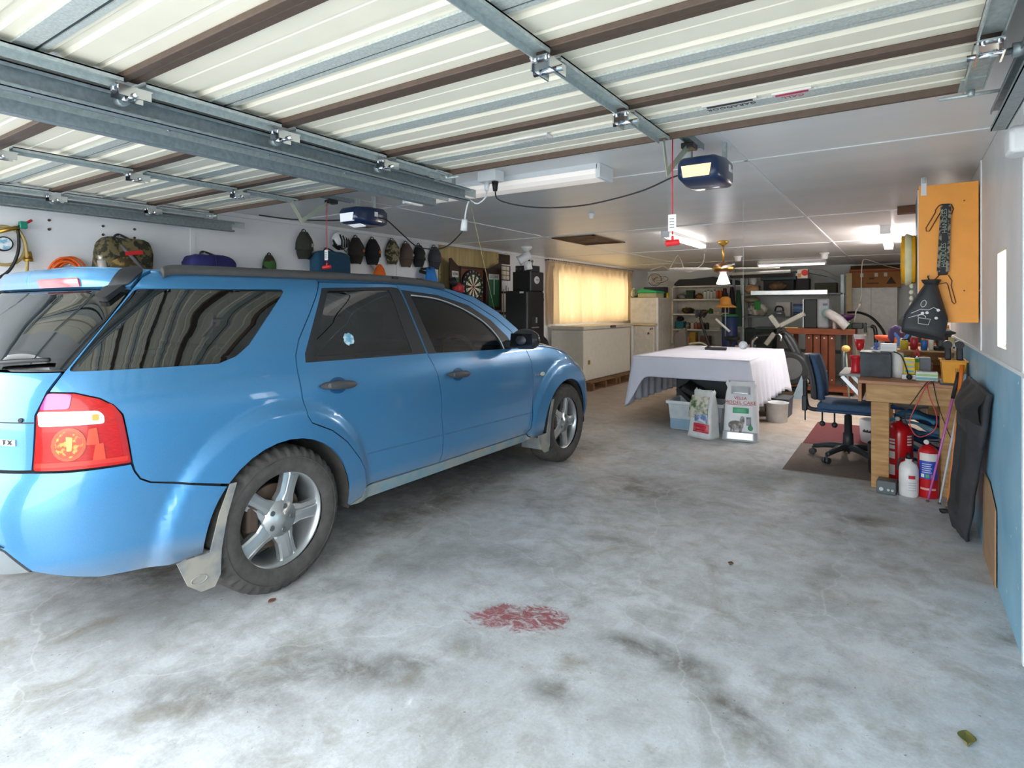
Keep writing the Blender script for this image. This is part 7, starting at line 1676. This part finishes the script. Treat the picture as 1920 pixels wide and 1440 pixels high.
tag(obj('carton_stand', G().box(x0 - .012, x1 + .02, Y + .05, Y + .33, z + .001, 1.949), M('17181a', .7), bev=.01), 'black bag box under the red-circle carton', 'box')
x0, x1 = at(1515, 520, Y=Y).x, at(1577, 540, Y=Y).x
tag(obj('folded_ramp', G().prism([(x0, 2.06), (x0 + .02, 2.13), (x0 + .25, 2.11), (x1, 1.93), (x1, 1.86), (x0 + .3, 1.98)], .35, (0, Y + .05, 0), (1, 0, 0), (0, 0, 1), (0, 1, 0)), M('6c706c', .5, .2), bev=.006), 'slanting grey folded panel on the rack end', 'panel')
tag(obj('panel_prop', G().box(x0 + .1, x1 - .08, Y + .1, Y + .35, z + .001, 1.86), M('3a3a2c', .8), bev=.01), 'dark olive box propping the slanting grey panel', 'box')
tag(obj('ceiling_tube', G().cyl((at(1372, 513, Y=12.3).x, 12.3, 2.06), (at(1482, 510, Y=12.3).x, 12.3, 2.08), .03, seg=12), M('d6d6d0', .3)), 'white tube slung below the ceiling before the rack', 'tube')
tag(obj('dark_plank', G().box(at(1368, 518, Y=12.36).x, at(1486, 518, Y=12.36).x, 12.34, 12.46, 1.98, 2.04), M('2a2622', .7)), 'dark plank slung under the white tube', 'plank')
lump('tan_hat', 'tan wide-brimmed hat on the rack beam', 'hat', 1395, 1422, 1.662, .18, 12.56, .18, 'c0966c', None, .25, 9)
lump('white_jug', 'white jug standing among the hats', 'jug', 1403, 1418, 1.84, .22, 12.75, .15, 'd9dadb', None, .15, 10, .4)
bpx('jug_box', 'grey box under the white jug', 'box', 1400, 1422, z, .175, 12.75, .2, '6d6f70')
lump('camo_hat', 'faded brown bush hat on the rack', 'hat', 1440, 1473, 1.73, .15, 12.44, .2, '7d624a', '5a4632', .2, 11)
# lower rack shelf
z = RZ[1]
lump('canvas_roll', 'khaki canvas roll hung below the rack beam', 'canvas', 1392, 1422, z + .27, .12, 12.55, .3, '7d7a60', None, .2, 13)
lump('white_sack', 'white sack with a green band on the rack', 'sack', 1400, 1438, z, .25, 12.5, .3, 'd5d3c6', '8a8676', .3, 14)
x0, x1 = at(1414, 570, Y=12.46).x, at(1426, 570, Y=12.46).x
tag(obj('green_band', G().box(x0, x1, 12.462, 12.475, z + .13, z + .30), M('1f7a2a', .6), bev=.004), 'bright green cloth band tied around the white sack', 'band')
t = thing('clothes_iron', 'black clothes iron standing on the rack shelf', 'iron', (at(1458, 580, Y=12.4).x, 12.52, z)); xi = at(1458, 580, Y=12.5).x
obj('sole', G().prism(rc([(-.13, 0), (.12, 0), (.12, .05), (.08, .12), (-.06, .10)], .02), .12, (xi, 12.52, z + .001), (1, 0, 0), (0, 0, 1), (0, 1, 0)), M('2a2d2f', .35), t, bev=.01); obj('handle', G().tube(smooth_path([(xi - .06, 12.58, z + .10), (xi - .03, 12.58, z + .19), (xi + .07, 12.58, z + .18), (xi + .09, 12.58, z + .10)]), .017, 8), BLACK, t); obj('chrome_trim', G().ball((xi + .02, 12.52, z + .06), 1, 12, 6, (.06, .008, .015)), CHROME, t)
bpx('white_panel_box', 'plain white boxed appliance behind the iron', 'box', 1455, 1482, z, .28, 12.7, .2, 'cdcac2')
for k in range(5): bpx('blue_binder', ['lowest navy binder', 'second navy binder from the shelf', 'mid blue binder in the flat pile', 'grey-blue binder near the pile top', 'topmost navy binder'][k] + ' of the pile on the rack', 'binder', 1487, 1506, z + .05 * k, .045, 12.56, .25, ['22335a', '2b4a7a', '3a5f94', '5a7fa6', '24406c'][k])
# machine under the shelf
z = RZ[0]
t = thing('generator', 'dark green machine on the low rack shelf', 'machine', (at(1420, 600, Y=12.5).x, 12.7, z)); x0, x1 = at(1396, 600, Y=12.55).x, at(1450, 600, Y=12.55).x
obj('body', G().box(x0, x1, 12.56, 12.95, z + .001, z + .42), M('27332d', .6), t, bev=.02); obj('top_plate', G().box(x0 + .2, x1 + .05, 12.54, 12.95, z + .40, z + .44), M('4c5a52', .5), t, bev=.01)
for k in range(3): obj('vent_panel', G().box(x0 + .05 + k * .17, x0 + .17 + k * .17, 12.55, 12.56, z + .1, z + .34), M('18201c', .6), t)
bpx('red_cool_box', 'red cool box on the floor before the rack', 'cool box', 1379, 1408, 0, .62, 11.7, .4, '8e1f22'); _x0 = at(1378, 580, Y=11.69).x; _x1 = at(1409, 580, Y=11.69).x; obj('lid', G().box(_x0, _x1, 11.69, 12.11, .621, .66), M('c0a8a0', .5), bpy.data.objects['red_cool_box'], bev=.005)

# ---- cross trainer in front of the rack
cx, cy = at(1465, 650, Y=10.0).x, 10.0
t = thing('cross_trainer', 'grey and black cross trainer beside the timber bench', 'cross trainer', (cx, cy, 0)); GRY = M('a09f92', .4)
def ct(nm, pts, r, m_=BLACK): return obj(nm, G().tube(smooth_path([Vector((at(a, b, Y=cy + o).x, cy + o, at(a, b, Y=cy + o).z)) for a, b, o in pts]), r, 8), m_, t)
def plank(nm, pa, pb_, wd, m_, o):
    p = at(*pa, Y=cy + o); q = at(*pb_, Y=cy + o); obj(nm, G().bar(p, q, .07, wd, (0, 1, 0)), m_, t, bev=.01)
plank('arm_panel', (1444, 592), (1460, 614), .10, GRY, 0); plank('arm_panel', (1508, 588), (1463, 611), .14, M('9a978c', .4), .1); plank('lower_panel', (1452, 625), (1436, 646), .10, M('8b8a7e', .5), 0)
ct('console_bar', [(1410, 655, 0), (1412, 638, 0), (1425, 630, 0), (1455, 628, 0), (1470, 622, 0)], .03); ct('chrome_handle', [(1411, 652, -.08), (1412, 640, -.08), (1420, 632, -.08)], .018, CHROME); ct('chrome_handle', [(1464, 640, -.08), (1465, 632, -.08), (1460, 626, -.08)], .018, CHROME)
ct('main_fender', [(1462, 620, .15), (1482, 635, .15), (1496, 662, .15), (1504, 690, .15), (1508, 726, .15)], .055, M('34363a', .45)); ct('mast', [(1470, 628, .1), (1488, 660, .1), (1496, 690, .1)], .04, M('3c4044', .45))
hp = at(1484, 690, Y=cy + .1); obj('wheel_housing', G().cyl((hp.x - .0, cy - .02, hp.z), (hp.x, cy + .14, hp.z), .26, seg=32), M('34383a', .45), t, bev=.03); obj('housing_cover', G().cyl((hp.x, cy - .04, hp.z), (hp.x, cy - .02, hp.z), .17, seg=28), M('6d7173', .4), t); ct('base_rail', [(1420, 728, .1), (1470, 730, .1), (1512, 728, .1)], .04)
p = at(1503, 705, Y=cy); tag(obj('triangular_board', G().prism([(p.x - .10, 0), (p.x + .11, 0), (p.x + .03, .36)], .02, (0, 9.75, .0), (1, 0, 0), (0, 0, 1), (0, 1, 0)), M('9fb6c8', .6)), 'pale blue triangular board leaning before the cross trainer', 'board')

# ---- timber bar bench
RW = M('8c4a26', .6, col2='6a3418', scale=4, stretch=(2, 2, .6), thr=(.3, .7)); RWH = M('9c5228', .55, col2='7c3e1e', scale=4, stretch=(.6, 3, 3), thr=(.3, .7))
BY = 11.0
x0, x1 = at(1474, 620, Y=BY).x, at(1604, 620, Y=BY).x; zt = at(1540, 616, Y=BY).z
t = thing('timber_bar', 'reddish timber bench with planked front', 'bench', ((x0 + x1) / 2, BY + .25, 0)); obj('top', G().box(x0, x1, BY - .03, BY + .55, zt - .10, zt), RWH, t, bev=.006)
for k in range(4):
    a = at(1510 + k * 14.4, 660, Y=BY).x; b = at(1510 + k * 14.4 + (12.6), 660, Y=BY).x
    pk = obj('plank', G().box(a, b, BY + .02 + (.012 if k in (1, 2) else 0), BY + .05 + (.012 if k in (1, 2) else 0), .10, zt - .10), RW, t, bev=.006)
    for zz in (.18, zt - .16): obj('nail', G().cyl(((a + b) / 2, BY + .02 + (.012 if k in (1, 2) else 0), zz), ((a + b) / 2, BY + .014 + (.012 if k in (1, 2) else 0), zz), .012, seg=8), M('c9c2b2', .3, .7), pk)
obj('back_frame', G().box(x0 + .35, x1 - .35, BY + .07, BY + .12, .1, zt - .1), M('4a2a18', .7), t)
for x in (x0 + .06, x1 - .14): obj('leg', G().box(x, x + .07, BY + .4, BY + .47, .0, zt - .1), RW, t)
a = at(1580, 660, Y=BY + .1).x; tag(obj('steel_pipe', G().cyl((a, BY + .3, 0), (a, BY + .3, zt - .102), .035, seg=14), M('8f979c', .4, .6)), 'grey steel pipe standing behind the bench end', 'pipe')
# platform and printed bucket
px0, px1 = at(1484, 730, Y=10.45).x, at(1602, 730, Y=10.45).x
t = thing('timber_platform', 'low brown timber platform before the timber bench', 'platform', ((px0 + px1) / 2, 10.7, 0))
for k in range(4): obj('board', G().box(px0, px1, 10.42 + k * .14, 10.55 + k * .14, .06, .10), RWH, t, bev=.004)
for x in (px0 + .05, px1 - .15): obj('bearer', G().box(x, x + .09, 10.42, 10.96, 0, .06), RW, t)
xb = at(1529, 710, Y=10.62).x
t = thing('printed_bucket', 'white bucket with dark round prints on the timber platform', 'bucket', (xb, 10.62, .10)); obj('body', G().lathe([(0, 0), (.13, 0), (.155, .24), (.165, .24), (.165, .27), (.15, .27), (.125, .02), (0, .02)], (xb, 10.62, .101), seg=28), WHITE, t)
obj('print_band', G().grid(lambda u, v: (xb + (.142 + .01 * v) * math.cos(-2.7 + 2.3 * u), 10.62 + (.142 + .01 * v) * math.sin(-2.7 + 2.3 * u), .15 + .09 * v), 16, 1), M('2f3236', .5), t)
for k in range(3):
    a = -2.4 + k * .8; obj('round_print', G().ball((xb + .15 * math.cos(a), 10.62 + .15 * math.sin(a), .195), 1, 12, 8, (.04, .04, .04)), M('b9b9b4', .5), t)
# on the timber bench: portable cooler with hose, bits
x0c, x1c = at(1506, 590, Y=BY).x, at(1554, 590, Y=BY).x; ztc = at(1530, 561, Y=BY).z
t = thing('portable_cooler', 'black and grey portable air conditioner on the timber bench', 'air conditioner', ((x0c + x1c) / 2, BY + .2, zt)); xm = x0c + (x1c - x0c) * .53
obj('black_side', G().box(x0c, xm, BY + .05, BY + .45, zt + .001, ztc), M('1c2022', .5), t, bev=.015); obj('grey_front', G().box(xm, x1c, BY + .02, BY + .45, zt + .001, ztc + .01), M('9a9ca4', .45), t, bev=.03); obj('edge_strip', G().box(x0c - .012, x0c, BY + .04, BY + .06, zt + .01, ztc), M('d0d2d4', .3, .5), t); obj('display', G().box(xm + .09, xm + .16, BY + .014, BY + .02, ztc - .11, ztc - .07), M('3a4650', .3), t)
hc = Vector((xm + .16, BY + .02, ztc - .24)); obj('outlet_ring', G().cyl(hc - Vector((0, .0, 0)), hc - Vector((0, .03, 0)), .085, seg=24), M('2fae9c', .4), t)
pts = smooth_path([hc - Vector((0, .02, 0)), hc + Vector((.05, -.10, -.01)), hc + Vector((.17, -.13, -.09)), hc + Vector((.25, -.12, -.18)), hc + Vector((.29, -.12, -.215))], 7)
obj('exhaust_hose', G().tube(pts, [.07 + .005 * (i % 2) for i in range(len(pts))], 14), M('d9d4d4', .5), t)
jar('spray_bottle', 'slim white and red bottle beside the cooler hose', 'bottle', 1565, zt, BY + .02, .03, .2, 'e8dcd8', 'c0a8a0')
t = thing('purple_bowl', 'purple bowl on a small jar at the bench end', 'bowl', (at(1585, 595, Y=BY).x, BY + .2, zt + .12)); xp = at(1584, 595, Y=BY + .2).x
obj('bowl', G().lathe([(0, .12), (.05, .12), (.13, .18), (.15, .23), (.14, .23), (.12, .185), (.04, .135), (0, .135)], (xp, BY + .2, zt + .001), seg=24), M('5a2a62', .4), t)
jar('glass_jar', 'small glass jar under the purple bowl', 'jar', 1584, zt, BY + .2, .04, .115, 'a9b8b4', '8a9a96'); jar('green_jar', 'dark green jar beside the bowl', 'jar', 1592, zt, BY + .08, .035, .13, '2e5a48', 'c0c4c0')
tag(obj('yellow_ruler', G().box(at(1472, 615, Y=BY).x, at(1496, 615, Y=BY).x, BY - .02, BY + .03, zt + .001, zt + .012), M('e0d880', .5)), 'pale yellow strip lying on the timber bench edge', 'strip')
t = thing('bench_vice', 'dark bench vice fixed at the timber bench end', 'vice', (at(1608, 615, Y=BY).x, BY + .2, zt - .1)); xv = x1 + .0
obj('body', G().box(x1 - .06, x1 + .10, BY + .1, BY + .25, zt + .001, zt + .10), M('2b302e', .5), t, bev=.015); obj('jaw', G().box(x1 + .11, x1 + .15, BY + .1, BY + .25, zt - .06, zt + .10), M('333836', .5), t, bev=.01); obj('screw', G().cyl((x1 + .0, BY + .17, zt + .05), (x1 + .22, BY + .17, zt + .05), .018), GALVD, t)
tag(obj('black_hose', G().tube(smooth_path([(x1 + .215, BY + .17, zt + .05), (x1 + .265, BY + .155, zt + .0), (x1 + .28, BY + .12, zt - .25), (x1 + .26, BY + .1, zt - .6), (x1 + .25, BY + .05, .02)]), .03, 8), BLACK), 'thick black hose dropping from the bench vice', 'hose')
# mallet with pale head standing near
mx = at(1586, 654, Y=8.6)
t = thing('long_mallet', 'round pale mallet head on a thin upright handle', 'mallet', (mx.x, 8.6, 0)); obj('head', G().ball((mx.x, 8.6, mx.z), 1, 16, 10, (.05, .05, .045)), M('d9ae5c', .5), t); obj('handle', G().cyl((mx.x + .05, 8.6, .0), (mx.x, 8.6, mx.z - .03), .01, seg=8), M('7d8a80', .5), t)

# ---- white cupboard with carton on top
CY_ = 13.05
x0, x1 = at(1591, 600, Y=CY_).x, at(1683, 600, Y=CY_).x; zt = at(1637, 539, Y=CY_).z
t = thing('white_cupboard', 'white two-door cupboard against the back wall', 'cupboard', ((x0 + x1) / 2, 13.3, 0)); CUP = M('d4d1cb', .45); obj('carcass', G().box(x0, x1, CY_ + .02, YB - .02, 0, zt), CUP, t, bev=.004)
xm = x0 + (x1 - x0) * .47
for a, b in ((x0 + .005, xm - .003), (xm + .003, x1 - .005)): 
    d_ = obj('door', G().box(a, b, CY_, CY_ + .018, .08, zt - .005), M('d9d6d0', .4), t, bev=.003)
    hx_ = b - .05 if a < xm - .2 and b < xm else a + .05
    obj('handle', G().bar((hx_, CY_ - .02, .80), (hx_, CY_ - .02, .95), .012, .012), M('b9b4aa', .4), d_)
t = thing('cardboard_carton', 'brown printed cardboard carton on the white cupboard', 'carton', ((x0 + x1) / 2, 13.2, zt)); KR = M('a9703c', .7, var=.1, scale=6); c0, c1 = x0 + .01, x1 + .05
obj('body', G().box(c0, c1, CY_ + .03, CY_ + .45, zt + .001, 2.12), KR, t, bev=.004); obj('open_flap', G().obox(((c0 + c1) / 2, CY_ + .1, 2.155), (c1 - c0 - .03, .16, .006), (.5, 0, 0)), M('7d5530', .7), t); obj('red_band', G().box(c0, c1, CY_ + .026, CY_ + .03, 2.06, 2.085), M('a83a2c', .6), t)
for f in (.22, .50, .68): obj('white_tab', G().box(c0 + (c1 - c0) * f, c0 + (c1 - c0) * f + .055, CY_ + .024, CY_ + .03, 1.97, 2.04), M('e0d6c4', .6), t)
tx = c0 + (c1 - c0) * .82; obj('triangle_print', G().prism([(tx - .08, 1.83), (tx + .08, 1.83), (tx, 1.97)], .004, (0, CY_ + .026, 0), (1, 0, 0), (0, 0, 1), (0, 1, 0)), M('4a3420', .7), t)
obj('print_line', G().box(c0 + .33, c1 - .42, CY_ + .026, CY_ + .03, 1.92, 1.955), M('6a4a26', .7), t); obj('print_line', G().box(c0 + .28, c1 - .35, CY_ + .026, CY_ + .03, 1.83, 1.86), M('7a4a26', .7), t)
# black hose loop before the cupboard, white cords
def P7(px, py, Y): return at(px, py, Y=Y)
tag(obj('curved_hose', G().tube(smooth_path([P7(1590, 586, 12.3), P7(1610, 586, 12.0), P7(1632, 594, 11.6), P7(1650, 612, 11.2), P7(1660, 632, 10.9), P7(1663, 662, 10.8), P7(1664, 700, 10.8)]), .022, 8), BLACK), 'black hose arching in front of the white cupboard', 'hose')
q = P7(1617, 482, 11.6); tag(obj('white_flex', G().tube(smooth_path([P7(1692, 505, 12.9), P7(1660, 498, 12.2), P7(1636, 490, 11.7), P7(1622, 486, 11.6), P7(1617, 492, 11.6), P7(1615, 520, 11.6), P7(1615, 560, 11.6)], 5), .008, 6), M('d6d2c6', .5)), 'white flex hung from the ceiling before the carton', 'flex')
tag(obj('flex_plug', G().cyl(P7(1613, 568, 11.6), P7(1611, 576, 11.6), .02, .03, 10).tube(smooth_path([P7(1611, 575, 11.6), P7(1605, 584, 11.6), P7(1603, 598, 11.6), P7(1601, 603, 11.6)]), .011, 6).cyl(P7(1615, 556, 11.6), P7(1613, 568, 11.6), .012), M('d9d4c0', .5)), 'white plug at the lower end of the hanging flex', 'plug')
# corner by the right wall
t = thing('red_dish', 'red-orange dish on a stand near the right wall', 'dish', (-.15, 8.5, 0)); rx = at(1668, 625, Y=8.5).x
obj('bowl', G().lathe([(0, 0), (.10, .0), (.15, .03), (.16, .07), (.14, .07), (0, .03)], (rx, 8.5, .97), seg=24), M('c24a26', .5), t); obj('stand', G().cyl((rx, 8.5, 0), (rx, 8.5, .972), .025).cyl((rx, 8.5, 0), (rx, 8.5, .02), .14), DKGREY, t)
tag(obj('dark_rucksack', G().ball((.15, 9.3, 1.07), 1, 18, 12, (.19, .18, .26), nz=.3, nsc=3), M('1c1f1e', .85)), 'black rucksack hung on the right wall beyond the bench', 'rucksack')
tag(obj('green_crate', G().box(-.02, .33, 9.1, 9.5, .55, .78), M('23443c', .6), bev=.01), 'dark green crate beneath the black rucksack', 'crate')
t = thing('side_cabinet', 'low dark cabinet by the right wall beyond the bench', 'cabinet', (.16, 9.3, 0)); obj('body', G().box(-.06, XR - .01, 8.9, 9.7, 0, .549), M('4a3e34', .6), t, bev=.006); obj('door', G().box(-.072, -.06, 8.92, 9.68, .04, .53), M('54473c', .6), t); obj('knob', G().ball((-.08, 9.1, .3), .015, 10, 6), BRASS, t)
# ---- housekeeping: drop the private bookkeeping property
for o in bpy.data.objects:
    if '_w' in o: del o['_w']
